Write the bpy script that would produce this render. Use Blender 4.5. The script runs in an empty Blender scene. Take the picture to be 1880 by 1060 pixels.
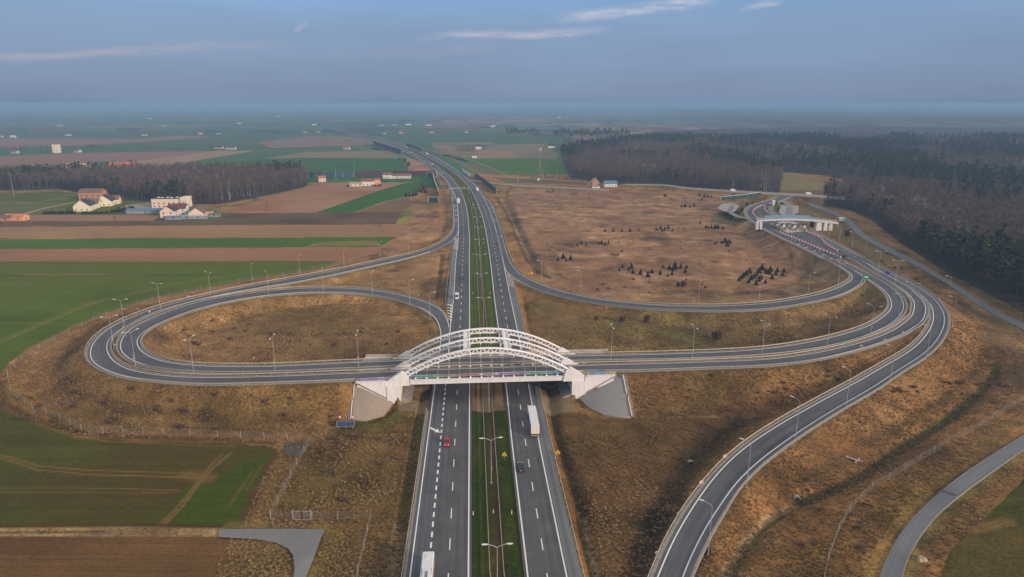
import bpy, math, random
import numpy as np
from mathutils import Vector, Matrix
random.seed(7)
SC = bpy.context.scene
COL = SC.collection
R_ = math.radians
# ------------------------------------------------------------------ camera, sky, sun, exposure
CH = 96.0
PITCH = 15.18
cam = bpy.data.cameras.new("camera"); camo = bpy.data.objects.new("camera", cam); COL.objects.link(camo)
camo.location = (0, 0, CH); camo.rotation_euler = (R_(90 - PITCH), 0, 0)
cam.sensor_width = 36; cam.lens = 24.0; cam.clip_start = 1; cam.clip_end = 90000
SC.camera = camo
SUN_EL, SUN_AZ = 15.0, 128.0          # azimuth from +Y towards +X
sd = Vector((math.sin(R_(SUN_AZ)) * math.cos(R_(SUN_EL)), math.cos(R_(SUN_AZ)) * math.cos(R_(SUN_EL)), math.sin(R_(SUN_EL))))
sun = bpy.data.lights.new("sun", 'SUN'); suno = bpy.data.objects.new("sun", sun); COL.objects.link(suno)
sun.energy = 3.5; sun.angle = R_(6); sun.color = (1.0, 0.82, 0.66)
suno.rotation_euler = sd.to_track_quat('Z', 'Y').to_euler(); suno.location = (100, -100, 300)
SC.view_settings.view_transform = 'Standard'; SC.view_settings.look = 'None'
SC.view_settings.exposure = 0.0; SC.view_settings.gamma = 1.0
SC.view_settings.use_curve_mapping = False
SC.cycles.volume_bounces = 1; SC.cycles.max_bounces = 5; SC.cycles.diffuse_bounces = 2
SC.cycles.use_denoising = True


def build_world():
    w = bpy.data.worlds.new("World"); SC.world = w; w.use_nodes = True
    nt = w.node_tree; N = nt.nodes; L = nt.links
    for n in list(N): N.remove(n)
    out = N.new('ShaderNodeOutputWorld'); bg = N.new('ShaderNodeBackground')
    bg.inputs['Strength'].default_value = 0.10
    sky = N.new('ShaderNodeTexSky'); sky.sky_type = 'NISHITA'; sky.sun_disc = False
    sky.sun_elevation = R_(SUN_EL); sky.sun_rotation = R_(SUN_AZ); sky.air_density = 1.2; sky.dust_density = 1.5
    tc = N.new('ShaderNodeTexCoord'); sep = N.new('ShaderNodeSeparateXYZ'); L.new(tc.outputs['Generated'], sep.inputs[0])
    # overcast veil: dim and lavender at the horizon, bluer a little higher, bright overhead
    ramp = N.new('ShaderNodeValToRGB'); L.new(sep.outputs['Z'], ramp.inputs[0])
    e = ramp.color_ramp.elements
    k = 10.0
    def c(r, g, b): return (r * k, g * k, b * k, 1)
    e[0].position = 0.0; e[0].color = c(.195, .280, .425)
    e[1].position = 1.0; e[1].color = c(.74, .71, .68)
    for p, cc in ((.012, (.210, .285, .440)), (.05, (.222, .315, .490)), (.10, (.240, .355, .560)), (.155, (.220, .410, .700)), (.34, (.40, .44, .53)), (.6, (.67, .66, .65))):
        q = e.new(p); q.color = c(*cc)
    mix = N.new('ShaderNodeMixRGB'); mix.inputs[0].default_value = 0.93
    L.new(sky.outputs[0], mix.inputs[1]); L.new(ramp.outputs[0], mix.inputs[2])
    # project the view direction on a cloud plane so the streaks lie flat like a real layer
    mx = N.new('ShaderNodeMath'); mx.operation = 'MAXIMUM'; mx.inputs[1].default_value = 0.02; L.new(sep.outputs['Z'], mx.inputs[0])
    dx = N.new('ShaderNodeMath'); dx.operation = 'DIVIDE'; L.new(sep.outputs['X'], dx.inputs[0]); L.new(mx.outputs[0], dx.inputs[1])
    dy = N.new('ShaderNodeMath'); dy.operation = 'DIVIDE'; L.new(sep.outputs['Y'], dy.inputs[0]); L.new(mx.outputs[0], dy.inputs[1])
    cb = N.new('ShaderNodeCombineXYZ'); L.new(dx.outputs[0], cb.inputs[0]); L.new(dy.outputs[0], cb.inputs[1])
    def noise(vec, scale, det, rough, mp=None):
        n = N.new('ShaderNodeTexNoise'); n.inputs['Scale'].default_value = scale; n.inputs['Detail'].default_value = det
        n.inputs['Roughness'].default_value = rough
        if mp:
            m = N.new('ShaderNodeMapping'); m.inputs['Scale'].default_value = mp[0]; m.inputs['Rotation'].default_value = mp[1]; m.inputs['Location'].default_value = mp[2]
            L.new(vec, m.inputs[0]); L.new(m.outputs[0], n.inputs['Vector'])
        else: L.new(vec, n.inputs['Vector'])
        return n
    big = noise(tc.outputs['Generated'], 3.0, 4, .5, ((1, 1, 6), (0, R_(4), 0), (2, 0, 0)))
    rb = N.new('ShaderNodeMapRange'); rb.inputs[1].default_value = .3; rb.inputs[2].default_value = .7; rb.inputs[3].default_value = .93; rb.inputs[4].default_value = 1.06
    L.new(big.outputs[0], rb.inputs[0])
    mm = N.new('ShaderNodeVectorMath'); mm.operation = 'SCALE'; L.new(mix.outputs[0], mm.inputs[0]); L.new(rb.outputs[0], mm.inputs['Scale'])
    # pale streak bands: centre line elevation runs up from left to right on the sky
    # ratio t = z / y ; s = x / y
    sy = N.new('ShaderNodeMath'); sy.operation = 'MAXIMUM'; sy.inputs[1].default_value = 0.05; L.new(sep.outputs['Y'], sy.inputs[0])
    t = N.new('ShaderNodeMath'); t.operation = 'DIVIDE'; L.new(sep.outputs['Z'], t.inputs[0]); L.new(sy.outputs[0], t.inputs[1])
    s = N.new('ShaderNodeMath'); s.operation = 'DIVIDE'; L.new(sep.outputs['X'], s.inputs[0]); L.new(sy.outputs[0], s.inputs[1])
    warp = noise(tc.outputs['Generated'], 7, 6, .65, ((1, 1, 3), (0, 0, 0), (0, 0, 0)))
    last = mm.outputs[0]
    def mth(op, a, b):
        m = N.new('ShaderNodeMath'); m.operation = op
        for i, v in enumerate((a, b)):
            if isinstance(v, (int, float)): m.inputs[i].default_value = v
            else: L.new(v, m.inputs[i])
        return m.outputs[0]
    for s0, s1, t0, t1, th, amt, colr in ((-.95, -.26, .050, .0845, .0095, 1.0, (.40, .40, .50)),
                                    (-.15, .15, .0843, .099, .0085, 1.0, (.52, .52, .61)),
                                    (.045, .29, .1135, .134, .0115, 1.0, (.62, .62, .70)),
                                    (.305, .375, .121, .138, .0085, 1.0, (.50, .54, .66)),
                                    (-.303, -.278, .094, .108, .0055, .9, (.44, .47, .58)),
                                    (-.35, .05, .060, .076, .011, .5, (.33, .36, .50))):
        sl = (t1 - t0) / (s1 - s0)
        cen = mth('ADD', mth('MULTIPLY', mth('SUBTRACT', s.outputs[0], s0), sl), t0)
        wv = mth('MULTIPLY', mth('SUBTRACT', warp.outputs[0], .5), .024)
        d = mth('ABSOLUTE', mth('SUBTRACT', mth('SUBTRACT', t.outputs[0], cen), wv), 0)
        fine = noise(tc.outputs['Generated'], 17, 8, .75, ((1, 1, 6), (0, R_(7), 0), (s0 * 9, 0, 0)))
        mr = N.new('ShaderNodeMapRange'); mr.interpolation_type = 'SMOOTHSTEP'
        L.new(d, mr.inputs[0]); mr.inputs[1].default_value = th; mr.inputs[2].default_value = 0; mr.inputs[3].default_value = 0; mr.inputs[4].default_value = 1
        e1 = N.new('ShaderNodeMapRange'); e1.interpolation_type = 'SMOOTHSTEP'; L.new(s.outputs[0], e1.inputs[0]); e1.inputs[1].default_value = s0; e1.inputs[2].default_value = s0 + (s1 - s0) * .35
        e2 = N.new('ShaderNodeMapRange'); e2.interpolation_type = 'SMOOTHSTEP'; L.new(s.outputs[0], e2.inputs[0]); e2.inputs[1].default_value = s1; e2.inputs[2].default_value = s1 - (s1 - s0) * .25
        fr = N.new('ShaderNodeMapRange'); L.new(fine.outputs[0], fr.inputs[0]); fr.inputs[1].default_value = .33; fr.inputs[2].default_value = .66
        f = mth('MULTIPLY', mth('MULTIPLY', mr.outputs[0], mth('MULTIPLY', e1.outputs[0], e2.outputs[0])), mth('MULTIPLY', fr.outputs[0], amt))
        m = N.new('ShaderNodeMixRGB'); L.new(f, m.inputs[0]); L.new(last, m.inputs[1]); m.inputs[2].default_value = (colr[0] * k, colr[1] * k, colr[2] * k, 1)
        last = m.outputs[0]
    L.new(last, bg.inputs[0]); L.new(bg.outputs[0], out.inputs[0])


build_world()

# ------------------------------------------------------------------ photo pixel -> point on a level plane
F_ = 1253.3
CP, SP = math.cos(R_(PITCH)), math.sin(R_(PITCH))
def W(px, py, z=0.0):
    a = (px - 940) / F_; b = (530 - py) / F_
    dx, dy, dz = a, CP + b * SP, -SP + b * CP
    t = (z - CH) / dz
    return Vector((dx * t, dy * t, z))
def PX(x, y, z):
    z = z - CH; d = y * CP - z * SP; u = y * SP + z * CP
    return 940 + F_ * x / d, 530 - F_ * u / d
BASE = -0.8

# ------------------------------------------------------------------ materials
MATS = {}
def mat(name, col, rough=.8, var=.12, scale=1.5, metal=0.0, emit=None, stretch=None, spec=.3, alpha=None, col2=None, bump=0):
    if name in MATS: return MATS[name]
    m = bpy.data.materials.new(name); m.use_nodes = True
    nt = m.node_tree; N = nt.nodes; L = nt.links; b = N['Principled BSDF']
    b.inputs['Roughness'].default_value = rough; b.inputs['Metallic'].default_value = metal
    b.inputs['Specular IOR Level'].default_value = spec
    tc = N.new('ShaderNodeTexCoord'); n = N.new('ShaderNodeTexNoise'); n.inputs['Scale'].default_value = scale; n.inputs['Detail'].default_value = 4
    n.inputs['Roughness'].default_value = .65
    if stretch:
        mp = N.new('ShaderNodeMapping'); mp.inputs['Scale'].default_value = stretch; L.new(tc.outputs['Object'], mp.inputs[0]); L.new(mp.outputs[0], n.inputs['Vector'])
    else: L.new(tc.outputs['Object'], n.inputs['Vector'])
    r = N.new('ShaderNodeMapRange'); r.inputs[1].default_value = .3; r.inputs[2].default_value = .7; L.new(n.outputs[0], r.inputs[0])
    mx = N.new('ShaderNodeMixRGB'); L.new(r.outputs[0], mx.inputs[0])
    c2 = col2 or [c * (1 + var) for c in col]
    mx.inputs[1].default_value = (*[c * (1 - (0 if col2 else var)) for c in col], 1); mx.inputs[2].default_value = (*c2, 1)
    L.new(mx.outputs[0], b.inputs['Base Color'])
    if bump:
        bp = N.new('ShaderNodeBump'); bp.inputs['Strength'].default_value = bump; bp.inputs['Distance'].default_value = .1
        L.new(n.outputs[0], bp.inputs['Height']); L.new(bp.outputs[0], b.inputs['Normal'])
    MATS[name] = m
    return m

def asphalt(name, col, patch=.25):
    if name in MATS: return MATS[name]
    m = bpy.data.materials.new(name); m.use_nodes = True
    nt = m.node_tree; N = nt.nodes; L = nt.links; b = N['Principled BSDF']
    b.inputs['Roughness'].default_value = .75; b.inputs['Specular IOR Level'].default_value = .35
    tc = N.new('ShaderNodeTexCoord'); uv = N.new('ShaderNodeUVMap'); uv.uv_map = 'uv'
    # across the road u (0..1 over the width), along v in metres
    sep = N.new('ShaderNodeSeparateXYZ'); L.new(uv.outputs[0], sep.inputs[0])
    mp = N.new('ShaderNodeMapping'); mp.inputs['Scale'].default_value = (9, .02, 1); L.new(uv.outputs[0], mp.inputs[0])
    n1 = N.new('ShaderNodeTexNoise'); n1.inputs['Scale'].default_value = 1; n1.inputs['Detail'].default_value = 3; L.new(mp.outputs[0], n1.inputs['Vector'])
    n2 = N.new('ShaderNodeTexNoise'); n2.inputs['Scale'].default_value = .12; n2.inputs['Detail'].default_value = 6; n2.inputs['Roughness'].default_value = .7; L.new(tc.outputs['Object'], n2.inputs['Vector'])
    n3 = N.new('ShaderNodeTexNoise'); n3.inputs['Scale'].default_value = 3; n3.inputs['Detail'].default_value = 3; L.new(tc.outputs['Object'], n3.inputs['Vector'])
    def mth(op, a, b_):
        q = N.new('ShaderNodeMath'); q.operation = op
        for i, v in enumerate((a, b_)):
            if isinstance(v, (int, float)): q.inputs[i].default_value = v
            else: L.new(v, q.inputs[i])
        return q.outputs[0]
    trk = mth('COSINE', mth('MULTIPLY', sep.outputs[0], 25.13), 0)
    s = mth('ADD', mth('MULTIPLY', n1.outputs[0], 1.15), mth('ADD', mth('MULTIPLY', n2.outputs[0], patch * 3.0), mth('MULTIPLY', n3.outputs[0], .45)))
    s = mth('ADD', mth('ADD', s, .20 - patch * 1.5), mth('MULTIPLY', trk, .05))
    # resurfaced darker squares
    br = N.new('ShaderNodeTexNoise'); br.inputs['Scale'].default_value = .018; br.inputs['Detail'].default_value = 1; L.new(tc.outputs['Object'], br.inputs['Vector'])
    st = N.new('ShaderNodeMapRange'); L.new(br.outputs[0], st.inputs[0]); st.inputs[1].default_value = .52; st.inputs[2].default_value = .56; st.inputs[3].default_value = 1.04; st.inputs[4].default_value = .92
    s = mth('MULTIPLY', s, st.outputs[0])
    v = N.new('ShaderNodeVectorMath'); v.operation = 'SCALE'; v.inputs[0].default_value = col; L.new(s, v.inputs['Scale'])
    L.new(v.outputs[0], b.inputs['Base Color'])
    MATS[name] = m
    return m

M_ASPH = asphalt('asphalt', (.094, .091, .093), .36); M_ASPH_L = asphalt('asphalt_shoulder', (.185, .183, .185), .12)
M_ASPH_R = asphalt('asphalt_ramp', (.098, .098, .106), .3)
M_SERV = asphalt('asphalt_service', (.16, .165, .172), .15)
M_LINE = mat('road_paint', (.82, .81, .80), .6, .10, 3)
M_CONC = mat('concrete', (.45, .42, .38), .85, .12, .6)
M_CONCD = mat('concrete_kerb', (.30, .27, .23), .9, .2, .8)
M_STEEL = mat('galvanised_steel', (.40, .36, .31), .55, .18, 1.2, metal=.25)
M_STEELP = mat('galvanised_pole', (.46, .46, .46), .5, .1, 1, metal=.25)
M_LAMP = mat('lamp_housing', (.68, .68, .68), .4, .05, 1)
M_WSTEEL = mat('white_painted_steel', (.86, .84, .83), .45, .05, .5)
M_WCONC = mat('white_painted_concrete', (.76, .73, .71), .75, .13, 1.0, stretch=(1.3, 1.3, .16))
M_DARK = mat('dark_metal', (.03, .03, .032), .6)
M_GLASS = mat('dark_glass', (.02, .024, .03), .12, .1, 1, spec=.8)
M_TYRE = mat('tyre_rubber', (.02, .02, .02), .9)

# ------------------------------------------------------------------ mesh helpers
def prop(o, label=None, cat=None, group=None, kind=None):
    if label: o['label'] = label
    if cat: o['category'] = cat
    if group: o['group'] = group
    if kind: o['kind'] = kind
    return o
def empty(name, loc, rz=0, label=None, cat=None, group=None):
    o = bpy.data.objects.new(name, None); COL.objects.link(o); o.empty_display_size = .5
    o.location = loc; o.rotation_euler = (0, 0, rz)
    return prop(o, label, cat, group)
class MB:
    def __init__(s): s.v = []; s.f = []; s.m = []; s.uv = None
    def add(s, vs, fs, mi=0):
        b = len(s.v); s.v += [tuple(v) for v in vs]; s.f += [tuple(i + b for i in f) for f in fs]; s.m += [mi] * len(fs); return s
    def box(s, c, d, mi=0, rz=0, taper=None):
        hx, hy, hz = d[0] / 2, d[1] / 2, d[2] / 2; ca, sa = math.cos(rz), math.sin(rz); vs = []
        for z, tp in ((-hz, (1, 1)), (hz, taper or (1, 1))):
            for x, y in ((-hx, -hy), (hx, -hy), (hx, hy), (-hx, hy)):
                x *= tp[0]; y *= tp[1]
                vs.append((c[0] + x * ca - y * sa, c[1] + x * sa + y * ca, c[2] + z))
        return s.add(vs, [(0, 3, 2, 1), (4, 5, 6, 7), (0, 1, 5, 4), (1, 2, 6, 5), (2, 3, 7, 6), (3, 0, 4, 7)], mi)
    def tube(s, pts, r, n=6, mi=0, caps=True):
        pts = [Vector(p) for p in pts]; rs = r if isinstance(r, (list, tuple)) else [r] * len(pts)
        rings = []; up = Vector((0, 0, 1))
        for i, p in enumerate(pts):
            d = (pts[min(i + 1, len(pts) - 1)] - pts[max(i - 1, 0)]).normalized()
            a = d.cross(up)
            if a.length < 1e-3: a = d.cross(Vector((0, 1, 0)))
            a.normalize(); b = d.cross(a)
            rings.append([p + (a * math.cos(2 * math.pi * k / n) + b * math.sin(2 * math.pi * k / n)) * rs[i] for k in range(n)])
        vs = [v for rg in rings for v in rg]; fs = []
        for i in range(len(pts) - 1):
            for k in range(n): fs.append((i * n + k, i * n + (k + 1) % n, (i + 1) * n + (k + 1) % n, (i + 1) * n + k))
        if caps: fs += [tuple(range(n))[::-1], tuple((len(pts) - 1) * n + k for k in range(n))]
        return s.add(vs, fs, mi)
    def beam(s, a, b, w, h, mi=0):
        a = Vector(a); b = Vector(b); d = (b - a).normalized(); x = d.cross(Vector((0, 0, 1)))
        if x.length < 1e-3: x = Vector((1, 0, 0))
        x.normalize(); y = x.cross(d); vs = []
        for p in (a, b):
            for i, j in ((-1, -1), (1, -1), (1, 1), (-1, 1)): vs.append(p + x * (i * w / 2) + y * (j * h / 2))
        return s.add(vs, [(0, 1, 2, 3)[::-1], (4, 5, 6, 7), (0, 1, 5, 4), (1, 2, 6, 5), (2, 3, 7, 6), (3, 0, 4, 7)], mi)
    def loft(s, secs, mi=0, closed=True, caps=True):
        n = len(secs[0]); vs = [v for q in secs for v in q]; fs = []
        for i in range(len(secs) - 1):
            for k in range(n if closed else n - 1): fs.append((i * n + k, i * n + (k + 1) % n, (i + 1) * n + (k + 1) % n, (i + 1) * n + k))
        if caps and closed: fs += [tuple(range(n))[::-1], tuple((len(secs) - 1) * n + k for k in range(n))]
        return s.add(vs, fs, mi)
    def build(s, name, mats, parent=None, smooth=False, uv=None):
        me = bpy.data.meshes.new(name); me.from_pydata(s.v, [], s.f)
        if not isinstance(mats, (list, tuple)): mats = [mats]
        for m in mats: me.materials.append(m)
        if len(mats) > 1: me.polygons.foreach_set('material_index', s.m)
        if smooth: me.polygons.foreach_set('use_smooth', [True] * len(me.polygons))
        if uv is not None:
            l = me.uv_layers.new(name='uv'); vi = np.zeros(len(me.loops), int); me.loops.foreach_get('vertex_index', vi)
            l.data.foreach_set('uv', np.asarray(uv, float)[vi].ravel())
        me.update()
        o = bpy.data.objects.new(name, me); COL.objects.link(o)
        if parent: o.parent = parent
        return o
def copy_tree(o, parent=None):
    c = o.copy(); COL.objects.link(c)
    if parent: c.parent = parent
    for ch in o.children: copy_tree(ch, c)
    return c
ORD = ['first', 'second', 'third', 'fourth', 'fifth', 'sixth', 'seventh', 'eighth', 'ninth', 'tenth', 'eleventh', 'twelfth', 'thirteenth', 'fourteenth', 'fifteenth', 'sixteenth', 'seventeenth', 'eighteenth', 'nineteenth', 'twentieth', 'twenty-first', 'twenty-second', 'twenty-third', 'twenty-fourth', 'twenty-fifth', 'twenty-sixth', 'twenty-seventh', 'twenty-eighth', 'twenty-ninth', 'thirtieth']

# ------------------------------------------------------------------ roads traced as pairs of edge lines (left px, right px, height)
LFT = [((773, 1180), (859.4, 1180), 0), ((780.7, 1120), (859.6, 1120), 0), ((786, 1060), (860, 1060), 0), ((802.5, 880), (861, 880), 0), ((818, 709), (862, 709), 0), ((823.7, 648), (862, 648), 0),
    ((826, 609), (862, 609), 0), ((830.1, 572), (861.9, 572), 0), ((832.8, 545), (861.9, 545), 0), ((836.5, 485), (861.6, 485), 0), ((839.2, 457), (861.8, 457), 0),
    ((841.3, 440), (861.9, 440), 0), ((841.5, 424), (861, 424), 0), ((841.5, 406), (859.7, 405), 0), ((840.8, 388), (857.3, 387), 0), ((838.1, 368.8), (852.5, 367.5), 0),
    ((832.2, 351.7), (846.1, 351.2), 0), ((825.8, 340), (839, 340.5), 0), ((814.3, 324.5), (826.5, 324.8), 0), ((801.8, 313.9), (813.2, 313.9), 0), ((785, 301.6), (798, 302.3), 0),
    ((766.2, 290.5), (778, 290.2), 0), ((748.9, 282), (760, 280.8), 0), ((720, 269.8), (729, 268), 0), ((690, 261), (695, 258.6), 0), ((650, 249.5), (653, 247.6), 0), ((615, 239.7), (618, 238.3), 0), ((585, 231.5), (588, 230.3), 0)]
RGT = [((983, 1180), (1065, 1180), 0), ((976, 1120), (1053, 1120), 0), ((968.9, 1058), (1040.2, 1058), 0), ((940, 812), (989.6, 812), 0), ((928.4, 703), (969.3, 703), 0), ((920, 645), (957, 645), 0), ((915.4, 604), (949.5, 604), 0),
    ((911, 572), (942.4, 572), 0), ((906.9, 540), (935.7, 540), 0), ((905, 521), (931.7, 521), 0), ((900.5, 480.5), (924, 480.5), 0), ((894.6, 440), (915, 441), 0), ((889.8, 414.6), (908.5, 415.5), 0),
    ((884.5, 394.4), (902, 395), 0), ((879, 379.4), (895.4, 379), 0), ((872.7, 364.5), (887.5, 363), 0), ((865.3, 349.6), (878, 349.8), 0), ((857.8, 339.5), (870.6, 340), 0), ((848, 329.3), (859.6, 330.3), 0),
    ((833.6, 317.7), (845, 318.9), 0), ((816, 306.7), (827.8, 307), 0), ((797, 295.6), (809.5, 295.6), 0), ((777.7, 285.2), (789.3, 285), 0), ((758.5, 276.6), (768, 276), 0), ((739, 268.9), (748.9, 268.6), 0),
    ((718, 262), (723, 260.3), 0), ((697, 256.2), (700, 254.2), 0), ((656, 246), (659, 244.4), 0), ((622, 237), (625, 235.8), 0), ((592, 229.4), (595, 228.4), 0)]
FRT = [((1553, 471.5), (1566, 471), 5), ((1572, 480), (1588, 482), 5), ((1590, 491), (1610, 494), 5), ((1610.8, 503.6), (1633, 507), 5), ((1630, 514.8), (1650, 517.5), 5.2), ((1652, 528.4), (1670, 529.5), 5.5),
    ((1667.4, 540), (1684, 543), 5.7), ((1675.6, 549.6), (1694, 552.5), 5.8), ((1679, 561.4), (1699.8, 566), 5.9), ((1677, 572), (1698, 578), 6), ((1672.5, 582.5), (1692.5, 590), 6), ((1661, 592), (1682, 598), 6),
    ((1647.5, 602.5), (1665, 609), 6.1), ((1610, 620), (1625, 626), 6.3), ((1560, 635), (1573, 642), 6.5), ((1485, 650.5), (1495, 660), 6.8), ((1410, 660), (1412, 670), 7.1), ((1300, 665), (1300, 674.5), 7.4),
    ((1190, 668.5), (1190, 678.5), 7.5), ((1090, 671), (1090, 680), 7.5), ((940, 674.5), (940, 684), 7.5), ((797, 679.5), (797, 689), 7.5), ((720, 683), (720, 692.5), 7.5), ((645, 686), (645, 696.3), 7.5),
    ((545, 690), (545, 700.3), 7.3), ((470, 692.5), (470, 702.8), 7.1), ((375, 693.8), (362, 703.8), 6.8), ((300, 690), (275, 697.5), 6.5), ((250, 682.5), (225, 690), 6.2), ((217.5, 670), (185, 675), 5.9),
    ((200, 652.5), (167, 657.5), 5.6), ((196, 637.5), (167, 640), 5.4), ((202.5, 620), (180, 620), 5.1), ((225, 602.5), (205, 601), 4.8), ((262.5, 582.5), (247, 581), 4.5), ((300, 568.8), (288, 566), 4.2),
    ((387.5, 546), (380, 542.5), 3.7), ((470, 531), (468, 524), 3.2), ((545, 518.8), (540, 511), 2.7), ((620, 503.8), (615, 497), 2.0), ((682.5, 490), (680, 483), 1.3), ((740, 477), (735, 471), .8),
    ((777.5, 466.5), (771, 462), .4), ((813, 452.5), (805.6, 447.7), .1), ((827, 444.5), (816.2, 441.3), .03), ((835, 437.5), (825.8, 432.8), .02), ((841.2, 424), (833, 418), .02), ((841.2, 405), (833.5, 404), .02),
    ((840.3, 386), (832.8, 386), .02), ((837.6, 367), (831, 366), .02), ((832, 352), (830.2, 352.5), .02)]
BCK = [((1540, 482.5), (1548, 480), 5), ((1565, 494.5), (1575, 493), 5), ((1583, 505.5), (1598, 505.5), 5), ((1594, 513), (1611, 512), 5.1), ((1610.7, 523.7), (1630, 524), 5.3), ((1625, 535.5), (1645, 535.5), 5.5),
    ((1634, 548), (1655, 549), 5.7), ((1637, 560), (1659, 562.6), 5.9), ((1634, 570), (1656, 574), 6), ((1625, 579), (1645, 587), 6), ((1600, 596), (1618, 604), 6.2), ((1550, 613.8), (1562, 625), 6.4),
    ((1485, 629), (1492, 640.5), 6.7), ((1410, 640.5), (1412, 650.5), 7.1), ((1240, 650), (1240, 659), 7.5), ((1115, 653), (1115, 661.3), 7.5), ((940, 656), (940, 664.5), 7.5), ((795, 660), (795, 668.8), 7.5),
    ((720, 663.3), (720, 672.3), 7.5), ((645, 666.5), (645, 676), 7.4), ((470, 673.8), (470, 682.7), 7.1), ((400, 673.5), (392, 683), 6.9), ((350, 671), (325, 679.5), 6.7), ((305, 665.5), (275, 672.5), 6.5),
    ((270, 652.5), (240, 660), 6.2), ((253.8, 637.5), (223, 645), 6.0), ((252.5, 622.5), (222, 628), 5.8), ((270, 605), (238, 606), 5.5), ((312.5, 585), (287, 581), 5.2), ((375, 565), (362, 555.5), 4.9),
    ((470, 546), (468, 538), 4.2), ((532.5, 539.6), (532.5, 531), 3.7), ((595, 537.3), (597, 529), 3.1), ((657.5, 539.5), (660, 531), 2.4), ((707.5, 546), (715, 538), 1.6), ((752.5, 557.5), (764, 549.5), .9),
    ((782.5, 570), (797, 561.5), .5), ((798, 583), (812, 571), .2), ((806, 597), (821, 587), .05), ((809.5, 613), (825, 606), .02), ((809, 628), (825.2, 626), .02), ((806, 650), (823.4, 650), .02),
    ((798.4, 707), (817.7, 708.5), .02), ((775.9, 880), (802.2, 880), .02), ((752.6, 1060), (785.7, 1060), .02), ((744.8, 1120), (780.4, 1120), .02), ((737, 1180), (772.7, 1180), .02)]
CRM = [((886.9, 359.5), (886.9, 361), .02), ((899.4, 372), (893.3, 374), .02), ((907.9, 390), (900.5, 391), .02), ((914.3, 408), (906.3, 409), .02), ((920.7, 430.6), (912.8, 431), .02), ((926, 450.9), (917.8, 450.9), .02),
    ((933.5, 474), (923, 474), .02), ((938.8, 485.8), (925.8, 489), .02), ((946, 495), (930, 499), .02), ((955, 504), (940, 508.5), .05), ((968, 512), (955, 517), .15), ((990, 522), (977, 527), .4), ((1040, 538), (1028, 543.5), 1),
    ((1115, 552), (1105, 558), 1.8), ((1190, 559.5), (1185, 566.5), 2.4), ((1265, 562.5), (1263, 570.5), 3), ((1340, 562), (1340, 571), 3.6), ((1410, 557), (1412, 567), 4.2), ((1472.5, 547.5), (1480, 556.5), 4.6),
    ((1522.5, 535), (1540, 542), 4.9), ((1550, 523), (1568, 529), 5), ((1564.5, 512), (1583.5, 515), 5), ((1563.5, 505), (1582, 507), 5), ((1554, 496.6), (1568, 496.6), 5), ((1540, 488), (1550, 486.5), 5), ((1522, 478.5), (1533, 477), 5)]
DRM = [((1568, 472), (1578, 472), 5), ((1592, 484.5), (1603, 485.5), 5), ((1613, 497), (1626, 497.5), 5), ((1636, 509), (1650, 508.8), 5), ((1660, 522), (1675, 522), 5.2), ((1682, 537), (1699, 537), 5.5), ((1697, 548.5), (1715, 549.5), 5.7), ((1708.6, 560), (1726, 563), 5.8),
    ((1713, 573), (1732, 575), 5.9), ((1713.5, 586), (1734, 587), 6), ((1710, 599), (1732, 601), 6), ((1702.7, 611.9), (1725, 616.6), 6), ((1688.6, 629.6), (1712, 634.5), 5.9), ((1658, 653), (1682, 659.5), 5.6), ((1628.4, 669.7), (1652, 678), 5.3),
    ((1576.4, 700), (1603, 711), 4.8), ((1494.9, 744), (1522, 758), 4.1), ((1410, 793.4), (1437, 814), 3.4), ((1364.5, 825), (1391, 849), 2.8), ((1323.7, 863), (1352, 887), 2.3), ((1286.3, 910.5), (1321, 930), 1.8),
    ((1255.8, 958), (1296.5, 968), 1.4), ((1232, 1002), (1275, 1009), 1.1), ((1208.3, 1058), (1254, 1058), .8), ((1184, 1120), (1235, 1120), .5), ((1163, 1180), (1219, 1180), .3)]
TOL = [((1516, 475.5), (1582, 474), 5), ((1503, 468.5), (1562, 463.5), 5), ((1478, 456.3), (1537, 449.5), 5), ((1448, 442.6), (1513, 436.7), 5), ((1419, 428.4), (1490, 424.7), 5), ((1395, 415.5), (1472, 415.8), 5), ((1379, 403.7), (1450, 405.5), 5),
    ((1371.8, 395.4), (1426, 395), 5), ((1370.6, 388), (1413.5, 387.5), 5), ((1377.7, 380), (1412, 381), 5), ((1395, 374), (1421, 374), 5), ((1414, 367.5), (1436, 367.5), 5), ((1432, 360.5), (1452, 361), 5)]
SVU = [((2000, 640), (2003, 654), -.4), ((1880, 593.8), (1880, 606), -.4), ((1735, 510), (1732, 517.5), -.3), ((1680, 479.5), (1674, 484.5), 0), ((1625, 450), (1611, 453), .3), ((1594, 434), (1581, 436), .6), ((1572, 415), (1560, 416.5), 1), ((1556, 400), (1546, 402), 1.2), ((1524, 385.5), (1514, 387.5), 1.4), ((1492, 374.5), (1484, 376), 1.6), ((1486, 371.5), (1480, 373), 1.6)]
SVL = [((1655, 1180), (1596, 1180), -.5), ((1652, 1120), (1602, 1120), -.5), ((1654.5, 1060), (1613.7, 1060), -.5), ((1678, 1002), (1641, 998.8), -.5), ((1715.6, 951), (1678, 948), -.5), ((1753, 917), (1725.8, 903.7), -.5), ((1817.5, 869), (1783.5, 859.6), -.5), ((1880, 825.6), (1880, 798.5), -.5), ((1990, 758), (1990, 736), -.5)]
LOC = [((860, 329.5), (860, 331.8), -.3), ((940, 338.8), (940, 341.2), -.3), ((1040, 344), (1040, 346.3), -.3), ((1100, 347.5), (1100, 350), -.3), ((1118, 348.5), (1120, 351), -.3)]
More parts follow.
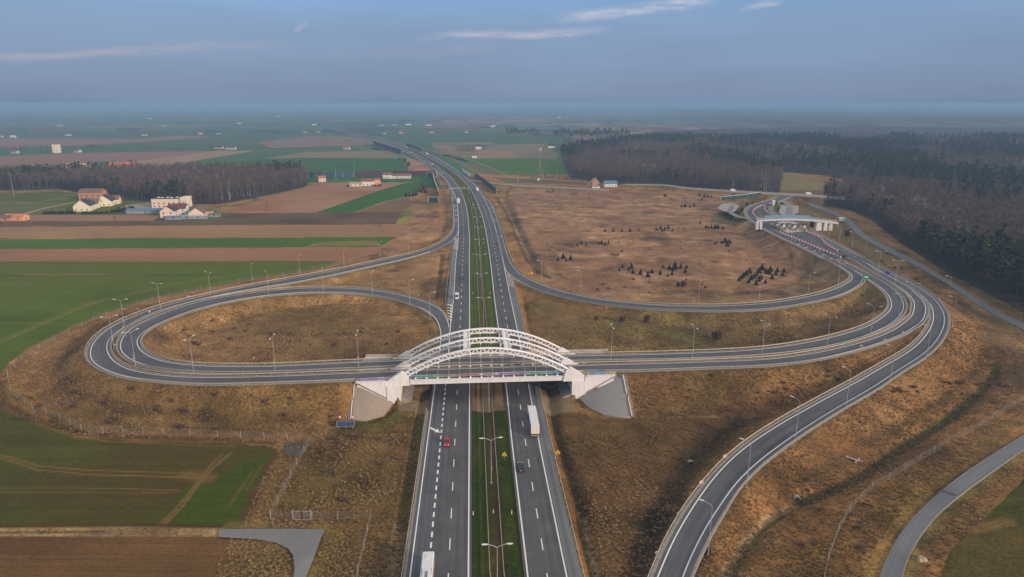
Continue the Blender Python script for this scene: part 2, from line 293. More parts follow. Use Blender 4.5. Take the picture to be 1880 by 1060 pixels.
NRD = [((1147, 338), (1147, 340), .5), ((1215, 338.7), (1215, 341), 1.5), ((1265, 344.5), (1265, 347.5), 3), ((1340, 350), (1340, 353), 4), ((1410, 353.3), (1410, 357.5), 5), ((1450, 355.2), (1450, 360), 5), ((1500, 358), (1500, 362.5), 4.5), ((1545, 361.5), (1545, 366), 4), ((1640, 369), (1640, 374), 3)]

def resample(st, step=3.0):
    Lw = np.array([W(*a, z)[:] for a, b, z in st]); Rw = np.array([W(*b, z)[:] for a, b, z in st])
    cen = (Lw + Rw) / 2; d = np.r_[0, np.cumsum(np.linalg.norm(np.diff(cen, axis=0), axis=1))]
    n = max(2, int(d[-1] / step)); t = np.linspace(0, d[-1], n)
    def spl(P):     # monotone-ish cubic Hermite with chord-length tangents
        m = np.zeros_like(P); dd = np.diff(d)[:, None]; s = np.diff(P, axis=0) / dd
        m[1:-1] = (s[:-1] * dd[1:] + s[1:] * dd[:-1]) / (dd[1:] + dd[:-1]); m[0] = s[0]; m[-1] = s[-1]
        i = np.clip(np.searchsorted(d, t, 'right') - 1, 0, len(d) - 2); h = (d[i + 1] - d[i])[:, None]; u = ((t - d[i]) / h[:, 0])[:, None]
        return (2 * u**3 - 3 * u**2 + 1) * P[i] + (u**3 - 2 * u**2 + u) * h * m[i] + (-2 * u**3 + 3 * u**2) * P[i + 1] + (u**3 - u**2) * h * m[i + 1]
    return spl(Lw), spl(Rw)
def smooth(A, k=2):
    for _ in range(k):
        B = A.copy(); B[1:-1] = (A[:-2] + 2 * A[1:-1] + A[2:]) / 4; A = B
    return A

ROADS = {}
for nm, st, step in (('LFT', LFT, 4), ('RGT', RGT, 4), ('FRT', FRT, 2.5), ('BCK', BCK, 2.5), ('CRM', CRM, 2.5), ('DRM', DRM, 2.5), ('TOL', TOL, 3), ('SVU', SVU, 4), ('SVL', SVL, 3), ('LOC', LOC, 4), ('NRD', NRD, 4)):
    Lp, Rp = resample(st, step); Lp = smooth(Lp, 3); Rp = smooth(Rp, 3)
    ROADS[nm] = (Lp, Rp)

# ------------------------------------------------------------------ terrain height raster (1 m cells)
RX0, RX1, RY0, RY1 = -340, 620, 95, 1000
NXr, NYr = RX1 - RX0 + 1, RY1 - RY0 + 1
gx, gy = np.meshgrid(np.arange(RX0, RX1 + 1, dtype=np.float32), np.arange(RY0, RY1 + 1, dtype=np.float32))
def hashn(ix, iy, s):
    h = (ix.astype(np.int64) * 374761393 + iy.astype(np.int64) * 668265263 + s * 1442695041) & 0xffffffff
    h = ((h ^ (h >> 13)) * 1274126177) & 0xffffffff
    return ((h ^ (h >> 16)) & 0xffff).astype(np.float32) / 65535.0
def vnoise(x, y, s=0):
    ix = np.floor(x); iy = np.floor(y); fx = x - ix; fy = y - iy; fx = fx * fx * (3 - 2 * fx); fy = fy * fy * (3 - 2 * fy)
    a = hashn(ix, iy, s); b = hashn(ix + 1, iy, s); c = hashn(ix, iy + 1, s); d = hashn(ix + 1, iy + 1, s)
    return (a * (1 - fx) + b * fx) * (1 - fy) + (c * (1 - fx) + d * fx) * fy
def fbm(x, y, s=0, o=4):
    v = 0; a = .5; t = 0
    for i in range(o): v = v + a * vnoise(x, y, s + i * 17); t += a; a *= .5; x = x * 2.03 + 3.1; y = y * 2.03 + 1.7
    return v / t
def base_h(x, y):
    h = BASE + (fbm(x / 60, y / 60, 3, 3) - .5) * .5
    far = np.clip((y - 750) / 900, 0, 1) * np.clip((x - 120) / 300, 0, 1) * np.clip((4500 - y) / 2000, 0, 1)
    h = h + far * (2 + 8 * fbm(x / 320, y / 320, 9, 2))
    # distant forest plateaus on the right
    ff = np.clip((y - 2500) / 500, 0, 1) * np.clip((x - 350 - .14 * y) / 300, 0, 1)
    h = h + ff * (12 + 22 * fbm(x / 700, y / 1500, 21, 3))
    return h
Hr = np.full((NYr, NXr), -99, np.float32); Cap = np.full((NYr, NXr), 999, np.float32); Dm = np.full((NYr, NXr), 99, np.float32)
BX0, BX1 = -43.5, 26.5       # bridge opening between the abutments
def seg_dist(X, Y, a, b):
    d = b - a; l2 = max(d[0]**2 + d[1]**2, 1e-6)
    t = np.clip(((X - a[0]) * d[0] + (Y - a[1]) * d[1]) / l2, 0, 1)
    return np.hypot(X - a[0] - t * d[0], Y - a[1] - t * d[1]), t
for nm in ('LFT', 'RGT', 'FRT', 'BCK', 'CRM', 'DRM', 'TOL', 'SVU', 'SVL', 'LOC', 'NRD'):
    Lp, Rp = ROADS[nm]; cen = (Lp + Rp) / 2; hw = np.linalg.norm((Rp - Lp)[:, :2], axis=1) / 2
    sh = {'LFT': 1.5, 'RGT': 3.6, 'TOL': 1.0}.get(nm, 1.7)
    if nm in ('SVU', 'SVL', 'LOC', 'NRD'): sh = .4
    stp = 2
    for i in range(0, len(cen) - 1, stp):
        j = min(i + stp, len(cen) - 1); a, b = cen[i], cen[j]
        z = (a[2] + b[2]) / 2
        rad = hw[i] + sh + 3 + max(0, z - BASE + 1) * 1.9 + 12
        x0 = int(max(0, min(a[0], b[0]) - rad - RX0)); x1 = int(min(NXr, max(a[0], b[0]) + rad - RX0 + 2))
        y0 = int(max(0, min(a[1], b[1]) - rad - RY0)); y1 = int(min(NYr, max(a[1], b[1]) + rad - RY0 + 2))
        if x0 >= x1 or y0 >= y1: continue
        X = gx[y0:y1, x0:x1]; Y = gy[y0:y1, x0:x1]
        d, t = seg_dist(X, Y, a, b); w = hw[i] + (hw[j] - hw[i]) * t; zz = a[2] + (b[2] - a[2]) * t
        e = d - w
        bridge = nm in ('FRT', 'BCK') and a[1] < 250 and BX0 < (a[0] + b[0]) / 2 < BX1
        Dm[y0:y1, x0:x1] = np.minimum(Dm[y0:y1, x0:x1], e)
        if bridge: continue
        h = zz - .22 - np.maximum(0, e - sh - .8) / 1.75
        Hr[y0:y1, x0:x1] = np.maximum(Hr[y0:y1, x0:x1], h)
        c = zz - .22 + np.maximum(0, e - sh) / 1.2 + np.where(e < sh, 0, 0)
        Cap[y0:y1, x0:x1] = np.minimum(Cap[y0:y1, x0:x1], np.where(e < sh + 9, c, 999))
# bridge opening: nothing above the motorway level between the abutments
bz = base_h(gx, gy)
Hs = np.maximum(Hr, bz)
ax_dir = np.array([.99766, .0684]); org = np.array([-9.0, 221.5])
U = (gx - org[0]) * ax_dir[0] + (gy - org[1]) * ax_dir[1]; V = -(gx - org[0]) * ax_dir[1] + (gy - org[1]) * ax_dir[0]
open_ = (np.abs(U) < 29.0) & (V > -30) & (V < 28)
Hs = np.where(open_, np.minimum(Hs, np.where(np.abs(U) > 27, -.22 + (np.abs(U) - 27) * .8, -.22)), Hs)
cone_ = (V < -9.6) & (np.abs(U) < 46)
Hs = np.where(cone_, np.minimum(Hs, np.maximum(-.3, np.minimum((np.abs(U) - 31) * .56, 7.0) + (V + 9.6) * .62)), Hs)
# end cones around the abutments
for sgn in (-1, 1):
    e = np.abs(U) - 30.5; e = np.where(U * sgn > 0, e, -99)
    dv = np.maximum(0, np.abs(V) - 11.5)
    cone = np.where(e > -99, 0, 999)
Hs = np.minimum(Hs, np.maximum(Cap, -.6))
# roadside ditches
def px_poly(pts, z=BASE): return np.array([W(x, y, z)[:2] for x, y in pts])
def splat_line(pts, wid, dz):
    P = px_poly(pts)
    for a, b in zip(P[:-1], P[1:]):
        r = wid * 1.5
        x0 = int(max(0, min(a[0], b[0]) - r - RX0)); x1 = int(min(NXr, max(a[0], b[0]) + r - RX0 + 2)); y0 = int(max(0, min(a[1], b[1]) - r - RY0)); y1 = int(min(NYr, max(a[1], b[1]) + r - RY0 + 2))
        if x0 >= x1 or y0 >= y1: continue
        d, _ = seg_dist(gx[y0:y1, x0:x1], gy[y0:y1, x0:x1], a, b)
        Dt[y0:y1, x0:x1] = np.minimum(Dt[y0:y1, x0:x1], dz * np.exp(-(d / wid)**2))
Dt = np.zeros_like(Hs)
DITCH = [([(1008, 690), (1012, 745), (1020, 790), (1040, 850), (1062, 920), (1068, 990), (1090, 1060), (1100, 1120)], 2.0, -1.5),
         ([(1825, 680), (1800, 715), (1740, 765), (1640, 825), (1560, 880), (1480, 912), (1420, 945), (1370, 1000), (1330, 1060), (1310, 1100)], 2.2, -1.4),
         ([(1375, 768), (1330, 800), (1270, 850), (1240, 900), (1205, 950), (1185, 1010), (1160, 1060)], 2.2, -1.3),
         ([(930, 345), (925, 370), (940, 400), (955, 430), (975, 470), (985, 500)], 2.5, -1.2), ([(960, 545), (968, 580), (975, 612)], 1.2, -1),
         ([(812, 470), (806, 510), (806, 545)], 1.6, -1.0), ([(775, 720), (765, 800), (752, 880), (740, 960), (725, 1060)], 1.8, -1.2)]
for pts, w_, dz in DITCH: splat_line(pts, w_, dz)
Hs = Hs + np.where(Hs < 1.5, Dt, 0)
# concrete slope paving beside the abutments: own planar facets carved into the embankment
def uvz(u, v, z): return Vector((org[0] + ax_dir[0] * u - ax_dir[1] * v, org[1] + ax_dir[1] * u + ax_dir[0] * v, z))
PAV = [[(1143, 690, 7.1), (1158, 766, -.3), (1110, 762, -.3), (1080, 748, -.3), ('uv', 31.2, -10.35, -.25), ('uv', 33.4, -10.05, 1.7), ('uv', 42.6, -10.05, 7.05)],
       [(652, 698, 7.1), (646, 771, -.3), (672, 772, -.3), (705, 762, -.3), ('uv', -31.2, -10.35, -.25), ('uv', -33.4, -10.05, 1.7), ('uv', -42.6, -10.05, 7.05)]]
PAV = [[uvz(*q[1:]) if q[0] == 'uv' else W(*q) for q in pv] for pv in PAV]
def tri_fill(A, B, C, off, fn):
    xs = [A[0], B[0], C[0]]; ys = [A[1], B[1], C[1]]
    x0 = int(max(0, min(xs) - RX0)); x1 = int(min(NXr, max(xs) - RX0 + 2)); y0 = int(max(0, min(ys) - RY0)); y1 = int(min(NYr, max(ys) - RY0 + 2))
    X = gx[y0:y1, x0:x1]; Y = gy[y0:y1, x0:x1]
    den = (B[1] - C[1]) * (A[0] - C[0]) + (C[0] - B[0]) * (A[1] - C[1])
    if abs(den) < 1e-6: return
    a = ((B[1] - C[1]) * (X - C[0]) + (C[0] - B[0]) * (Y - C[1])) / den; b = ((C[1] - A[1]) * (X - C[0]) + (A[0] - C[0]) * (Y - C[1])) / den; c = 1 - a - b
    m = (a >= -.12) & (b >= -.12) & (c >= -.12); z = a * A[2] + b * B[2] + c * C[2] + off
    Hs[y0:y1, x0:x1] = np.where(m, fn(Hs[y0:y1, x0:x1], z), Hs[y0:y1, x0:x1])
for pv in PAV:
    P = pv
    for k in range(1, len(P) - 1): tri_fill(P[0], P[k], P[k + 1], -.35, np.minimum)
def sample(A, x, y, fill):
    fx = np.clip(x - RX0, 0, NXr - 1.001); fy = np.clip(y - RY0, 0, NYr - 1.001); i = fx.astype(int); j = fy.astype(int); u = fx - i; v = fy - j
    r = (A[j, i] * (1 - u) + A[j, i + 1] * u) * (1 - v) + (A[j + 1, i] * (1 - u) + A[j + 1, i + 1] * u) * v
    ins = (x > RX0) & (x < RX1 - 1) & (y > RY0) & (y < RY1 - 1)
    return np.where(ins, r, fill)
def ground_z(x, y):
    x = np.atleast_1d(np.asarray(x, float)); y = np.atleast_1d(np.asarray(y, float))
    return sample(Hs, x, y, base_h(x, y))
def gz(x, y): return float(ground_z(x, y)[0])
# ------------------------------------------------------------------ ground sheet
def build_ground():
    us = np.linspace(-.98, .98, 1000)
    ys = [58.0]
    while ys[-1] < 1600: ys.append(ys[-1] + max(.42, .0040 * ys[-1]))
    while ys[-1] < 24000: ys.append(ys[-1] * 1.010)
    ys = np.array(ys); U, Yv = np.meshgrid(us, ys); X = U * (Yv + 120); n = X.size
    x = X.ravel(); y = Yv.ravel()
    z = ground_z(x, y)
    dm = sample(Dm, x, y, 99.)
    c = np.zeros((n, 4), np.float32); fur = np.zeros(n, np.float32)
    # default: dry grass with patches
    p1 = fbm(x / 26, y / 26, 5, 4); p2 = fbm(x / 7, y / 7, 6, 3); p3 = fbm(x / 70, y / 70, 8, 3)
    A = np.array([.245, .142, .068]); B = np.array([.165, .102, .042]); Cc = np.array([.090, .056, .026]); G = np.array([.105, .098, .028])
    def lerp(a, b, t): return a * (1 - t[:, None]) + b * t[:, None]
    t1 = np.clip((p1 - .38) * 3.2, 0, 1); t2 = np.clip((p2 - .58) * 4, 0, 1) * .7; t3 = np.clip((p3 - .5) * 4, 0, 1) * .45
    col = lerp(np.tile(A, (n, 1)), B, t1); col = lerp(col, Cc, t2 * .6); col = lerp(col, G, t3)
    c[:, :3] = col; c[:, 3] = 1.0
    def inpoly(P, idx):
        px, py = x[idx], y[idx]; r = np.zeros(len(idx), bool); m = len(P)
        for i in range(m):
            x1, y1 = P[i]; x2, y2 = P[(i + 1) % m]
            if y1 == y2: continue
            cnd = ((y1 > py) != (y2 > py)) & (px < (x2 - x1) * (py - y1) / (y2 - y1) + x1); r ^= cnd
        return r
    def region(pts, z0=BASE):
        P = px_poly(pts, z0); mn = P.min(0); mx = P.max(0)
        idx = np.nonzero((x > mn[0]) & (x < mx[0]) & (y > mn[1]) & (y < mx[1]))[0]
        return idx[inpoly(P, idx)] if len(idx) else idx
    def paint(pts, rgb, rough=.3, furrow=0., mot=.12, ms=30, rgb2=None, z0=BASE, blend=1.0, keep=None):
        idx = region(pts, z0)
        if keep is not None: idx = idx[dm[idx] > keep]
        if not len(idx): return
        nz = fbm(x[idx] / ms, y[idx] / (ms * .5), 31, 4)
        q = np.array(rgb)[None] * (1 + mot * 2.5 * (nz - .5)[:, None])
        if rgb2 is not None:
            t = np.clip((fbm(x[idx] / (ms * 2.2), y[idx] / ms, 37, 3) - .45) * 4, 0, 1)[:, None]; q = q * (1 - t) + np.array(rgb2)[None] * t
        c[idx, :3] = c[idx, :3] * (1 - blend) + q * blend; c[idx, 3] = rough; fur[idx] = furrow
    def stroke(pts, wid, rgb, alpha=.8, z0=BASE, soft=.5, rough=None, jit=0, follow=False):
        P = px_poly(pts, z0)
        for a, b in zip(P[:-1], P[1:]):
            w2 = wid * 1.6 + 1 + jit
            idx = np.nonzero((x > min(a[0], b[0]) - w2) & (x < max(a[0], b[0]) + w2) & (y > min(a[1], b[1]) - w2) & (y < max(a[1], b[1]) + w2))[0]
            if not len(idx): continue
            d, _ = seg_dist(x[idx], y[idx], a, b)
            if jit: d = d + (fbm(x[idx] / 6, y[idx] / 6, 77, 3) - .5) * jit * 2
            al = np.clip((wid / 2 * (1 + soft) - d) / (wid * soft + 1e-3), 0, 1) * alpha
            k = d < w2; idx = idx[k]; al = al[k][:, None]
            c[idx, :3] = c[idx, :3] * (1 - al) + np.array(rgb)[None] * al
            if rough is not None: c[idx, 3] = np.where(al[:, 0] > .4, rough, c[idx, 3])
    # ---- far plain: strips of fields
    fi = y > 1250
    a = R_(-9); xr = x * math.cos(a) - y * math.sin(a); yr = x * math.sin(a) + y * math.cos(a)
    xr = xr + 60 * (fbm(x / 900, y / 900, 61, 2) - .5); bl = np.floor(yr / 520); off = hashn(bl, bl * 0, 51)
    wid = 70 + 190 * hashn(bl, bl * 0 + 3, 52); ccx = np.floor((xr + off * 700) / (wid * 2.4)); sub = np.floor(yr / (520 / (1 + np.floor(4 * hashn(ccx, bl, 53)))))
    h = hashn(ccx, sub, 54); h2 = hashn(ccx, sub, 55)
    gcol = np.stack([.045 + .03 * h2, .135 + .05 * h2, .06 + .02 * h2], 1); bcol = np.stack([.20 + .05 * h2, .13 + .03 * h2, .10 + .02 * h2], 1); dcol = np.stack([.10 + .02 * h2, .10 + .02 * h2, .06 + 0 * h2], 1)
    f = np.where((h < .56)[:, None], gcol, np.where((h < .80)[:, None], bcol, dcol))
    w_ = np.clip(fbm(x / 500, y / 900, 66, 3) * 5 - 3.1, 0, 1)[:, None]
    f = f * (1 - w_) + np.array([.035, .05, .03])[None] * w_      # groves and villages as dark flecks
    fl = ((vnoise(x / 38, y / 90, 71) > .72) & (vnoise(x / 500, y / 700, 72) > .34)) | ((vnoise(x / 70, y / 26, 73) > .90) & (vnoise(x / 900, y / 500, 74) > .5))
    f = np.where(fl[:, None], np.array([.018, .026, .018])[None], f)
    c[fi, :3] = f[fi]; c[fi, 3] = .15
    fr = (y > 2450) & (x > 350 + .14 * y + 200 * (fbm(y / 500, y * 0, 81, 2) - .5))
    c[fr, :3] = (np.array([.080, .100, .108])[None] * (1 + 1.1 * (fbm(x / 60, y / 120, 82, 3) - .5))[:, None])[fr]  # far forest made paler and bluer: distance haze put into its colour
    # ---- left fields
    GR = (.066, .098, .024); GR2 = (.070, .085, .022); PL = (.225, .140, .098); PLD = (.105, .072, .052); TAN = (.26, .172, .105)
    paint([(-400, 262), (-400, 340), (300, 330), (1050, 320), (1050, 250), (700, 250)], (.05, .12, .055), .2)
    paint([(-500, 240), (420, 243), (700, 250), (780, 262), (740, 268), (400, 268), (-500, 270)], (.06, .125, .062), .2)
    paint([(-500, 251), (250, 255), (330, 249), (400, 252), (180, 266), (0, 272), (-500, 276)], (.22, .125, .095), .2)
    paint([(470, 262), (560, 250), (660, 252), (740, 263), (640, 268), (500, 272)], (.20, .125, .10), .2)
    paint([(-500, 287), (0, 287), (150, 281), (400, 277), (400, 281), (270, 300), (195, 303), (215, 295), (0, 309), (-500, 330)], (.21, .125, .10), .2)
    paint([(195, 303), (400, 277), (470, 277), (300, 305)], (.26, .18, .13), .2)
    paint([(460, 296), (560, 279), (715, 277.5), (745, 291), (640, 292)], (.17, .16, .095), .2, rgb2=(.22, .15, .10))
    paint([(470, 292.5), (560, 290), (748, 291), (752, 305), (748, 317), (620, 318), (560, 325), (430, 300)], (.035, .098, .05), .2)
    paint([(740, 288), (790, 300), (812, 322), (800, 330), (745, 320), (752, 303)], (.27, .15, .10), .8)
    paint([(545, 322), (745, 318), (800, 327), (812, 345), (770, 345), (745, 336), (560, 336)], (.042, .10, .045), .3)
    paint([(395, 392), (470, 372), (562, 342), (620, 334), (745, 335.5), (690, 352), (576, 392)], (.262, .165, .125), .35, .3, .16, 40, (.225, .12, .078))
    paint([(576, 392), (690, 352), (745, 336), (770, 336.5), (768, 350), (735, 364), (700, 372), (652, 390)], (.036, .095, .038), .25)
    paint([(652, 389.5), (735, 363.5), (766, 366), (756, 382), (742, 392), (655, 391)], (.12, .082, .055), .4, 1.0)
    for k in range(7):
        t = k / 7; stroke([(660 + 10 * k, 389), (738 + 4 * k, 364 + 3.2 * k)], 1.6, (.26, .20, .10), .7)
    stroke([(735, 364), (700, 373), (655, 389)], 2, (.26, .2, .11), .6)
    paint([(745, 384), (775, 372), (758, 395), (745, 412), (722, 411)], (.16, .17, .05), .8)
    paint([(-500, 372), (110, 352), (300, 372), (400, 385), (395, 392), (280, 396), (-500, 396)], (.085, .10, .042), .6, 0, .3, 40)
    paint([(-500, 396), (262, 394.5), (345, 398), (270, 406), (-500, 408)], (.23, .15, .115), .4, .3)
    paint([(-500, 407), (45, 406.5), (280, 406), (300, 396), (400, 391.5), (735, 391), (727, 412), (470, 413), (0, 417), (-500, 420)], (.088, .062, .045), .5, .4, .3, 30, (.12, .085, .06))
    paint([(345, 412), (400, 394), (425, 393), (380, 412)], (.09, .10, .04), .6)
    paint([(-500, 419), (0, 417.5), (470, 413.5), (770, 412.5), (752, 435), (-500, 440)], TAN, .3, .45, .16, 60, (.235, .15, .105))
    paint([(-500, 441), (0, 440.5), (470, 437), (752, 435), (722, 450), (700, 454), (-500, 460)], (.055, .105, .028), .3, .3, .16, 60)
    paint([(580, 446), (690, 442), (700, 451), (560, 453)], (.16, .15, .055), .3, .3)
    paint([(-500, 459), (0, 458), (718, 453.5), (700, 464), (640, 476), (620, 480), (0, 482), (-500, 484)], (.235, .135, .098), .35, .45, .12, 60)
    # big green crop left of the loop
    edge = [(620, 479.5), (595, 492), (520, 504), (470, 511), (375, 530), (282, 547), (195, 575), (107, 612), (50, 640), (15, 668), (0, 690), (-12, 725), (10, 745), (60, 772), (130, 796), (260, 806), (400, 812), (500, 820), (508, 835), (480, 880), (455, 930), (440, 968), (0, 971), (-700, 972), (-700, 482)]
    paint(edge, GR, .32, .35, .22, 40, (.085, .102, .028))
    paint([(-700, 700), (0, 700), (10, 745), (130, 796), (400, 812), (500, 820), (508, 835), (480, 880), (440, 968), (0, 971), (-700, 972)], (.066, .072, .015), .4, .4, .24, 16, (.075, .060, .016), blend=.85)
    paint([(330, 900), (505, 830), (480, 880), (440, 968), (320, 968)], (.045, .085, .010), .35, .3, .2, 12, blend=.6)
    stroke([(-200, 507), (0, 507), (90, 505), (180, 506.5), (410, 505)], 1.6, (.05, .035, .02), .9)
    stroke([(40, 504.6), (170, 505), (240, 505.5)], 1.2, (.24, .16, .08), .8)
    tr = (.17, .155, .06)
    stroke([(0, 629), (60, 603), (130, 573), (175, 555), (240, 540), (330, 520), (405, 508)], 2.2, tr, .55)
    stroke([(0, 625), (55, 600), (125, 571), (170, 553.5)], .9, tr, .6)
    stroke([(-200, 522), (0, 522), (330, 520)], 1.2, tr, .3); stroke([(-200, 553), (165, 553.5), (178, 558)], 1.2, tr, .35); stroke([(-200, 593), (90, 593)], 1.5, tr, .4)
    tb = (.20, .14, .062)
    for dxy in ((0, 0), (0, 7.5)):
        s = dxy[1]
        stroke([(-120, 815 + s), (-40, 822 + s), (20, 840 + s * .9), (70, 856 + s), (160, 864 + s), (300, 868 + s), (378, 871 + s)], .62, tb, .8)
    for s in (0, 8): stroke([(-120, 897 + s), (130, 896 + s), (250, 898 + s), (330, 901 + s * .3)], .55, tb, .6)
    stroke([(424, 832), (390, 860), (368, 885), (335, 930), (300, 965)], .8, tb, .85); stroke([(408, 834), (380, 862), (355, 895), (322, 935), (290, 966)], .7, tb, .75)
    stroke([(345, 873), (378, 880)], 5, tb, .55, jit=1)
    stroke([(0, 735), (40, 765), (110, 792), (190, 811), (330, 817), (430, 820)], .8, tb, .5)
    stroke([(465, 865), (440, 900), (420, 930)], .7, tb, .45); stroke([(480, 855), (452, 900)], .7, tb, .4)
    stroke([(508, 826), (495, 860), (472, 905), (452, 960)], 2.4, (.10, .062, .032), .85, jit=1.5)
    stroke([(520, 822), (508, 870), (485, 920), (470, 965)], 2.2, (.25, .17, .06), .6, jit=2)
    # pond corner
    # dirt track, brown field, asphalt stub
    stroke([(-700, 968), (0, 969.5), (420, 965)], 1.2, (.07, .04, .022), .8, jit=.6)
    stroke([(-700, 974.5), (0, 973.5), (230, 971.5), (400, 974)], 1.5, (.40, .30, .185), .9); stroke([(-700, 983), (0, 982.5), (230, 981.5), (400, 981)], 1.5, (.40, .30, .185), .9)
    stroke([(200, 976.5), (400, 977.5)], 2.6, (.36, .27, .16), .75)
    stroke([(-700, 978.5), (0, 978.5), (180, 977)], .7, (.10, .08, .03), .8)
    paint([(-700, 986), (0, 985), (400, 985), (425, 985), (408, 1030), (385, 1070), (360, 1200), (-700, 1200)], (.145, .090, .048), .4, .8, .22, 18, (.112, .070, .036))
    paint([(425, 990), (480, 988), (520, 1000), (537, 1030), (535, 1070), (530, 1200), (370, 1200), (400, 1050)], (.20, .135, .05), 1.0, 0, .3, 8, (.16, .13, .045))
    # ---- verge bands inside the fence, left
    stroke([(5, 690), (15, 705), (35, 740), (90, 768), (170, 792), (260, 800), (400, 803), (570, 808)], 7, (.26, .155, .068), .7, jit=2)
    stroke([(-5, 700), (10, 740), (60, 770), (150, 795), (240, 803), (400, 808), (500, 814)], 2.4, (.07, .042, .022), .85, jit=1)
    stroke([(60, 700), (80, 650), (150, 600), (230, 570), (330, 545), (420, 528), (520, 512), (640, 492)], 9, (.24, .15, .08), .6, jit=3)
    stroke([(110, 702), (150, 735), (240, 765), (380, 775), (560, 778)], 3, (.075, .048, .026), .6, jit=2)
    stroke([(130, 712), (110, 690), (125, 660), (150, 630)], 3, (.085, .058, .03), .55, jit=2)
    stroke([(180, 700), (260, 735), (420, 752), (630, 755)], 5, (.225, .135, .06), .4, jit=3)
    paint([(575, 808), (640, 775), (770, 745), (770, 800), (745, 960), (690, 965), (500, 950), (560, 830)], (.135, .088, .036), 1.0, 0, .4, 7, (.105, .088, .03), blend=.75)
    paint([(640, 780), (745, 745), (765, 745), (758, 770), (700, 790)], (.075, .085, .02), 1, 0, .3, 6, blend=.6)
    paint([(600, 975), (685, 962), (740, 965), (735, 1060), (730, 1200), (565, 1200), (572, 1060)], (.10, .070, .03), 1.0, 0, .5, 6, (.14, .10, .038), blend=.8)
    stroke([(595, 968), (620, 985), (590, 1020), (575, 1070)], 2.5, (.19, .17, .05), .7, jit=1)
    stroke([(420, 965), (500, 962), (600, 964)], 2, (.18, .16, .05), .7, jit=1)
    # lower verge right
    paint([(1020, 760), (1160, 770), (1370, 765), (1400, 780), (1290, 870), (1220, 970), (1190, 1070), (1170, 1200), (1110, 1200), (1090, 1040), (1060, 930)], (.145, .085, .043), .9, 0, .3, 14, (.12, .078, .036), blend=.85)
    stroke([(1380, 762), (1330, 795), (1270, 850), (1240, 900), (1205, 950), (1185, 1010), (1160, 1080)], 9, (.075, .052, .034), .6, jit=2)  # wide dark band paints the bank's shading into the ground
    stroke([(1375, 765), (1330, 795), (1270, 850), (1240, 900), (1205, 950), (1185, 1010), (1160, 1080)], 4.5, (.045, .033, .022), .85, jit=1.2)
    stroke([(1200, 768), (1290, 766), (1360, 762)], 1.2, (.22, .18, .13), .7, jit=.5); stroke([(1330, 752), (1380, 768), (1420, 775)], 4, (.05, .036, .026), .7, jit=2)
    stroke([(1008, 700), (1012, 745), (1020, 790), (1040, 850), (1062, 920), (1068, 950)], 3.4, (.045, .034, .022), .85, jit=.6)
    stroke([(1000, 740), (1008, 800), (1028, 870), (1050, 940), (1066, 1000), (1080, 1060), (1095, 1130)], 2.4, (.235, .12, .052), .8, jit=.8)
    stroke([(996, 745), (1004, 800), (1024, 880), (1048, 965), (1066, 1060), (1078, 1130)], 1.6, (.10, .095, .025), .7, jit=.5)
    stroke([(1070, 950), (1078, 990), (1090, 1030), (1100, 1070), (1110, 1130)], 1.5, (.30, .28, .25), .9, jit=.4); stroke([(1066, 955), (1074, 1000), (1086, 1050)], .9, (.035, .075, .012), .9, jit=.3)
    stroke([(732, 965), (722, 1010), (712, 1070)], 2.4, (.26, .20, .14), .9, jit=.8); stroke([(746, 965), (735, 1010), (726, 1070)], 1.6, (.21, .19, .165), .85, jit=.5)
    stroke([(772, 745), (765, 790), (752, 880), (738, 965)], 2.2, (.065, .075, .022), .8, jit=.5)
    # ---- right bottom wedge
    paint([(1440, 700), (1640, 690), (1720, 640), (1760, 560), (1830, 600), (1835, 680), (1700, 790), (1560, 880), (1430, 930), (1330, 1060), (1300, 1180), (1265, 1180), (1300, 1000), (1420, 850)], (.19, .105, .05), 1, 0, .35, 9, (.235, .145, .072), blend=.75)
    stroke([(1828, 670), (1822, 692), (1800, 715), (1740, 765), (1700, 790)], 2.6, (.045, .085, .018), .9, jit=.8)
    stroke([(1835, 672), (1828, 695), (1806, 719), (1745, 771), (1645, 832), (1565, 888), (1475, 922)], 2.0, (.035, .028, .018), .85, jit=.6)
    stroke([(1700, 790), (1640, 825), (1560, 880), (1505, 905), (1470, 915)], 2.4, (.055, .06, .022), .85, jit=.8)
    stroke([(1455, 922), (1410, 945), (1370, 990), (1335, 1040), (1320, 1080)], 1.8, (.27, .21, .15), .9, jit=.4); stroke([(1440, 940), (1400, 970), (1362, 1020), (1345, 1060)], 1.1, (.05, .08, .02), .9, jit=.5)
    stroke([(1830, 705), (1870, 690), (1900, 690)], 14, (.062, .045, .03), .6, jit=7); stroke([(1780, 745), (1870, 705)], 12, (.065, .045, .03), .65, jit=7); stroke([(1600, 860), (1700, 830), (1640, 835)], 9, (.07, .045, .03), .6, jit=6)
    stroke([(1440, 1050), (1500, 1060)], 8, (.06, .042, .024), .6, jit=5)
    stroke([(1840, 790), (1720, 870), (1660, 935), (1625, 1000), (1600, 1060)], 3.2, (.27, .19, .075), .6, jit=1)
    stroke([(1880, 835), (1790, 890), (1740, 935), (1690, 1000), (1665, 1060), (1660, 1130)], 2.5, (.20, .17, .075), .8, jit=1.2)
    paint([(1900, 860), (1860, 900), (1800, 960), (1745, 1010), (1720, 1070), (1700, 1200), (2100, 1200), (2100, 860)], (.050, .062, .016), .7, 0, .35, 9, (.10, .085, .03))
    stroke([(1715, 955), (1790, 975), (1850, 960)], 2, (.20, .15, .06), .6, jit=1.2)
    # right verge towards the woods
    paint([(1700, 470), (1880, 580), (1980, 640), (1980, 800), (1880, 700), (1840, 640), (1800, 560), (1740, 510)], (.155, .105, .058), .9, 0, .4, 16, (.10, .075, .042), blend=.7)
    stroke([(1590, 432), (1660, 462), (1740, 500), (1830, 552), (1900, 590)], 4, (.11, .12, .04), .6, jit=2)
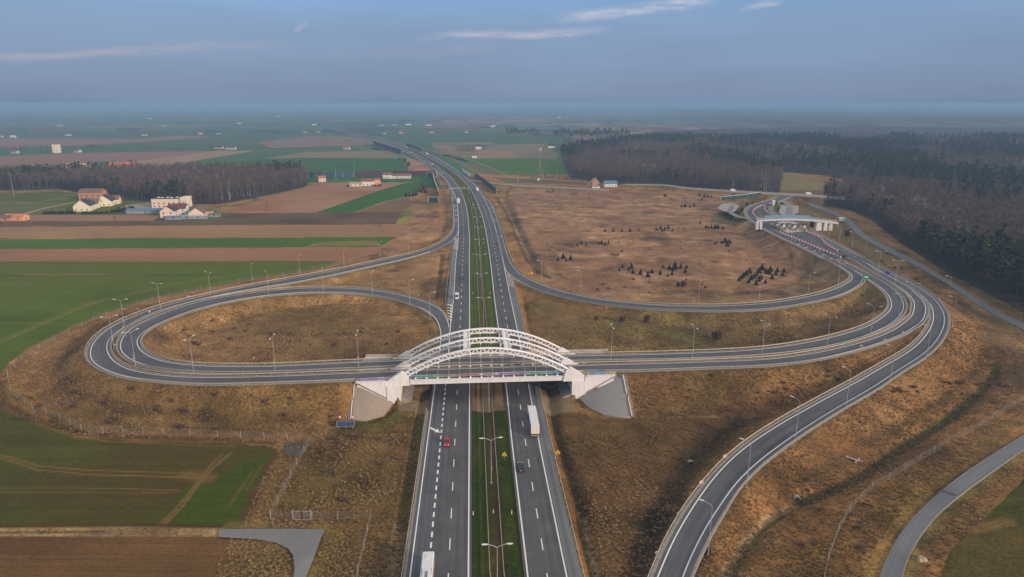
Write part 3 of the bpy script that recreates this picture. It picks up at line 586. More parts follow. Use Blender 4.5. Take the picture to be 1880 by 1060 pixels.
    stroke([(1640, 470), (1700, 500), (1760, 540)], 5, (.07, .052, .035), .7, jit=3); stroke([(1560, 455), (1620, 485), (1650, 505)], 6, (.075, .062, .04), .6, jit=3)
    stroke([(1740, 540), (1800, 580), (1835, 640), (1840, 670)], 3, (.075, .058, .034), .6, jit=1.5)
    # ---- meadow right of the motorway
    MEA = [(935, 347), (1110, 352), (1330, 362), (1400, 410), (1500, 470), (1550, 510), (1530, 530), (1400, 552), (1250, 556), (1100, 545), (1000, 512), (965, 470), (935, 400)]
    paint(MEA, (.252, .158, .098), 1.0, 0, .40, 20, (.195, .118, .075), keep=3)
    paint([(1395, 412), (1490, 462), (1545, 500), (1548, 520), (1500, 542), (1350, 553), (1180, 550), (1300, 545), (1430, 530), (1490, 505), (1480, 475), (1440, 445)], (.185, .13, .08), 1.0, 0, .3, 14, (.15, .105, .06), keep=2)
    for cx, cy, w_, h_ in ((1070, 447, 70, 8), (1215, 440, 50, 5), (1330, 430, 60, 5), (1180, 497, 60, 6), (1080, 478, 30, 4), (1015, 362, 28, 5), (1250, 452, 80, 4), (1120, 402, 40, 6), (1300, 505, 60, 6), (1000, 400, 30, 6)):
        stroke([(cx - w_ / 2, cy), (cx + w_ / 2, cy)], h_ * 1.6, (.115, .068, .048), .55, jit=6)
    stroke([(948, 366), (985, 367), (1006, 370)], 7, (.13, .115, .10), .7, jit=2); stroke([(950, 372), (985, 373), (1010, 371)], 3, (.07, .06, .045), .7, jit=1)
    stroke([(1020, 378), (1050, 388), (1075, 392)], 12, (.15, .12, .06), .5, jit=6)
    dk = (.085, .058, .040)
    stroke([(938, 385), (950, 415), (965, 450), (985, 480), (1010, 500), (1060, 518), (1140, 534), (1240, 543), (1340, 540), (1440, 522), (1490, 503), (1500, 480), (1470, 460), (1440, 440), (1400, 420)], 1.2, dk, .8, jit=.5)
    stroke([(935, 365), (948, 400), (962, 440), (982, 480), (1003, 506)], 6, (.115, .092, .052), .75, jit=1.2)
    stroke([(911, 362), (926, 385), (940, 412), (952, 445), (968, 478), (990, 500), (1010, 512)], 2.6, (.06, .045, .032), .85, jit=.8)
    stroke([(1398, 424), (1440, 450), (1476, 478), (1486, 500), (1468, 520), (1400, 536), (1300, 545)], 3.5, (.115, .082, .048), .75, jit=.8)
    stroke([(1375, 425), (1425, 450), (1452, 472), (1456, 492), (1440, 508), (1380, 528)], 1.8, (.085, .06, .04), .7, jit=.8)
    stroke([(1000, 385), (1020, 405), (1050, 420)], 10, (.16, .105, .07), .5, jit=5); stroke([(1040, 442), (1115, 448)], 11, (.095, .06, .045), .65, jit=5); stroke([(1190, 436), (1290, 442)], 7, (.11, .07, .05), .6, jit=4)
    stroke([(970, 525), (1030, 547), (1120, 562), (1200, 570), (1300, 576), (1420, 574), (1540, 553), (1600, 525)], 3.2, (.085, .062, .035), .75, jit=2)
    stroke([(1180, 548), (1300, 552), (1400, 547), (1500, 528), (1535, 508), (1520, 488), (1480, 465)], 3, (.16, .11, .065), .8, jit=1)
    # areas between the overpass and ramp C
    paint([(970, 545), (1100, 580), (1300, 585), (1500, 565), (1610, 540), (1640, 570), (1580, 600), (1450, 630), (1250, 643), (1060, 647), (985, 620)], (.135, .098, .045), .95, 0, .35, 18, (.110, .105, .035), blend=.8, keep=2)
    stroke([(1200, 608), (1300, 606), (1420, 595), (1540, 590)], 4, (.075, .052, .034), .5, jit=3)
    for k in range(9): stroke([(1035 + 14 * k, 590 + (k % 3) * 3), (1085 + 14 * k, 628 + (k % 2) * 5)], .6, (.075, .055, .03), .6)
    paint([(1150, 682), (1400, 677), (1560, 655), (1690, 605), (1700, 620), (1600, 690), (1480, 745), (1380, 765), (1170, 765)], (.165, .092, .045), 1, 0, .45, 9, (.12, .085, .036), blend=.8, keep=1.5)
    # left loop interior
    paint([(268, 640), (300, 600), (420, 560), (560, 545), (660, 548), (740, 565), (785, 590), (795, 630), (760, 650), (600, 658), (380, 662), (300, 655)], (.205, .128, .062), 1.1, 0, .3, 13, (.155, .105, .045), blend=.85, keep=2)
    for cx, cy, w_ in ((350, 620, 40), (345, 655, 60), (330, 600, 20), (600, 615, 90), (520, 612, 60), (740, 620, 12), (717, 578, 14), (555, 551, 30), (690, 552, 60), (380, 640, 40), (480, 640, 80)):
        stroke([(cx - w_ / 2, cy), (cx + w_ / 2, cy)], 3.5, (.07, .05, .026), .55, jit=4)
    stroke([(400, 632), (300, 650), (285, 625), (320, 590), (420, 556), (560, 542), (690, 548), (765, 575), (795, 610), (798, 640)], 2.4, (.085, .07, .028), .6, jit=1.4)
    paint([(540, 527), (700, 495), (805, 460), (815, 470), (806, 545), (770, 545), (720, 528), (640, 520)], (.20, .128, .066), 1.0, 0, .28, 14, (.165, .115, .05), blend=.8, keep=2)
    stroke([(812, 468), (808, 500), (804, 535), (800, 550)], 1.6, (.05, .042, .022), .8, jit=.6); stroke([(660, 500), (760, 475), (815, 462)], 1.4, (.10, .07, .04), .7)
    # strip beyond, beside the motorway
    paint([(760, 395), (800, 400), (828, 420), (800, 440), (740, 455), (690, 470), (700, 452), (745, 425)], (.255, .15, .085), .9, 0, .25, 20, (.19, .13, .07), keep=2)
    paint([(750, 360), (800, 395), (760, 400)], (.20, .13, .07), .9)
    stroke([(812, 340), (818, 380), (822, 410), (812, 430)], 4, (.10, .085, .05), .6, jit=1.5); stroke([(806, 345), (810, 380), (808, 420)], 4, (.27, .13, .07), .6, jit=1.5)
    stroke([(775, 425), (770, 435), (735, 455), (700, 468), (640, 484)], 1.2, (.20, .15, .09), .6)
    # centre distance: greens, orchard
    paint([(790, 262), (905, 262), (935, 275), (910, 292), (860, 290), (830, 284), (800, 278)], (.20, .155, .09), .3, 0, .2, 40, (.09, .115, .055))
    paint([(700, 240), (940, 238), (900, 262), (840, 262), (790, 262), (745, 255)], (.05, .125, .06), .2)
    paint([(870, 292), (985, 290), (1048, 292), (1046, 318), (930, 318), (895, 304)], (.055, .115, .032), .3)
    paint([(905, 266), (1000, 264), (1026, 285), (1020, 293), (905, 290)], (.17, .15, .10), .4, .6, .2, 30)
    for k in range(12): stroke([(915, 267 + 2.2 * k), (1018, 267 + 2.2 * k)], 2.6, (.08, .07, .05), .5)
    paint([(880, 275), (945, 278), (940, 291), (870, 291)], (.24, .155, .11), .3)
    paint([(860, 318), (900, 320), (1080, 333), (1100, 342), (940, 338), (890, 328)], (.26, .15, .09), .5)
    paint([(905, 326), (1000, 330), (1080, 335), (1078, 340), (930, 336)], (.10, .10, .05), .4)
    stroke([(820, 275), (840, 285), (870, 296), (905, 310), (930, 320)], 3.5, (.27, .21, .16), .7)
    stroke([(760, 270), (800, 278), (835, 292), (880, 318)], 13, (.25, .15, .105), .5, jit=3); stroke([(865, 303), (915, 322)], 16, (.16, .10, .08), .6, jit=5)
    stroke([(470, 277), (700, 277), (735, 280), (748, 290)], 2.2, (.30, .24, .17), .6); stroke([(400, 277), (540, 276.5)], 2, (.33, .28, .2), .5)
    stroke([(655, 268), (665, 273), (690, 277)], 4, (.27, .21, .16), .7)
    # toll area grass, clearings
    paint([(1432, 318), (1480, 326), (1520, 332), (1510, 350), (1432, 350)], (.17, .15, .07), .4, z0=0)
    paint([(1300, 398), (1312, 384), (1365, 360), (1440, 362), (1450, 375), (1370, 405), (1350, 402)], (.13, .12, .05), .5, z0=4.5)
    paint([(1445, 372), (1500, 374), (1560, 405), (1600, 440), (1640, 470), (1620, 480), (1560, 440), (1500, 410), (1460, 395)], (.155, .12, .06), .6, z0=2)
    stroke([(395, 385), (430, 375), (500, 356), (560, 343)], 2.4, (.24, .23, .22), .8)
    stroke([(545, 336.5), (620, 333), (745, 335.5), (768, 336)], 1.8, (.34, .28, .2), .8)
    paint([(232, 377), (258, 374), (275, 371), (340, 375), (300, 380), (252, 388), (218, 389), (215, 385)], (.25, .235, .22), .1)
    paint([(60, 395), (0, 400), (0, 372), (115, 380), (80, 392)], (.10, .11, .05), .5)
    stroke([(0, 372), (60, 372), (122, 364)], 2.2, (.33, .26, .18), .7); stroke([(45, 393), (75, 384), (135, 372)], 4, (.36, .32, .26), .7); stroke([(20, 382), (90, 379)], 2, (.3, .27, .22), .5)
    for wp in ([(-90, 350), (60, 348), (110, 346), (150, 354), (235, 366), (300, 374), (395, 374), (470, 362), (562, 342), (566, 331), (430, 320), (150, 324), (-90, 330)],
               [(1046, 326), (1140, 337), (1265, 343), (1432, 353), (1434, 320), (1400, 292), (1250, 276), (1150, 285), (1030, 292)],
               [(1512, 376), (1560, 385), (1600, 402), (1650, 442), (1735, 496), (1880, 572), (2200, 700), (2600, 384), (1990, 380), (1700, 357), (1510, 362)],
               [(1438, 317), (1520, 324), (1600, 343), (1700, 352), (1990, 374), (2600, 374), (2600, 240), (1880, 240), (1600, 238), (1330, 240), (1200, 244), (1150, 250), (1040, 272), (1040, 300), (1150, 283), (1250, 274), (1400, 290)]):
        paint(wp, (.045, .040, .034), .8, 0, .4, 40, z0=0)
    # ---- trimmed green-brown verge right beside each ramp, motorway median
    ve = (dm > -1) & (dm < 4.2) & (y < 900)
    tt = np.clip((4.2 - dm) / 2.2, 0, 1) * np.clip(fbm(x / 9, y / 9, 91, 3) * 2.6 - .5, 0, 1) * .55
    tt = np.where(ve, tt, 0)[:, None]; c[:, :3] = c[:, :3] * (1 - tt) + np.array([.078, .072, .026])[None] * tt
    Lr = ROADS['LFT'][1]; Rl = ROADS['RGT'][0]
    med = np.r_[Lr[:, :2], Rl[::-1, :2]]
    mn = med.min(0); mx = med.max(0); idx = np.nonzero((x > mn[0]) & (x < mx[0]) & (y > mn[1]) & (y < 1500))[0]; ins = idx[inpoly(med, idx)]
    nz = fbm(x[ins] / 5, y[ins] / 14, 93, 4)[:, None]
    c[ins, :3] = np.where((y[ins] > 245)[:, None], np.array([.062, .090, .020]), np.array([.038, .058, .010])) * (1.1 - nz * .5) + np.array([.060, .052, .02]) * np.clip(nz * 2 - 1, 0, 1); c[ins, 3] = .6
    lc = np.interp(y[ins], Lr[:, 1], Lr[:, 0]); rc = np.interp(y[ins], Rl[:, 1], Rl[:, 0]); w_ = (x[ins] - lc) / np.maximum(rc - lc, .1)
    mid = np.clip(1 - np.abs(w_ - .53) / .12, 0, 1)[:, None] ** .5 * np.clip(.4 + fbm(x[ins] / 3, y[ins] / 9, 94, 3)[:, None], 0, .9)
    c[ins, :3] = c[ins, :3] * (1 - mid) + np.array([.085, .057, .028]) * mid
    und = ins[(y[ins] > 203) & (y[ins] < 240)]
    c[und, :3] = np.array([.17, .115, .075]); c[und, 3] = .5
    wd = (np.abs((x - org[0]) * ax_dir[0] + (y - org[1]) * ax_dir[1]) < 29) & (y > 203) & (y < 238) & (dm > 1.5)
    c[wd, :3] = np.array([.20, .165, .13]); c[wd, 3] = .4
    # overall colour balance; nearer ground painted darker, imitating vignette and light falloff
    nearf = np.clip((260 - y) / 100, 0, 1)[:, None]; c[:, :3] *= np.array([1.30, 1.14, .84])[None] * (1 - nearf) + np.array([1.02, .87, .56])[None] * nearf
    gr_ = (c[:, 1] > c[:, 0] * 1.02)[:, None] & (y < 1250)[:, None]; c[:, :3] = np.where(gr_, c[:, :3] * np.array([.98, 1.10, .56])[None], c[:, :3])
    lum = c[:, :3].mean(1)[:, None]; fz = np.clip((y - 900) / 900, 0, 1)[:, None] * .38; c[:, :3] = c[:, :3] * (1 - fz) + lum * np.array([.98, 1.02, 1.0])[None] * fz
    dg = (c[:, 3] > .75) & (y < 1250)
    mo = .60 + .80 * fbm(x / 5.5, y / 9, 121, 4); mo = mo * (.74 + .52 * fbm(x / 24, y / 30, 122, 3)); dkp = np.clip((fbm(x / 14, y / 16, 123, 4) - .60) * 7, 0, 1) * .42
    c[:, :3] = np.where(dg[:, None], c[:, :3] * (mo * 1.06 * (1 - dkp))[:, None] * np.array([.98, 1.0, 1.10])[None], c[:, :3])
    # ---- mesh
    me = bpy.data.meshes.new('ground'); nr, nc = len(ys), len(us)
    me.vertices.add(n); me.vertices.foreach_set('co', np.stack([x, y, z], 1).astype(np.float32).ravel())
    i = (np.arange(nr - 1)[:, None] * nc + np.arange(nc - 1)[None]).ravel()
    q = np.stack([i, i + 1, i + nc + 1, i + nc], 1).astype(np.int32); nf = len(q)
    me.loops.add(nf * 4); me.loops.foreach_set('vertex_index', q.ravel()); me.polygons.add(nf); me.polygons.foreach_set('loop_start', np.arange(nf, dtype=np.int32) * 4)
    me.polygons.foreach_set('use_smooth', np.ones(nf, bool))
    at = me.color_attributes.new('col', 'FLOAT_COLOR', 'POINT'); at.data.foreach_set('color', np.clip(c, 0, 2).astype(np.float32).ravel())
    a2 = me.attributes.new('fur', 'FLOAT', 'POINT'); a2.data.foreach_set('value', fur)
    me.update(calc_edges=True)
    m = bpy.data.materials.new('ground_soil_grass'); m.use_nodes = True; nt = m.node_tree; N = nt.nodes; L = nt.links; b = N['Principled BSDF']
    b.inputs['Roughness'].default_value = .95; b.inputs['Specular IOR Level'].default_value = .12
    ca = N.new('ShaderNodeAttribute'); ca.attribute_name = 'col'; fa = N.new('ShaderNodeAttribute'); fa.attribute_name = 'fur'
    tc = N.new('ShaderNodeTexCoord')
    def noise(sc, det, ro, st=None, rot=0):
        q = N.new('ShaderNodeTexNoise'); q.inputs['Scale'].default_value = sc; q.inputs['Detail'].default_value = det; q.inputs['Roughness'].default_value = ro
        mp = N.new('ShaderNodeMapping'); mp.inputs['Scale'].default_value = st or (1, 1, 1); mp.inputs['Rotation'].default_value = (0, 0, rot); L.new(tc.outputs['Object'], mp.inputs[0]); L.new(mp.outputs[0], q.inputs['Vector'])
        return q.outputs[0]
    def mth(op, a, b_):
        q = N.new('ShaderNodeMath'); q.operation = op
        for k, v in enumerate((a, b_)):
            if isinstance(v, (int, float)): q.inputs[k].default_value = v
            else: L.new(v, q.inputs[k])
        return q.outputs[0]
    nA = noise(1.1, 6, .82); nB = noise(.16, 4, .6); nF = noise(1.0, 3, .6, (.012, .9, 1), R_(1.5)); nG = noise(2.5, 4, .7)
    rough = mth('SUBTRACT', mth('ADD', mth('MULTIPLY', nA, 5.6), mth('MULTIPLY', nB, 1.4)), 3.5)     # about -1..1
    g = mth('ADD', 1.0, mth('MULTIPLY', ca.outputs['Alpha'], mth('MULTIPLY', rough, .80)))
    g = mth('MULTIPLY', g, mth('ADD', 1.0, mth('MULTIPLY', fa.outputs['Fac'], mth('MULTIPLY', mth('SUBTRACT', nF, .5), 1.5))))
    g = mth('MULTIPLY', g, mth('ADD', .88, mth('MULTIPLY', nG, .24)))
    g = mth('MAXIMUM', g, .25)
    v = N.new('ShaderNodeVectorMath'); v.operation = 'SCALE'; L.new(ca.outputs['Color'], v.inputs[0]); L.new(g, v.inputs['Scale'])
    # straw coloured tufts
    mx = N.new('ShaderNodeMixRGB'); mx.blend_type = 'MIX'; L.new(v.outputs[0], mx.inputs[1]); mx.inputs[2].default_value = (.36, .235, .12, 1)
    tf = N.new('ShaderNodeMapRange'); L.new(noise(1.3, 3, .8, None, .7), tf.inputs[0]); tf.inputs[1].default_value = .55; tf.inputs[2].default_value = .72; tf.inputs[3].default_value = 0; tf.inputs[4].default_value = .42
    rr = N.new('ShaderNodeMapRange'); L.new(ca.outputs['Alpha'], rr.inputs[0]); rr.inputs[1].default_value = .7; rr.inputs[2].default_value = 1
    L.new(mth('MULTIPLY', tf.outputs[0], rr.outputs[0]), mx.inputs[0]); L.new(mx.outputs[0], b.inputs['Base Color'])
    bp = N.new('ShaderNodeBump'); bp.inputs['Distance'].default_value = .35; L.new(mth('MULTIPLY', ca.outputs['Alpha'], .55), bp.inputs['Strength']); L.new(nA, bp.inputs['Height']); L.new(bp.outputs[0], b.inputs['Normal'])
    me.materials.append(m)
    o = bpy.data.objects.new('ground', me); COL.objects.link(o); prop(o, 'brown dry grass verges, green crops and ploughed fields reaching the horizon', None, None, 'structure'); return o
build_ground()

# ------------------------------------------------------------------ road sheets and paint
def strip(nm_obj, A, B, z, m, label=None, lip=0.0, thick=.0):
    """sheet between polylines A and B raised by z; lip adds vertical skirts"""
    n = len(A); vs = []; uv = []; d = 0
    for i in range(n):
        if i: d += math.dist(A[i][:2], A[i - 1][:2])
        vs += [(A[i][0], A[i][1], A[i][2] + z), (B[i][0], B[i][1], B[i][2] + z)]; uv += [(0, d), (1, d)]
    fs = [(2 * i, 2 * i + 1, 2 * i + 3, 2 * i + 2) for i in range(n - 1)]
    if lip:
        b0 = len(vs)
        for i in range(n): vs += [(A[i][0], A[i][1], A[i][2] + z - lip), (B[i][0], B[i][1], B[i][2] + z - lip)]; uv += [(0, 0), (1, 0)]
        for i in range(n - 1): fs += [(2 * i, 2 * i + 2, b0 + 2 * i + 2, b0 + 2 * i), (2 * i + 3, 2 * i + 1, b0 + 2 * i + 1, b0 + 2 * i + 3)]
    mb = MB(); mb.v = vs; mb.f = fs; mb.m = [0] * len(fs); o = mb.build(nm_obj, m, uv=uv); prop(o, label, None, None, 'structure'); return o
def offs(Lp, Rp, side, off):
    """polyline offset: side -1 from the left line outwards, +1 from the right line outwards"""
    d = Rp - Lp; d[:, 2] = 0; d = d / np.linalg.norm(d, axis=1)[:, None]
    return (Lp - d * off) if side < 0 else (Rp + d * off)
PAINT = MB()
def paint_line(C, w, z, dash=None, i0=0, i1=None, start=0.):
    C = C[i0:i1]; t = np.gradient(C, axis=0)[:, :2]; t /= np.linalg.norm(t, axis=1)[:, None] + 1e-9; nr = np.stack([-t[:, 1], t[:, 0]], 1)
    if dash is None:
        vs = []
        for p, q in zip(C, nr): vs += [(p[0] + q[0] * w / 2, p[1] + q[1] * w / 2, p[2] + z), (p[0] - q[0] * w / 2, p[1] - q[1] * w / 2, p[2] + z)]
        PAINT.add(vs, [(2 * i, 2 * i + 1, 2 * i + 3, 2 * i + 2) for i in range(len(C) - 1)]); return
    s = np.r_[0, np.cumsum(np.linalg.norm(np.diff(C, axis=0), axis=1))]; on, per = dash; a = start
    while a + on < s[-1]:
        vs = []
        for q in (a, a + on / 2, a + on):
            p = [np.interp(q, s, C[:, k]) for k in range(3)]; nn = [np.interp(q, s, nr[:, k]) for k in range(2)]
            vs += [(p[0] + nn[0] * w / 2, p[1] + nn[1] * w / 2, p[2] + z), (p[0] - nn[0] * w / 2, p[1] - nn[1] * w / 2, p[2] + z)]
        PAINT.add(vs, [(0, 1, 3, 2), (2, 3, 5, 4)]); a += per
def yidx(P, y0, y1):
    k = np.nonzero((P[:, 1] >= y0) & (P[:, 1] <= y1))[0]; return k[0], k[-1] + 1
def Y_of(py, z=0): return W(940, py, z)[1]
def build_roads():
    for nm, ml, mr, z, m, lab in (('LFT', .45, .7, .0, M_ASPH, 'dark asphalt carriageway with oncoming traffic, left of the grassy median'), ('RGT', .7, .4, .0, M_ASPH, 'dark asphalt carriageway leading away, right of the grassy median'),
            ('FRT', .9, .9, .012, M_ASPH_R, 'long ramp carriageway crossing the bridge on the near side and looping left'), ('BCK', .9, .9, .024, M_ASPH_R, 'inner loop carriageway crossing the bridge on the far side'),
            ('CRM', .7, .9, .018, M_ASPH_R, 'curved exit ramp skirting the brown meadow'), ('DRM', .9, 1.5, .03, M_ASPH_R, 'outer ramp sweeping round to the lower right edge'), ('TOL', 1.2, 1.2, -.006, M_ASPH, 'wide asphalt apron of the toll station')):
        Lp, Rp = ROADS[nm]
        strip('motorway' if nm in ('LFT', 'RGT') else ('toll_apron' if nm == 'TOL' else 'ramp_road'), offs(Lp, Rp, -1, ml), offs(Lp, Rp, 1, mr), z, m, lab, lip=.9)
    for nm, lab, m in (('SVU', 'grey service road between the ramps and the right wood', M_SERV), ('SVL', 'pale grey service road curving out of the lower right corner', M_SERV), ('LOC', 'narrow local road behind the brown meadow', M_CONCD), ('NRD', 'pale local road passing the toll station roundabout', M_CONCD)):
        Lp, Rp = ROADS[nm]; strip('service_road' if nm[0] == 'S' else 'local_road', Lp, Rp, .06, m, lab, lip=.7)
    # pale edge gutters and paved shoulders
    for nm, side, off, w, z in (('FRT', -1, .9, .8, .0), ('FRT', 1, .9, .8, .0), ('BCK', -1, .9, .8, .01), ('BCK', 1, .9, .7, .01), ('CRM', -1, .7, .8, .01), ('CRM', 1, .9, .8, .01), ('DRM', -1, .9, .9, .01), ('DRM', 1, 1.5, .7, .01), ('TOL', -1, 1.2, 1.2, -.02), ('TOL', 1, 1.2, 1.2, -.02), ('SVL', -1, 0, .18, .03)):
        Lp, Rp = ROADS[nm]
        a = offs(Lp, Rp, side, off - .02); b = offs(Lp, Rp, side, off + w)
        if nm in ('FRT', 'BCK') :     # leave the motorway part out
            k = np.nonzero(Lp[:, 2] > .25)[0]; a = a[k[0]:k[-1] + 1]; b = b[k[0]:k[-1] + 1]
        if nm == 'CRM':
            k = np.nonzero(Lp[:, 2] > .05)[0]; a = a[k[0]:]; b = b[k[0]:]
        if side < 0: a, b = b, a
        strip('paved_edge', a, b, z, M_CONCD, 'pale paved edging strip along a carriageway', lip=.4)
    Lp, Rp = ROADS['RGT']
    for y0, y1 in ((60, Y_of(519)), (Y_of(357), 2600)):
        i, j = yidx(Lp, y0, y1); strip('hard_shoulder', offs(Lp, Rp, 1, .38)[i:j], offs(Lp, Rp, 1, 3.3)[i:j], -.004, M_ASPH_L, 'pale hard shoulder right of the outbound carriageway', lip=.3)
    Lp, Rp = ROADS['LFT']
    for y0, y1 in ((Y_of(566), Y_of(436)), (Y_of(352), 2600)):
        i, j = yidx(Lp, y0, y1); strip('hard_shoulder', offs(Lp, Rp, -1, 3.0)[i:j], offs(Lp, Rp, -1, .43)[i:j], -.004, M_ASPH_L, 'hard shoulder beside the oncoming carriageway', lip=.3)
    i, j = yidx(ROADS['BCK'][0], 60, 222); a = ROADS['BCK']; k = [q for q in range(i, len(a[0])) if a[0][q][1] < 205 and a[0][q][2] < .1]
    strip('paved_edge', offs(*a, -1, 1.5)[k[0]:], offs(*a, -1, .85)[k[0]:], .0, M_CONCD, 'pale paved edging beside the acceleration lane', lip=.3)
    # paint
    zl = .075
    for nm in ('LFT', 'RGT'):
        Lp, Rp = ROADS[nm]; cen = (Lp + Rp) / 2
        inner, outer = (Rp, Lp) if nm == 'LFT' else (Lp, Rp)
        paint_line(inner, .34, zl)
        paint_line(cen, .26, zl, (4.2, 12.0), start=3.0)
        if nm == 'LFT':
            i, j = yidx(outer, Y_of(660), 2600); paint_line(outer[i:j], .32, zl)
            i, j = yidx(outer, 70, Y_of(662)); paint_line(outer[i:j], .42, zl + .01, (2.1, 3.95))
        else:
            i, j = yidx(outer, 70, Y_of(468)); paint_line(outer[i:j], .32, zl)
            i, j = yidx(outer, Y_of(468), Y_of(430)); paint_line(outer[i:j], .4, zl, (2.1, 3.95))
            i, j = yidx(outer, Y_of(430), 2600); paint_line(outer[i:j], .32, zl)
    for nm in ('FRT', 'BCK', 'CRM', 'DRM', 'TOL'):
        Lp, Rp = ROADS[nm]
        for P in (Lp, Rp):
            Q = P
            if nm == 'BCK' and P is Rp: Q = P[:[k for k in range(len(P)) if P[k][2] < .04][0] + 4]
            if nm == 'CRM' and P is Rp: Q = P[[k for k in range(len(P)) if P[k][1] < Y_of(489) ][0]:] if True else P
            if nm == 'FRT' and P is Lp: Q = P[:[k for k in range(len(P)) if P[k][2] < .05 and P[k][1] > 400][-1] - 2] if False else P
            paint_line(Q, .3, zl - .01)
    # hatched gores: stripes between two edge lines
    def hatch(pairs, z=.06, w=.55):
        for a, b in pairs:
            A = W(*a, z); B = W(*b, z); d = (B - A); PAINT.beam(A, B, w, .012)
    hatch([((921, 497.5 + 0), (921, 497.5))][:0])
    for k in range(9):
        y = 504 + k * 2.6; x0 = 926.5 + (y - 490) * .2; hatch([((x0 + .5, y), (min(x0 + 2 + (y - 496) * .62, 943.5), y + 2.2))], w=.6)
    for k in range(6):
        y = 560 + k * 5.2; r = 830.5 - (y - 560) * .085; l = max(820.5, 820.5 + (y - 572) * .22) if k > 1 else 820.5
        hatch([((l, y + .5), ((l + r) / 2, y - .8)), (((l + r) / 2, y - .8), (r, y + 3))], w=.9)
    for k in range(7):
        y = 437 + k * 3.0; hatch([((840.6, y + 3), (835 - k * .5, y))], w=.6)
    # bars across the deceleration lane tip, merge arrow, lane arrows
    hatch([((899.5, 382), (904, 382.6)), ((902, 389), (908, 389.8)), ((907.5, 404.8), (913.5, 405.6)), ((916, 434.5), (922.5, 435.3))], w=.8)
    A = W(789.5, 785, .06); B = W(801.5, 791.5, .06); PAINT.beam(A, B, .75, .012)
    PAINT.add([W(807.5, 794.5, .065), W(797.8, 793.6, .065), W(803.3, 786.8, .065)], [(0, 1, 2)])
    for px, py in ((832.8, 364.5), (835.8, 378.5), (837, 387), (837.6, 395.5), (837.6, 405)):
        p = W(px, py, .06); PAINT.box((p.x, p.y, .06), (.5, 4.2, .012)); PAINT.box((p.x - .7, p.y + 1.5, .062), (1.4, 1.4, .012))
    for px, py in ((1466, 449), (1480, 455), (1495, 461), (1512, 468.5), (1527, 475.5)):
        p = W(px, py, 5.06); PAINT.box((p.x, p.y, 5.06), (2.2, 1.0, .012))
    # dashed lanes on the toll apron
    Lp, Rp = ROADS['TOL']
    k = len(Lp) // 2; Cn = Lp + (Rp - Lp) * .16; paint_line(Cn[:int(k * .85)], .3, zl + .02, (2, 6)); Cn = Lp + (Rp - Lp) * .86; paint_line(Cn[:int(k * .6)], .3, zl + .02, (2, 4))
    o = PAINT.build('road_marking', M_LINE); prop(o, 'white painted lane lines, dashes and hatching', None, None, 'structure')
    # pale paved gore between the two right hand ramps
    L1 = [(1646, 515.8), (1667, 527.5), (1681, 538), (1692, 548.6), (1699, 558), (1701, 566), (1699, 577), (1697, 584)]
    R1 = [(1648, 515.5), (1669, 526.8), (1684, 536.8), (1697, 547.8), (1707.5, 560), (1711.5, 568), (1712, 577), (1711, 585)]
    strip('gore_paving', [W(*p, 5 + .125 * i) for i, p in enumerate(L1)], [W(*p, 5 + .125 * i) for i, p in enumerate(R1)], .07, M_CONC, 'pale paved wedge between two diverging ramps', lip=.3)
    L1 = [(1580, 504.5), (1584, 508), (1588, 513)]; R1 = [(1583, 504), (1590, 508), (1592, 513)]
    strip('gore_paving', [W(*p, 5) for p in L1], [W(*p, 5) for p in R1], .07, M_CONC, 'small pale paved wedge below the green exit sign', lip=.3)
    # asphalt stub at the lower left, patch on the service road
    T = [(402, 971.5), (470, 971), (540, 971), (596, 972), (585, 1000), (574, 1030), (560, 1065), (525, 1180)]; Bo = [(402, 986), (470, 990), (505, 996), (530, 1008), (538, 1020), (541, 1042), (537, 1075), (505, 1180)]
    P = T + Bo; mb = MB(); mb.add([W(*p, -.38) for p in P], [(i, 8 + i, 9 + i, i + 1) for i in range(7)]); o = mb.build('asphalt_turnaround', asphalt('asphalt_stub', (.21, .205, .20), .2), uv=[(0, 0)] * len(P)); prop(o, 'grey asphalt stub where the dirt track ends', None, None, 'structure')
    mb = MB(); mb.add([W(1722, 902.5, -.43), W(1752, 912, -.43), W(1757, 908, -.43), W(1729, 899, -.43)], [(0, 1, 2, 3)]); o = mb.build('asphalt_patch', M_ASPH); prop(o, 'dark joint patch across the service road', None, None, 'structure')
build_roads()
#@@NEXT
# ------------------------------------------------------------------ helpers that find a traced spot on the ground
def on_ground(px, py, dz=0.0):
    z = 0.0
    for _ in range(12):
        p = W(px, py, z + dz); z = .5 * z + .5 * gz(p.x, p.y)
    p = W(px, py, z + dz); p.z = z; return p
ROADPTS = []
for nm in ('LFT', 'RGT', 'FRT', 'BCK', 'CRM', 'DRM', 'TOL'):
    Lp, Rp = ROADS[nm]; cc = (Lp + Rp) / 2; tt = np.gradient(cc, axis=0)
    ROADPTS.append((nm, cc, tt))
def road_dir(p, only=None):
    best = None
    for nm, cc, tt in ROADPTS:
        if only and nm not in only: continue
        d = np.hypot(cc[:, 0] - p[0], cc[:, 1] - p[1]); k = int(d.argmin())
        if best is None or d[k] < best[0]: best = (d[k], nm, k, tt[k], cc[k])
    return best
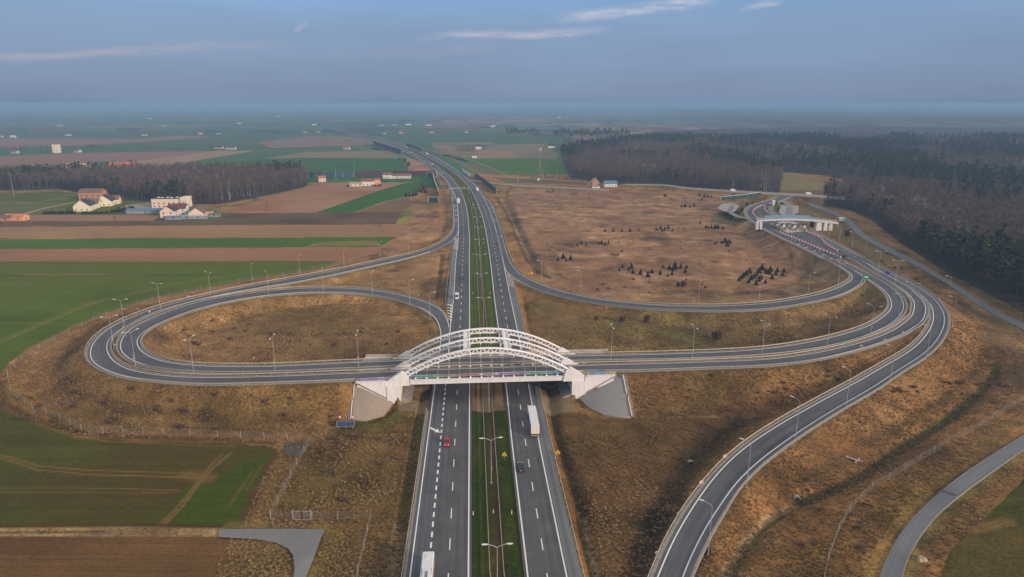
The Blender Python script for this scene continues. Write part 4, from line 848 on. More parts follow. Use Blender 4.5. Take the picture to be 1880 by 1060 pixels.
# ------------------------------------------------------------------ arch bridge
def build_bridge():
    ux, uy = ax_dir; B = empty('arch_bridge', (org[0], org[1], 0), math.atan2(uy, ux), 'white steel arch bridge of three lattice arches carrying two carriageways over the motorway', 'bridge')
    def road_uv(nm):
        Lp, Rp = ROADS[nm]; return None
    HS = 28.3; ZS = 8.3; ZC = 17.1
    def az(u): return ZC - (ZC - ZS) * (u / HS) ** 2
    archv = (-8.8, 1.4, 11.6)
    for ia, v in enumerate(archv):
        mb = MB(); n = 44; us = np.linspace(-HS + .6, HS - .6, n + 1)
        def nrm(u):
            s = -2 * (ZC - ZS) * u / HS**2; l = math.hypot(1, s); return Vector((-s / l, 0, 1 / l))
        top = [Vector((u, v, az(u))) + nrm(u) * .75 for u in us]; bot = [Vector((u, v, az(u))) - nrm(u) * .75 for u in us]
        for side in (-.42, .42): mb.tube([p + Vector((0, side, 0)) for p in top], .20, 6)
        secs = []
        for p, u in zip(top, us):
            nn = nrm(u); secs.append([p + Vector((0, -.42, 0)) + nn * .09, p + Vector((0, .42, 0)) + nn * .09, p + Vector((0, .42, 0)) + nn * .02, p + Vector((0, -.42, 0)) + nn * .02])
        mb.loft(secs); secs = []
        for p, u in zip(bot, us):
            nn = nrm(u); secs.append([p + Vector((0, -.36, 0)) + nn * .2, p + Vector((0, .36, 0)) + nn * .2, p + Vector((0, .36, 0)) - nn * .2, p + Vector((0, -.36, 0)) - nn * .2])
        mb.loft(secs)
        arch = mb.build('arch', M_WSTEEL, B)
        lt = MB()
        for i in range(n):
            for side in (-.34, .34):
                a, b = (top[i], bot[i + 1]) if i % 2 else (bot[i], top[i + 1])
                lt.beam(a + Vector((0, side, 0)), b + Vector((0, side * .8, 0)), .16, .2)
        lt.build('lattice', M_WSTEEL, arch)
        for k in range(14):
            u = -23.7 + k * 3.65; p = Vector((u, v, az(u))) - nrm(u) * .9
            h = MB(); h.add([p + Vector((-.3, 0, .1)), p + Vector((.3, 0, .1)), p + Vector((0, 0, -.9)), p + Vector((-.3, .16, .1)), p + Vector((.3, .16, .1)), p + Vector((0, .16, -.9))], [(0, 2, 1), (3, 4, 5), (0, 1, 4, 3), (1, 2, 5, 4), (2, 0, 3, 5)])
            h.tube([p, (u, v, 7.5)], .022, 4)
            zt = 7.45; h.add([(u - .35, v - .2, zt), (u + .35, v - .2, zt), (u, v - .1, zt + .75), (u - .35, v + .2, zt), (u + .35, v + .2, zt), (u, v + .1, zt + .75)], [(0, 1, 2), (3, 5, 4), (0, 3, 4, 1), (1, 4, 5, 2), (2, 5, 3, 0)])
            h.build('hanger', M_WSTEEL, B)
        for s in (-1, 1):
            f = MB(); w = .85 if ia == 0 else .7
            zb = 5.6 if ia == 0 else 7.0
            prof = [(s * 25.6, zb), (s * 33.2, zb), (s * 33.2, zb + 1.5 if ia == 0 else zb + .25), (s * 31.6, 8.2 if ia == 0 else 7.6), (s * 28.2, 10.4 if ia == 0 else 9.9), (s * 26.7, 9.7 if ia == 0 else 9.3), (s * 26.0, 7.6)]
            f.loft([[(x, v - w, z) for x, z in prof], [(x, v + w, z) for x, z in prof]]) if s < 0 else f.loft([[(x, v + w, z) for x, z in prof], [(x, v - w, z) for x, z in prof]])
            f.build('foot_block', M_WCONC, B)
    for u in (-6.6, 7.1):
        for v0, v1 in ((-8.4, 1.0), (1.8, 11.2)):
            mb = MB(); z = az(u) + .35
            for du in (-.95, .95): mb.beam((u + du, v0, z), (u + du, v1, z), .28, .4)
            k = 8
            for i in range(k):
                a = v0 + (v1 - v0) * i / k; b = v0 + (v1 - v0) * (i + 1) / k; s = 1 if i % 2 else -1
                mb.beam((u - .9 * s, a, z), (u + .9 * s, b, z), .2, .22); mb.beam((u + .9 * s, a, z - .02), (u - .9 * s, b, z - .02), .2, .18)
            mb.build('wind_brace', M_WSTEEL, B)
    d = MB(); d.box((0, 1.4, 6.75), (68, 19.0, 1.15)); d.build('deck', mat('deck_dark', (.10, .092, .085), .9, .2, .8), B)
    for s in (-1, 1):
        d = MB(); d.box((s * 39, 1.6, 6.9), (9.9, 22.0, .75)); d.build('approach_slab', M_CONCD, B)
    for v in (-8.8, 11.6):
        d = MB(); d.box((0, v, 6.55), (51, .9, 1.5)); d.box((0, v - .1, 7.18), (51.4, 1.25, .25)); d.build('tie_girder', M_WCONC, B)
    for k in range(15):
        d = MB(); d.box((-25.5 + k * 3.65, 1.4, 5.9), (.5, 18.6, .9)); d.build('cross_beam', M_CONC, B)
    for s in (-1, 1):
        d = MB(); d.box((s * 30.9, 1.4, 2.5), (4.6, 23.2, 6.4)); d.box((s * 29.4, 1.4, 5.75), (2.6, 22.4, .3)); d.build('abutment', M_WCONC, B)
        d = MB(); d.box((s * 28.9, -8.8, 5.65), (1.4, 1.6, .5)); d.build('bearing', M_CONC, B)
        d = MB()
        e = 42.8
        d.loft([[(s * 33.1, -9.95, 7.45), (s * e, -9.95, 7.25), (s * e, -9.95, 5.2), (s * 33.1, -9.95, 0)], [(s * 33.1, -9.35, 7.45), (s * e, -9.35, 7.25), (s * e, -9.35, 5.2), (s * 33.1, -9.35, 0)]]); d.box((s * 38.4, -9.75, 7.4), (9.6, 1.0, .34)); d.build('wing_wall', M_WCONC, B)
        d = MB(); d.box((s * 38.4, 12.75, 7.3), (9.6, .8, .34)); d.build('wing_wall', M_WCONC, B)
        # paved slope under the deck
        d = MB(); d.loft([[(s * 28.7, -10, 1.4), (s * 25.2, -10, -.15), (s * 28.7, -10, -.6)], [(s * 28.7, 13, 1.4), (s * 25.2, 13, -.15), (s * 28.7, 13, -.6)]]); d.build('slope_toe', M_CONCD, B)
    # coloured railing on the near side, plain one at the back
    hues = [(.30, .20, .40), (.35, .25, .42), (.16, .22, .45), (.12, .30, .50), (.10, .36, .40), (.16, .36, .26), (.42, .30, .18), (.48, .20, .14), (.42, .14, .18), (.38, .15, .28), (.40, .16, .30), (.30, .18, .32), (.14, .34, .28), (.12, .38, .38), (.10, .32, .50), (.50, .38, .14), (.46, .36, .18), (.10, .30, .55), (.42, .38, .18)]
    n = 48; L0, L1 = -43.2, 43.6; st = (L1 - L0) / n
    for k in range(n):
        u = L0 + st * (k + .5); hx = hues[min(len(hues) - 1, int(k / n * len(hues)))]; j = .8 + .5 * ((k * 37) % 10) / 10
        m = mat('rail_paint_%d' % k, tuple(min(1, (c * .95 + q * .12) * j) for c, q in zip(hx, (.55, .52, .50))), .5, .25, 2.5)
        p = MB(); v = -7.95 if abs(u) < 33 else -9.45
        p.box((u, v, 8.58), (st, .07, .09)); p.box((u, v, 7.75), (st, .05, .06)); p.box((u - st / 2 + .04, v, 8.05), (.08, .08, 1.1))
        for q in range(9): p.box((u - st / 2 + (q + .5) * st / 9, v, 8.15), (.075, .03, .85))
        p.build('railing_panel', m, B)
    mr = mat('weathered_rail', (.42, .37, .31), .6, .15, 2)
    for a, b in ((-43, 45.5),):
        n2 = 24; st = (b - a) / n2
        for k in range(n2):
            u = a + st * (k + .5); p = MB(); v = 12.9
            p.box((u, v, 8.5), (st, .07, .09)); p.box((u - st / 2 + .04, v, 8.0), (.08, .08, 1.1)); p.box((u, v, 8.05), (st - .1, .025, .75)); p.build('railing_panel', mr, B)
    # pipes along the right end of the bearing (dark joint)
    for s in (-1, 1):
        d = MB(); d.box((s * 33.5, -8.9, 6.6), (.5, .9, 1.5)); d.build('expansion_joint', M_DARK, B)
build_bridge()
def build_paving():
    for k, pv in enumerate(PAV):
        P = pv; mb = MB(); c = len(P)
        mb.add(P, [(0, i, i + 1) if k == 0 else (0, i + 1, i) for i in range(1, c - 1)])
        # thickness
        Q = [Vector((p.x, p.y, p.z - .5)) for p in P]; mb.add(P + Q, [((i), (i + 1) % c, c + (i + 1) % c, c + i) for i in range(c)])
        m = mat('paving_blocks_%d' % k, (.235, .225, .215) if k == 0 else (.30, .235, .18), .9, .16, .8, col2=(.30, .285, .27) if k == 0 else (.36, .29, .225), bump=.3)
        o = mb.build('slope_paving', m, smooth=True); prop(o, ['grey block paving cone at the right end of the bridge', 'tan block paving cone at the left end of the bridge'][k], 'paving')
        # stair flight with a white kerb at the outer side
        a, b = P[0], P[1]; st = MB(); n = 26; sx = 1 if k == 0 else -1
        for i in range(n):
            t = (i + .5) / n; q = a.lerp(b, t); st.box((q.x + sx * .75, q.y, q.z + .05), (1.1, .35, .25))
        kb = MB(); kb.beam(a + Vector((sx * .1, 0, .3)), b.lerp(a, .53) + Vector((sx * .1, 0, .3)), .22, .35); kb.beam(b.lerp(a, .45) + Vector((sx * .35, 0, .3)), b + Vector((sx * .35, 0, .3)), .22, .35)
        e = empty('embankment_stairs', (0, 0, 0), 0, ['narrow stairs down the grey paving cone right of the bridge', 'narrow stairs down the tan paving cone left of the bridge'][k], 'stairs')
        st.build('steps', M_CONCD, e); kb.build('white_kerb', M_WCONC, e)
build_paving()
# ------------------------------------------------------------------ guard rails
def rail(P, label, tint=0, post=4.0, h=.72):
    P = [Vector(p) for p in P]; mb = MB(); secs = []
    for i, p in enumerate(P):
        d = (P[min(i + 1, len(P) - 1)] - P[max(i - 1, 0)]); d.z = 0; d.normalize(); nr = Vector((-d.y, d.x, 0))
        secs.append([p + nr * s * .07 + Vector((0, 0, z)) for s, z in ((-1, h - .16), (1, h - .16), (1, h + .16), (-1, h + .16))])
    mb.loft(secs); acc = 0
    for i in range(1, len(P)):
        seg = (P[i] - P[i - 1]).length; acc += seg
        if acc >= post: acc = 0; mb.box((P[i].x, P[i].y, P[i].z + h / 2 - .2), (.1, .1, h + .4))
    m = M_STEEL if not tint else mat('galvanised_steel_sunlit', (.50, .42, .32), .5, .15, 1, metal=.15)  # lighter, warmer copy of the steel: sunlight painted onto lit rails
    o = mb.build('guardrail', m); prop(o, label, 'guardrail', 'steel guardrails along the carriageways'); return o
def pxl(pts, z=0, step=4):
    P = [W(*p, z) for p in pts]; out = []
    for a, b in zip(P[:-1], P[1:]):
        n = max(1, int((b - a).length / step)); out += [a.lerp(b, i / n) for i in range(n)]
    return out + [P[-1]]
def sub(nm, side, off, cond):
    Lp, Rp = ROADS[nm]; P = offs(Lp, Rp, side, off); k = [i for i in range(len(P)) if cond(P[i])]
    return P[k[0]:k[-1] + 1]
def build_rails():
    rail(pxl([(925, 1180), (908, 1120), (899.5, 1053), (886, 727), (881.3, 600), (878, 553), (876.5, 514.6), (875, 475), (872, 440), (869.6, 406), (864.2, 377.3), (858, 362)], -.25), 'steel guardrail on the left half of the grassy median')
    rail(pxl([(945, 1180), (935, 1120), (925, 1053), (903, 727), (894, 600), (889.3, 553), (886.6, 520), (884, 482.6), (880, 440), (876.5, 409), (871.7, 382.6), (863, 362)], -.25), 'steel guardrail on the right half of the grassy median')
    rail(sub('BCK', -1, 1.65, lambda p: p[1] < 203), 'guardrail left of the acceleration lane below the bridge', 1)
    rail(pxl([(817.5, 566), (819, 546), (822.6, 508), (827, 475), (830.3, 446)]), 'guardrail between the left hard shoulder and the grass triangle')
    rail(sub('RGT', 1, 3.6, lambda p: p[1] < Y_of(519)), 'guardrail right of the outbound hard shoulder', 1)
    z = lambda p: p[2] > .3
    rail(sub('FRT', 1, 1.75, lambda p: p[0] < -45), 'guardrail along the outside of the left loop', 1)
    rail(sub('FRT', 1, 1.75, lambda p: p[0] > 30), 'guardrail on the lower side of the near carriageway right of the bridge')
    rail(sub('FRT', -1, 1.45, z), 'guardrail along the upper side of the near carriageway', 1)
    rail(sub('BCK', 1, 1.45, z), 'guardrail between the two loop carriageways', 0)
    rail(sub('BCK', -1, 1.7, z), 'guardrail round the inside of the loops', 1)
    rail(sub('CRM', -1, 1.75, lambda p: p[1] < Y_of(420)), 'guardrail along the meadow side of the exit ramp', 1)
    rail(sub('CRM', 1, 1.75, lambda p: p[2] > .12), 'guardrail along the lower side of the exit ramp')
    rail(sub('DRM', 1, 2.3, lambda p: p[1] < Y_of(478, 5)), 'guardrail round the outside of the outer ramp', 0)
    rail(sub('DRM', -1, 1.85, lambda p: p[1] < W(1700, 590, 6)[1]), 'guardrail on the inner side of the outer ramp', 1)
    rail(sub('TOL', -1, 2.4, lambda p: True), 'guardrail along the meadow side of the toll apron'); rail(sub('TOL', 1, 2.4, lambda p: True), 'guardrail along the wood side of the toll apron')
    rail(sub('RGT', 1, 3.7, lambda p: p[1] > Y_of(352) and p[1] < 2000), 'far guardrail right of the outbound carriageway', post=12)
    rail(sub('LFT', -1, 3.4, lambda p: p[1] > Y_of(346) and p[1] < 2000), 'far guardrail left of the oncoming carriageway', post=12)
    rail(sub('CRM', -1, 1.6, lambda p: p[1] > Y_of(425) and p[1] < Y_of(375)), 'guardrail beside the start of the deceleration lane', post=8)
build_rails()
# ------------------------------------------------------------------ street lamps
def lamp_parts(root, double, H=12.2, reach=2.1):
    mb = MB(); mb.tube([(0, 0, -.4), (0, 0, H * .5), (0, 0, H)], [.09, .07, .05], 8); mb.box((0, 0, .0), (.5, .5, .25)); mb.box((.12, 0, H * .33), (.22, .3, .7)); mb.build('pole', M_STEELP, root)
    for s in ((-1, 1) if double else (1,)):
        a = MB(); pts = [(0, 0, H - .05)] + [(s * reach * t, 0, H + .75 * math.sin(t * 1.45)) for t in (.2, .45, .7, 1)]
        a.tube(pts, .055, 6); a.build('arm', M_STEELP, root)
        x = s * (reach + .35); z = H + .75; h = MB()
        secs = []
        for t, w, hh in ((-.5, .09, .05), (-.3, .17, .09), (.1, .21, .1), (.4, .16, .08), (.52, .06, .03)):
            secs.append([(x + s * t * 1.25, w * 1.25 * math.cos(q), z + hh * 1.3 * math.sin(q)) for q in [2 * math.pi * i / 8 for i in range(8)]])
        h.loft(secs if s > 0 else secs); h.build('lamp_head', M_LAMP, root)
PROTO = {}
def lamp(p, ang, double, label, group):
    key = double
    if key not in PROTO:
        r = empty('street_lamp', p, ang, label, 'street lamp', group); lamp_parts(r, double); PROTO[key] = r; return r
    r = copy_tree(PROTO[key]); r.location = p; r.rotation_euler = (0, 0, ang); prop(r, label, 'street lamp', group); return r
def build_lamps():
    # median: every 45 m
    ds = [116, 160, 203, 247, 292, 337, 382, 427, 472, 517, 562]
    Lr = ROADS['LFT'][1]; Rl = ROADS['RGT'][0]
    for i, D in enumerate(ds):
        a = np.interp(D, Lr[:, 1], Lr[:, 0]); b = np.interp(D, Rl[:, 1], Rl[:, 0]); x = a + (b - a) * (.50 if D > 190 else .47)
        lamp((x, D, -.3), math.atan2(0, 1) + (.1 if i else .05), True, 'double-arm lamp in the grassy median, %s from the bottom edge of the view' % ORD[i], 'double-arm lamps in the motorway median')
    dbl = [(387, 545, 1), (295, 570, 1), (229, 604, 1), (209.5, 640, 1), (249, 671, 1), (356, 686, 1), (505.8, 683.8, 1), (659, 676, 1), (1121.8, 662, 1), (1270.8, 663, 1), (1398.8, 654.5, 1), (1517.5, 639.5, 1), (1597.5, 617.5, 1), (1647.5, 596, 1), (1668.8, 570, 1), (1642.5, 522.5, 1), (1612, 503, 1)]
    for i, (px, py, z) in enumerate(dbl):
        p = on_ground(px, py); rd = road_dir(p, ('FRT', 'BCK'))
        side = ['on the strip between the left loop carriageways', 'beside the bridge approach', 'on the strip between the right hand carriageways']
        s = side[0] if px < 450 else side[1] if px < 1200 else side[2]
        lamp((p.x, p.y, p.z), math.atan2(rd[3][1], rd[3][0]) + math.pi / 2, True, 'double-arm lamp %s, %s from the left ramp' % (s, ORD[i]), 'double-arm lamps between the loop carriageways')
    sg = [(464, 525, 'FRT'), (551, 508.8, 'FRT'), (632, 494.5, 'FRT'), (698, 480, 'FRT'), (750, 466, 'FRT'), (811, 439, 'FRT'), (494, 546, 'BCK'), (594, 540, 'BCK'), (684, 545, 'BCK'), (752.5, 562, 'BCK'), (789.5, 587, 'BCK'),
          (993.8, 518.8, 'CRM'), (1065.5, 539.5, 'CRM'), (1166, 554, 'CRM'), (1282, 558.5, 'CRM'), (1393, 555.5, 'CRM'), (1482.5, 543.8, 'CRM'), (1538, 527.5, 'CRM'),
          (1370.6, 896, 'DRM'), (1300, 1019, 'DRM'), (1460, 810, 'DRM'), (1553, 749, 'DRM'), (1633.8, 702.5, 'DRM'), (1700, 661, 'DRM'), (1748, 600, 'DRM'), (1740, 552.5, 'DRM'),
          (1452.6, 450, 'TOL'), (1521, 440, 'TOL'), (1540, 448.7, 'TOL'), (1563.6, 460.8, 'TOL'), (1588, 473, 'DRM'), (1366, 388, 'TOL'), (1499, 424, 'TOL')]
    where = {'FRT': 'beside the upper left ramp', 'BCK': 'on the inner edge of the left loop', 'CRM': 'along the meadow side of the exit ramp', 'DRM': 'along the outer right ramp', 'TOL': 'beside the toll apron'}
    cnt = {}
    for px, py, nm in sg:
        p = on_ground(px, py); rd = road_dir(p, (nm,)); v = Vector(rd[4]) - p
        t = Vector(rd[3]); nrm = Vector((-t.y, t.x, 0)); nrm.normalize()
        if nrm.dot(v) < 0: nrm = -nrm
        k = cnt.get(nm, 0); cnt[nm] = k + 1
        lamp((p.x, p.y, p.z), math.atan2(nrm.y, nrm.x), False, 'single-arm lamp %s, %s in its row' % (where[nm], ORD[k]), 'single-arm lamps along the ramps')
build_lamps()
# ------------------------------------------------------------------ fences
def fence(P, label, post=6.0, h=2.2, ph=2.3, meshm=None):
    root = empty('wire_fence', (0, 0, 0), 0, label, 'fence', None); mb = MB()
    m = meshm or mat('fence_mesh', (.24, .21, .175), .7, .2, 3)
    Q = [Vector((p.x, p.y, gz(p.x, p.y))) for p in P]; fine = []
    for a, b in zip(Q[:-1], Q[1:]):
        n = max(1, int((b - a).length / post))
        for i in range(n): q = a.lerp(b, i / n); fine.append(Vector((q.x, q.y, gz(q.x, q.y))))
    fine.append(Q[-1])
    for a, b in zip(fine[:-1], fine[1:]):
        for z in np.linspace(.1, h, 6): mb.beam(a + Vector((0, 0, z)), b + Vector((0, 0, z)), .032, .032)
        n = max(2, int((b - a).length / 1.0))
        for i in range(n): q = a.lerp(b, i / n); mb.beam(q, q + Vector((0, 0, h)), .022, .022)
    mb.build('wire_mesh', m, root)
    pb = MB(); pb.tube([(0, 0, -.3), (0, 0, ph)], .06, 6); p0 = None
    for k, q in enumerate(fine[:100]):
        if p0 is None: p0 = pb.build('post', M_STEELP, root); p0.location = q; continue
        c = p0.copy(); COL.objects.link(c); c.parent = root; c.location = q
    return root
def build_fences():
    g = lambda pts: [on_ground(*p) for p in pts]
    fence(g([(-20, 760), (14, 690), (20, 722), (60, 752), (110, 771), (150, 791), (190, 795), (300, 798), (400, 803), (571, 810)][1:]), 'wire fence along the green crop below the left loop')
    fence(g([(571, 810), (545, 855), (522, 900), (497, 951)]), 'slanting wire fence between pond corner and gate')
    fence(g([(497, 953), (535, 953)]), 'short wire fence left of the mesh gate', 5)
    fence(g([(573, 953), (620, 954), (682, 954)]), 'wire fence right of the mesh gate', 5)
    fence(g([(682, 954), (675, 978), (668, 1010), (657, 1055), (654, 1090)]), 'wire fence running down from the gate to the bottom edge', 5)
    fence(g([(15, 690), (40, 662), (100, 625), (195, 578), (280, 551), (370, 533), (440, 519), (520, 507), (600, 491), (650, 480)]), 'wire fence between green crop and upper left ramp', 8)
    fence(g([(1880, 735), (1800, 785), (1740, 815), (1660, 865), (1600, 900), (1560, 940), (1540, 975), (1520, 1030), (1512, 1070)]), 'wire fence between the ditch and the service road', 8)
    e = empty('mesh_gate', (0, 0, 0), 0, 'double-leaf mesh gate in the fence above the asphalt stub', 'gate'); a = on_ground(538, 955); b = on_ground(571, 955)
    for k in range(2):
        p = a.lerp(b, k / 2); q = a.lerp(b, (k + 1) / 2); mb = MB()
        for z in (.1, 2.4): mb.beam(p + Vector((0, 0, z)), q + Vector((0, 0, z)), .07, .07)
        for t in np.linspace(0, 1, 7): r = p.lerp(q, t); mb.beam(r, r + Vector((0, 0, 2.5)), .08 if t in (0, 1) else .045, .08 if t in (0, 1) else .045)
        mb.build('gate_leaf', M_STEELP, e)
    for p, q in ((a, 0), (b, 0)):
        mb = MB(); mb.tube([p, p + Vector((0, 0, 2.8))], .09, 8); mb.build('gate_post', M_STEELP, e)
build_fences()
# ------------------------------------------------------------------ signs
M_YEL = mat('sign_yellow', (.78, .50, .02), .5, .03); M_RED = mat('sign_red', (.60, .05, .05), .5, .05); M_WHT = mat('sign_white', (.78, .78, .76), .5, .03); M_GRN = mat('sign_green', (.02, .26, .13), .5, .05); M_BLU = mat('sign_blue', (.03, .12, .42), .5, .05); M_BLK = mat('sign_black', (.02, .02, .02), .6)
def warning_sign(p, ang, label):
    e = empty('warning_sign', p, ang, label, 'sign'); e.scale = (.66, .66, .66); mb = MB()
    mb.tube([(0, 0, -.3), (0, 0, 3.2)], .05, 6); mb.build('post', M_STEELP, e)
    b = MB(); b.loft([[(x, y, z) for x, z in ((-.95, 1.9), (.95, 1.9), (.95, 2.7), (.55, 3.2), (0, 4.0), (-.55, 3.2), (-.95, 2.7))] for y in (-.09, -.05)]); bb = b.build('board', M_YEL, e)
    t = MB(); t.add([(-.5, -.095, 2.55), (.5, -.095, 2.55), (0, -.095, 3.55)], [(0, 1, 2)]); t.add([(-.32, -.1, 2.66), (.32, -.1, 2.66), (0, -.1, 3.3)], [(0, 1, 2)], 1); t.build('warning_triangle', [M_RED, M_YEL], bb)
    k = MB(); k.add([(-.1, -.105, 2.75), (.1, -.105, 2.75), (.05, -.105, 3.1), (-.05, -.105, 3.1)], [(0, 1, 2, 3)]); k.box((0, -.1, 2.2), (1.2, .01, .22)); k.build('black_mark', M_BLK, bb)
def chevron_sign(p, ang, label, flip=1, s=1.0):
    e = empty('chevron_sign', p, ang, label, 'sign', 'red and white curve boards'); e.scale = (.78, .78, .78); mb = MB(); mb.tube([(0, 0, -.3), (0, 0, 1.6)], .04, 6); mb.build('post', M_STEELP, e)
    b = MB(); b.box((0, -.06, 1.6), (1.3 * s, .04, 1.1 * s)); bd = b.build('board', M_WHT, e); c = MB()
    for dx in (-.32, .22):
        c.add([(x * s * flip + dx * s, -.085, 1.6 + z * s) for x, z in ((-.22, .5), (.08, .5), (.36, 0), (.08, -.5), (-.22, -.5), (.06, 0))], [(0, 1, 2, 5) if flip > 0 else (5, 2, 1, 0), (5, 2, 3, 4) if flip > 0 else (4, 3, 2, 5)])
    c.build('chevron', M_RED, bd)
def board_sign(p, ang, w, h, z, m, label, name='road_sign', legs=2, text=None, cat='sign'):
    e = empty(name, p, ang, label, cat); mb = MB()
    for k in range(legs): x = (k - (legs - 1) / 2) * w * .6; mb.tube([(x, 0, -.3), (x, 0, z + h)], .07, 6)
    mb.build('posts' if 0 else 'support_frame', M_STEELP, e); b = MB(); b.box((0, -.1, z + h / 2), (w, .05, h)); bd = b.build('board', m, e)
    if text:
        for r in range(text): t = MB(); t.box((-.1 * w + .05 * r, -.135, z + h * (.78 - .27 * r)), (w * (.55 - .1 * (r % 2)), .01, h * .1)); t.build('sign_lettering', M_WHT, bd)
    return e
def build_signs():
    warning_sign(on_ground(926, 845), 0, 'yellow warning board standing on the grassy median')
    warning_sign(on_ground(1024, 841), 0, 'yellow warning board right of the outbound shoulder')
    for i, (px, py) in enumerate(((1330, 845), (1287, 893), (1245, 951), (1206, 1024))):
        p = on_ground(px, py); chevron_sign(p, R_(20), 'red and white curve board beside the lower right ramp, %s from the top' % ORD[i])
    fl = [(346, 549), (275, 577), (226, 606), (212, 639), (246, 664)]
    for i, (px, py) in enumerate(fl):
        p = on_ground(px, py); chevron_sign(p, R_(60 + 20 * i if i < 3 else 150), 'red and white curve board on the left loop strip, %s from the top' % ORD[i], -1, .9)
    fr = [(1658, 616), (1624, 630), (1581, 641)]
    for i, (px, py) in enumerate(fr): chevron_sign(on_ground(px, py), R_(-20), 'red and white curve board on the right bend rail, %s from the right' % ORD[i], 1, .9)
    # green exit board at the gore
    e = board_sign(on_ground(1589, 516), R_(-12), 4.2, 2.0, 1.2, M_GRN, 'green exit arrow board at the paved wedge', 'exit_sign')
    b = [c for c in e.children if c.name.startswith('board')][0]; t = MB(); t.add([(-.9, -.135, 1.9), (.3, -.135, 1.9), (.3, -.135, 1.55), (1.2, -.135, 2.2), (.3, -.135, 2.85), (.3, -.135, 2.5), (-.9, -.135, 2.5)], [(0, 1, 2, 3, 4, 5, 6)]); t.build('arrow', M_WHT, b)
    board_sign(on_ground(1446, 361), 0, 6.5, 2.4, 1.4, M_GRN, 'green direction board at the junction above the toll station', 'direction_sign', 2, 2)
    # solar supply with two small round signs
    p = on_ground(635, 786); e = empty('solar_array', p, R_(2), 'blue solar panel rack on the slope below the left paving', 'solar panel')
    for k in range(4):
        mb = MB(); x = (k - 1.5) * 1.35; mb.loft([[(x - .62, -.9, .9), (x + .62, -.9, .9), (x + .62, .5, 2.0), (x - .62, .5, 2.0)], [(x - .62, -.93, .85), (x + .62, -.93, .85), (x + .62, .47, 1.95), (x - .62, .47, 1.95)]]); mb.build('solar_panel', mat('solar_cell', (.025, .045, .13), .25, .2, 4, spec=.6), e)
    mb = MB()
    for x in (-2.1, 0, 2.1): mb.beam((x, -.5, -.5), (x, -.5, 1.2), .1, .1); mb.beam((x, .3, -.5), (x, .3, 1.8), .1, .1)
    for q in (-2.74, 2.74): mb.beam((q, -.93, .92), (q, .5, 2.03), .08, .06)
    mb.beam((-2.74, -.94, .9), (2.74, -.94, .9), .08, .06); mb.beam((-2.74, .52, 2.03), (2.74, .52, 2.03), .08, .06); mb.build('rack_frame', M_STEELP, e)
    mb = MB(); mb.tube([(0, 1.2, 0), (0, 1.2, 4.2)], .07, 6); mb.build('mast', M_STEELP, e)
    for x in (-2.0, 2.0):
        q = Vector((p.x + x, p.y + 1.5, p.z)); s = empty('prohibition_sign', q, 0, 'round red and white sign behind the %s end of the solar rack' % ('left' if x < 0 else 'right'), 'sign')
        mb = MB(); mb.tube([(0, 0, -.3), (0, 0, 2.8)], .04, 6); mb.build('post', M_STEELP, s); d = MB(); d.tube([(0, -.06, 3.0), (0, -.02, 3.0)], .5, 16); d.build('disc', M_RED, s); d = MB(); d.tube([(0, -.09, 3.0), (0, -.061, 3.0)], .32, 16); d.build('disc_centre', M_WHT, s)
    # gantry over the oncoming carriageway
    a = W(824.5, 357, 0); b = W(861, 357, 0); e = empty('sign_gantry', (0, 0, 0), 0, 'grey sign gantry spanning the oncoming carriageway', 'gantry'); mb = MB()
    for q in (a, b): mb.beam(q + Vector((0, 0, -.8)), q + Vector((0, 0, 7)), .45, .45)
    mb.build('upright', M_STEELP, e); mb = MB(); mb.beam(a + Vector((0, 0, 6.2)), b + Vector((0, 0, 6.2)), .3, .3); mb.beam(a + Vector((0, 0, 7.1)), b + Vector((0, 0, 7.1)), .3, .3); n = 18
    for i in range(n): p1 = a.lerp(b, i / n) + Vector((0, 0, 6.2 + .9 * (i % 2))); p2 = a.lerp(b, (i + 1) / n) + Vector((0, 0, 6.2 + .9 * ((i + 1) % 2))); mb.beam(p1, p2, .14, .14)
    mb.build('truss_beam', M_STEELP, e)
    for px, py, lab in ((852.5, 344.5, 'small yellow board in the median near the gantry'), (882, 343, 'small yellow board right of the outbound carriageway'), (868.5, 379, 'small yellow board between the median rails'), (976, 506, 'small yellow sign over a blue plate inside the exit ramp bend'), (911, 376.5, 'small orange board by the start of the exit lane')):
        board_sign(on_ground(px, py), 0, 1.0, 1.1, .9, M_YEL, lab, 'warning_board', 1)
    board_sign(W(847, 306, -.3), 0, 4, 3, 3, M_BLU, 'blue road sign right of the far motorway bend', 'blue_sign'); 
    board_sign(W(891, 344.5, -.6), R_(20), 5.5, 2.2, .8, M_GRN, 'green and white board beyond the outbound shoulder', 'direction_sign', 2, 2)
    # white marker posts along the median and verges
    mk = [(868, 468), (893, 467), (868, 540), (900, 540), (868.8, 946), (939.5, 944), (906, 942), (826, 463), (943, 478), (880, 448), (888, 448), (833, 436), (701, 530), (768, 543), (1001, 524), (466, 558 + 102)]
    proto = None
    for i, (px, py) in enumerate(mk):
        p = on_ground(px, py)
        if proto is None:
            mb = MB(); mb.box((0, 0, .5), (.2, .14, 1.1)); mb.box((0, 0, .88), (.21, .15, .18), 1); proto = mb.build('marker_post', [M_WHT, M_RED]); o = proto
        else: o = proto.copy(); COL.objects.link(o)
        o.location = p; prop(o, 'white roadside marker post with a red band', 'marker post', 'white marker posts by the carriageways')
build_signs()
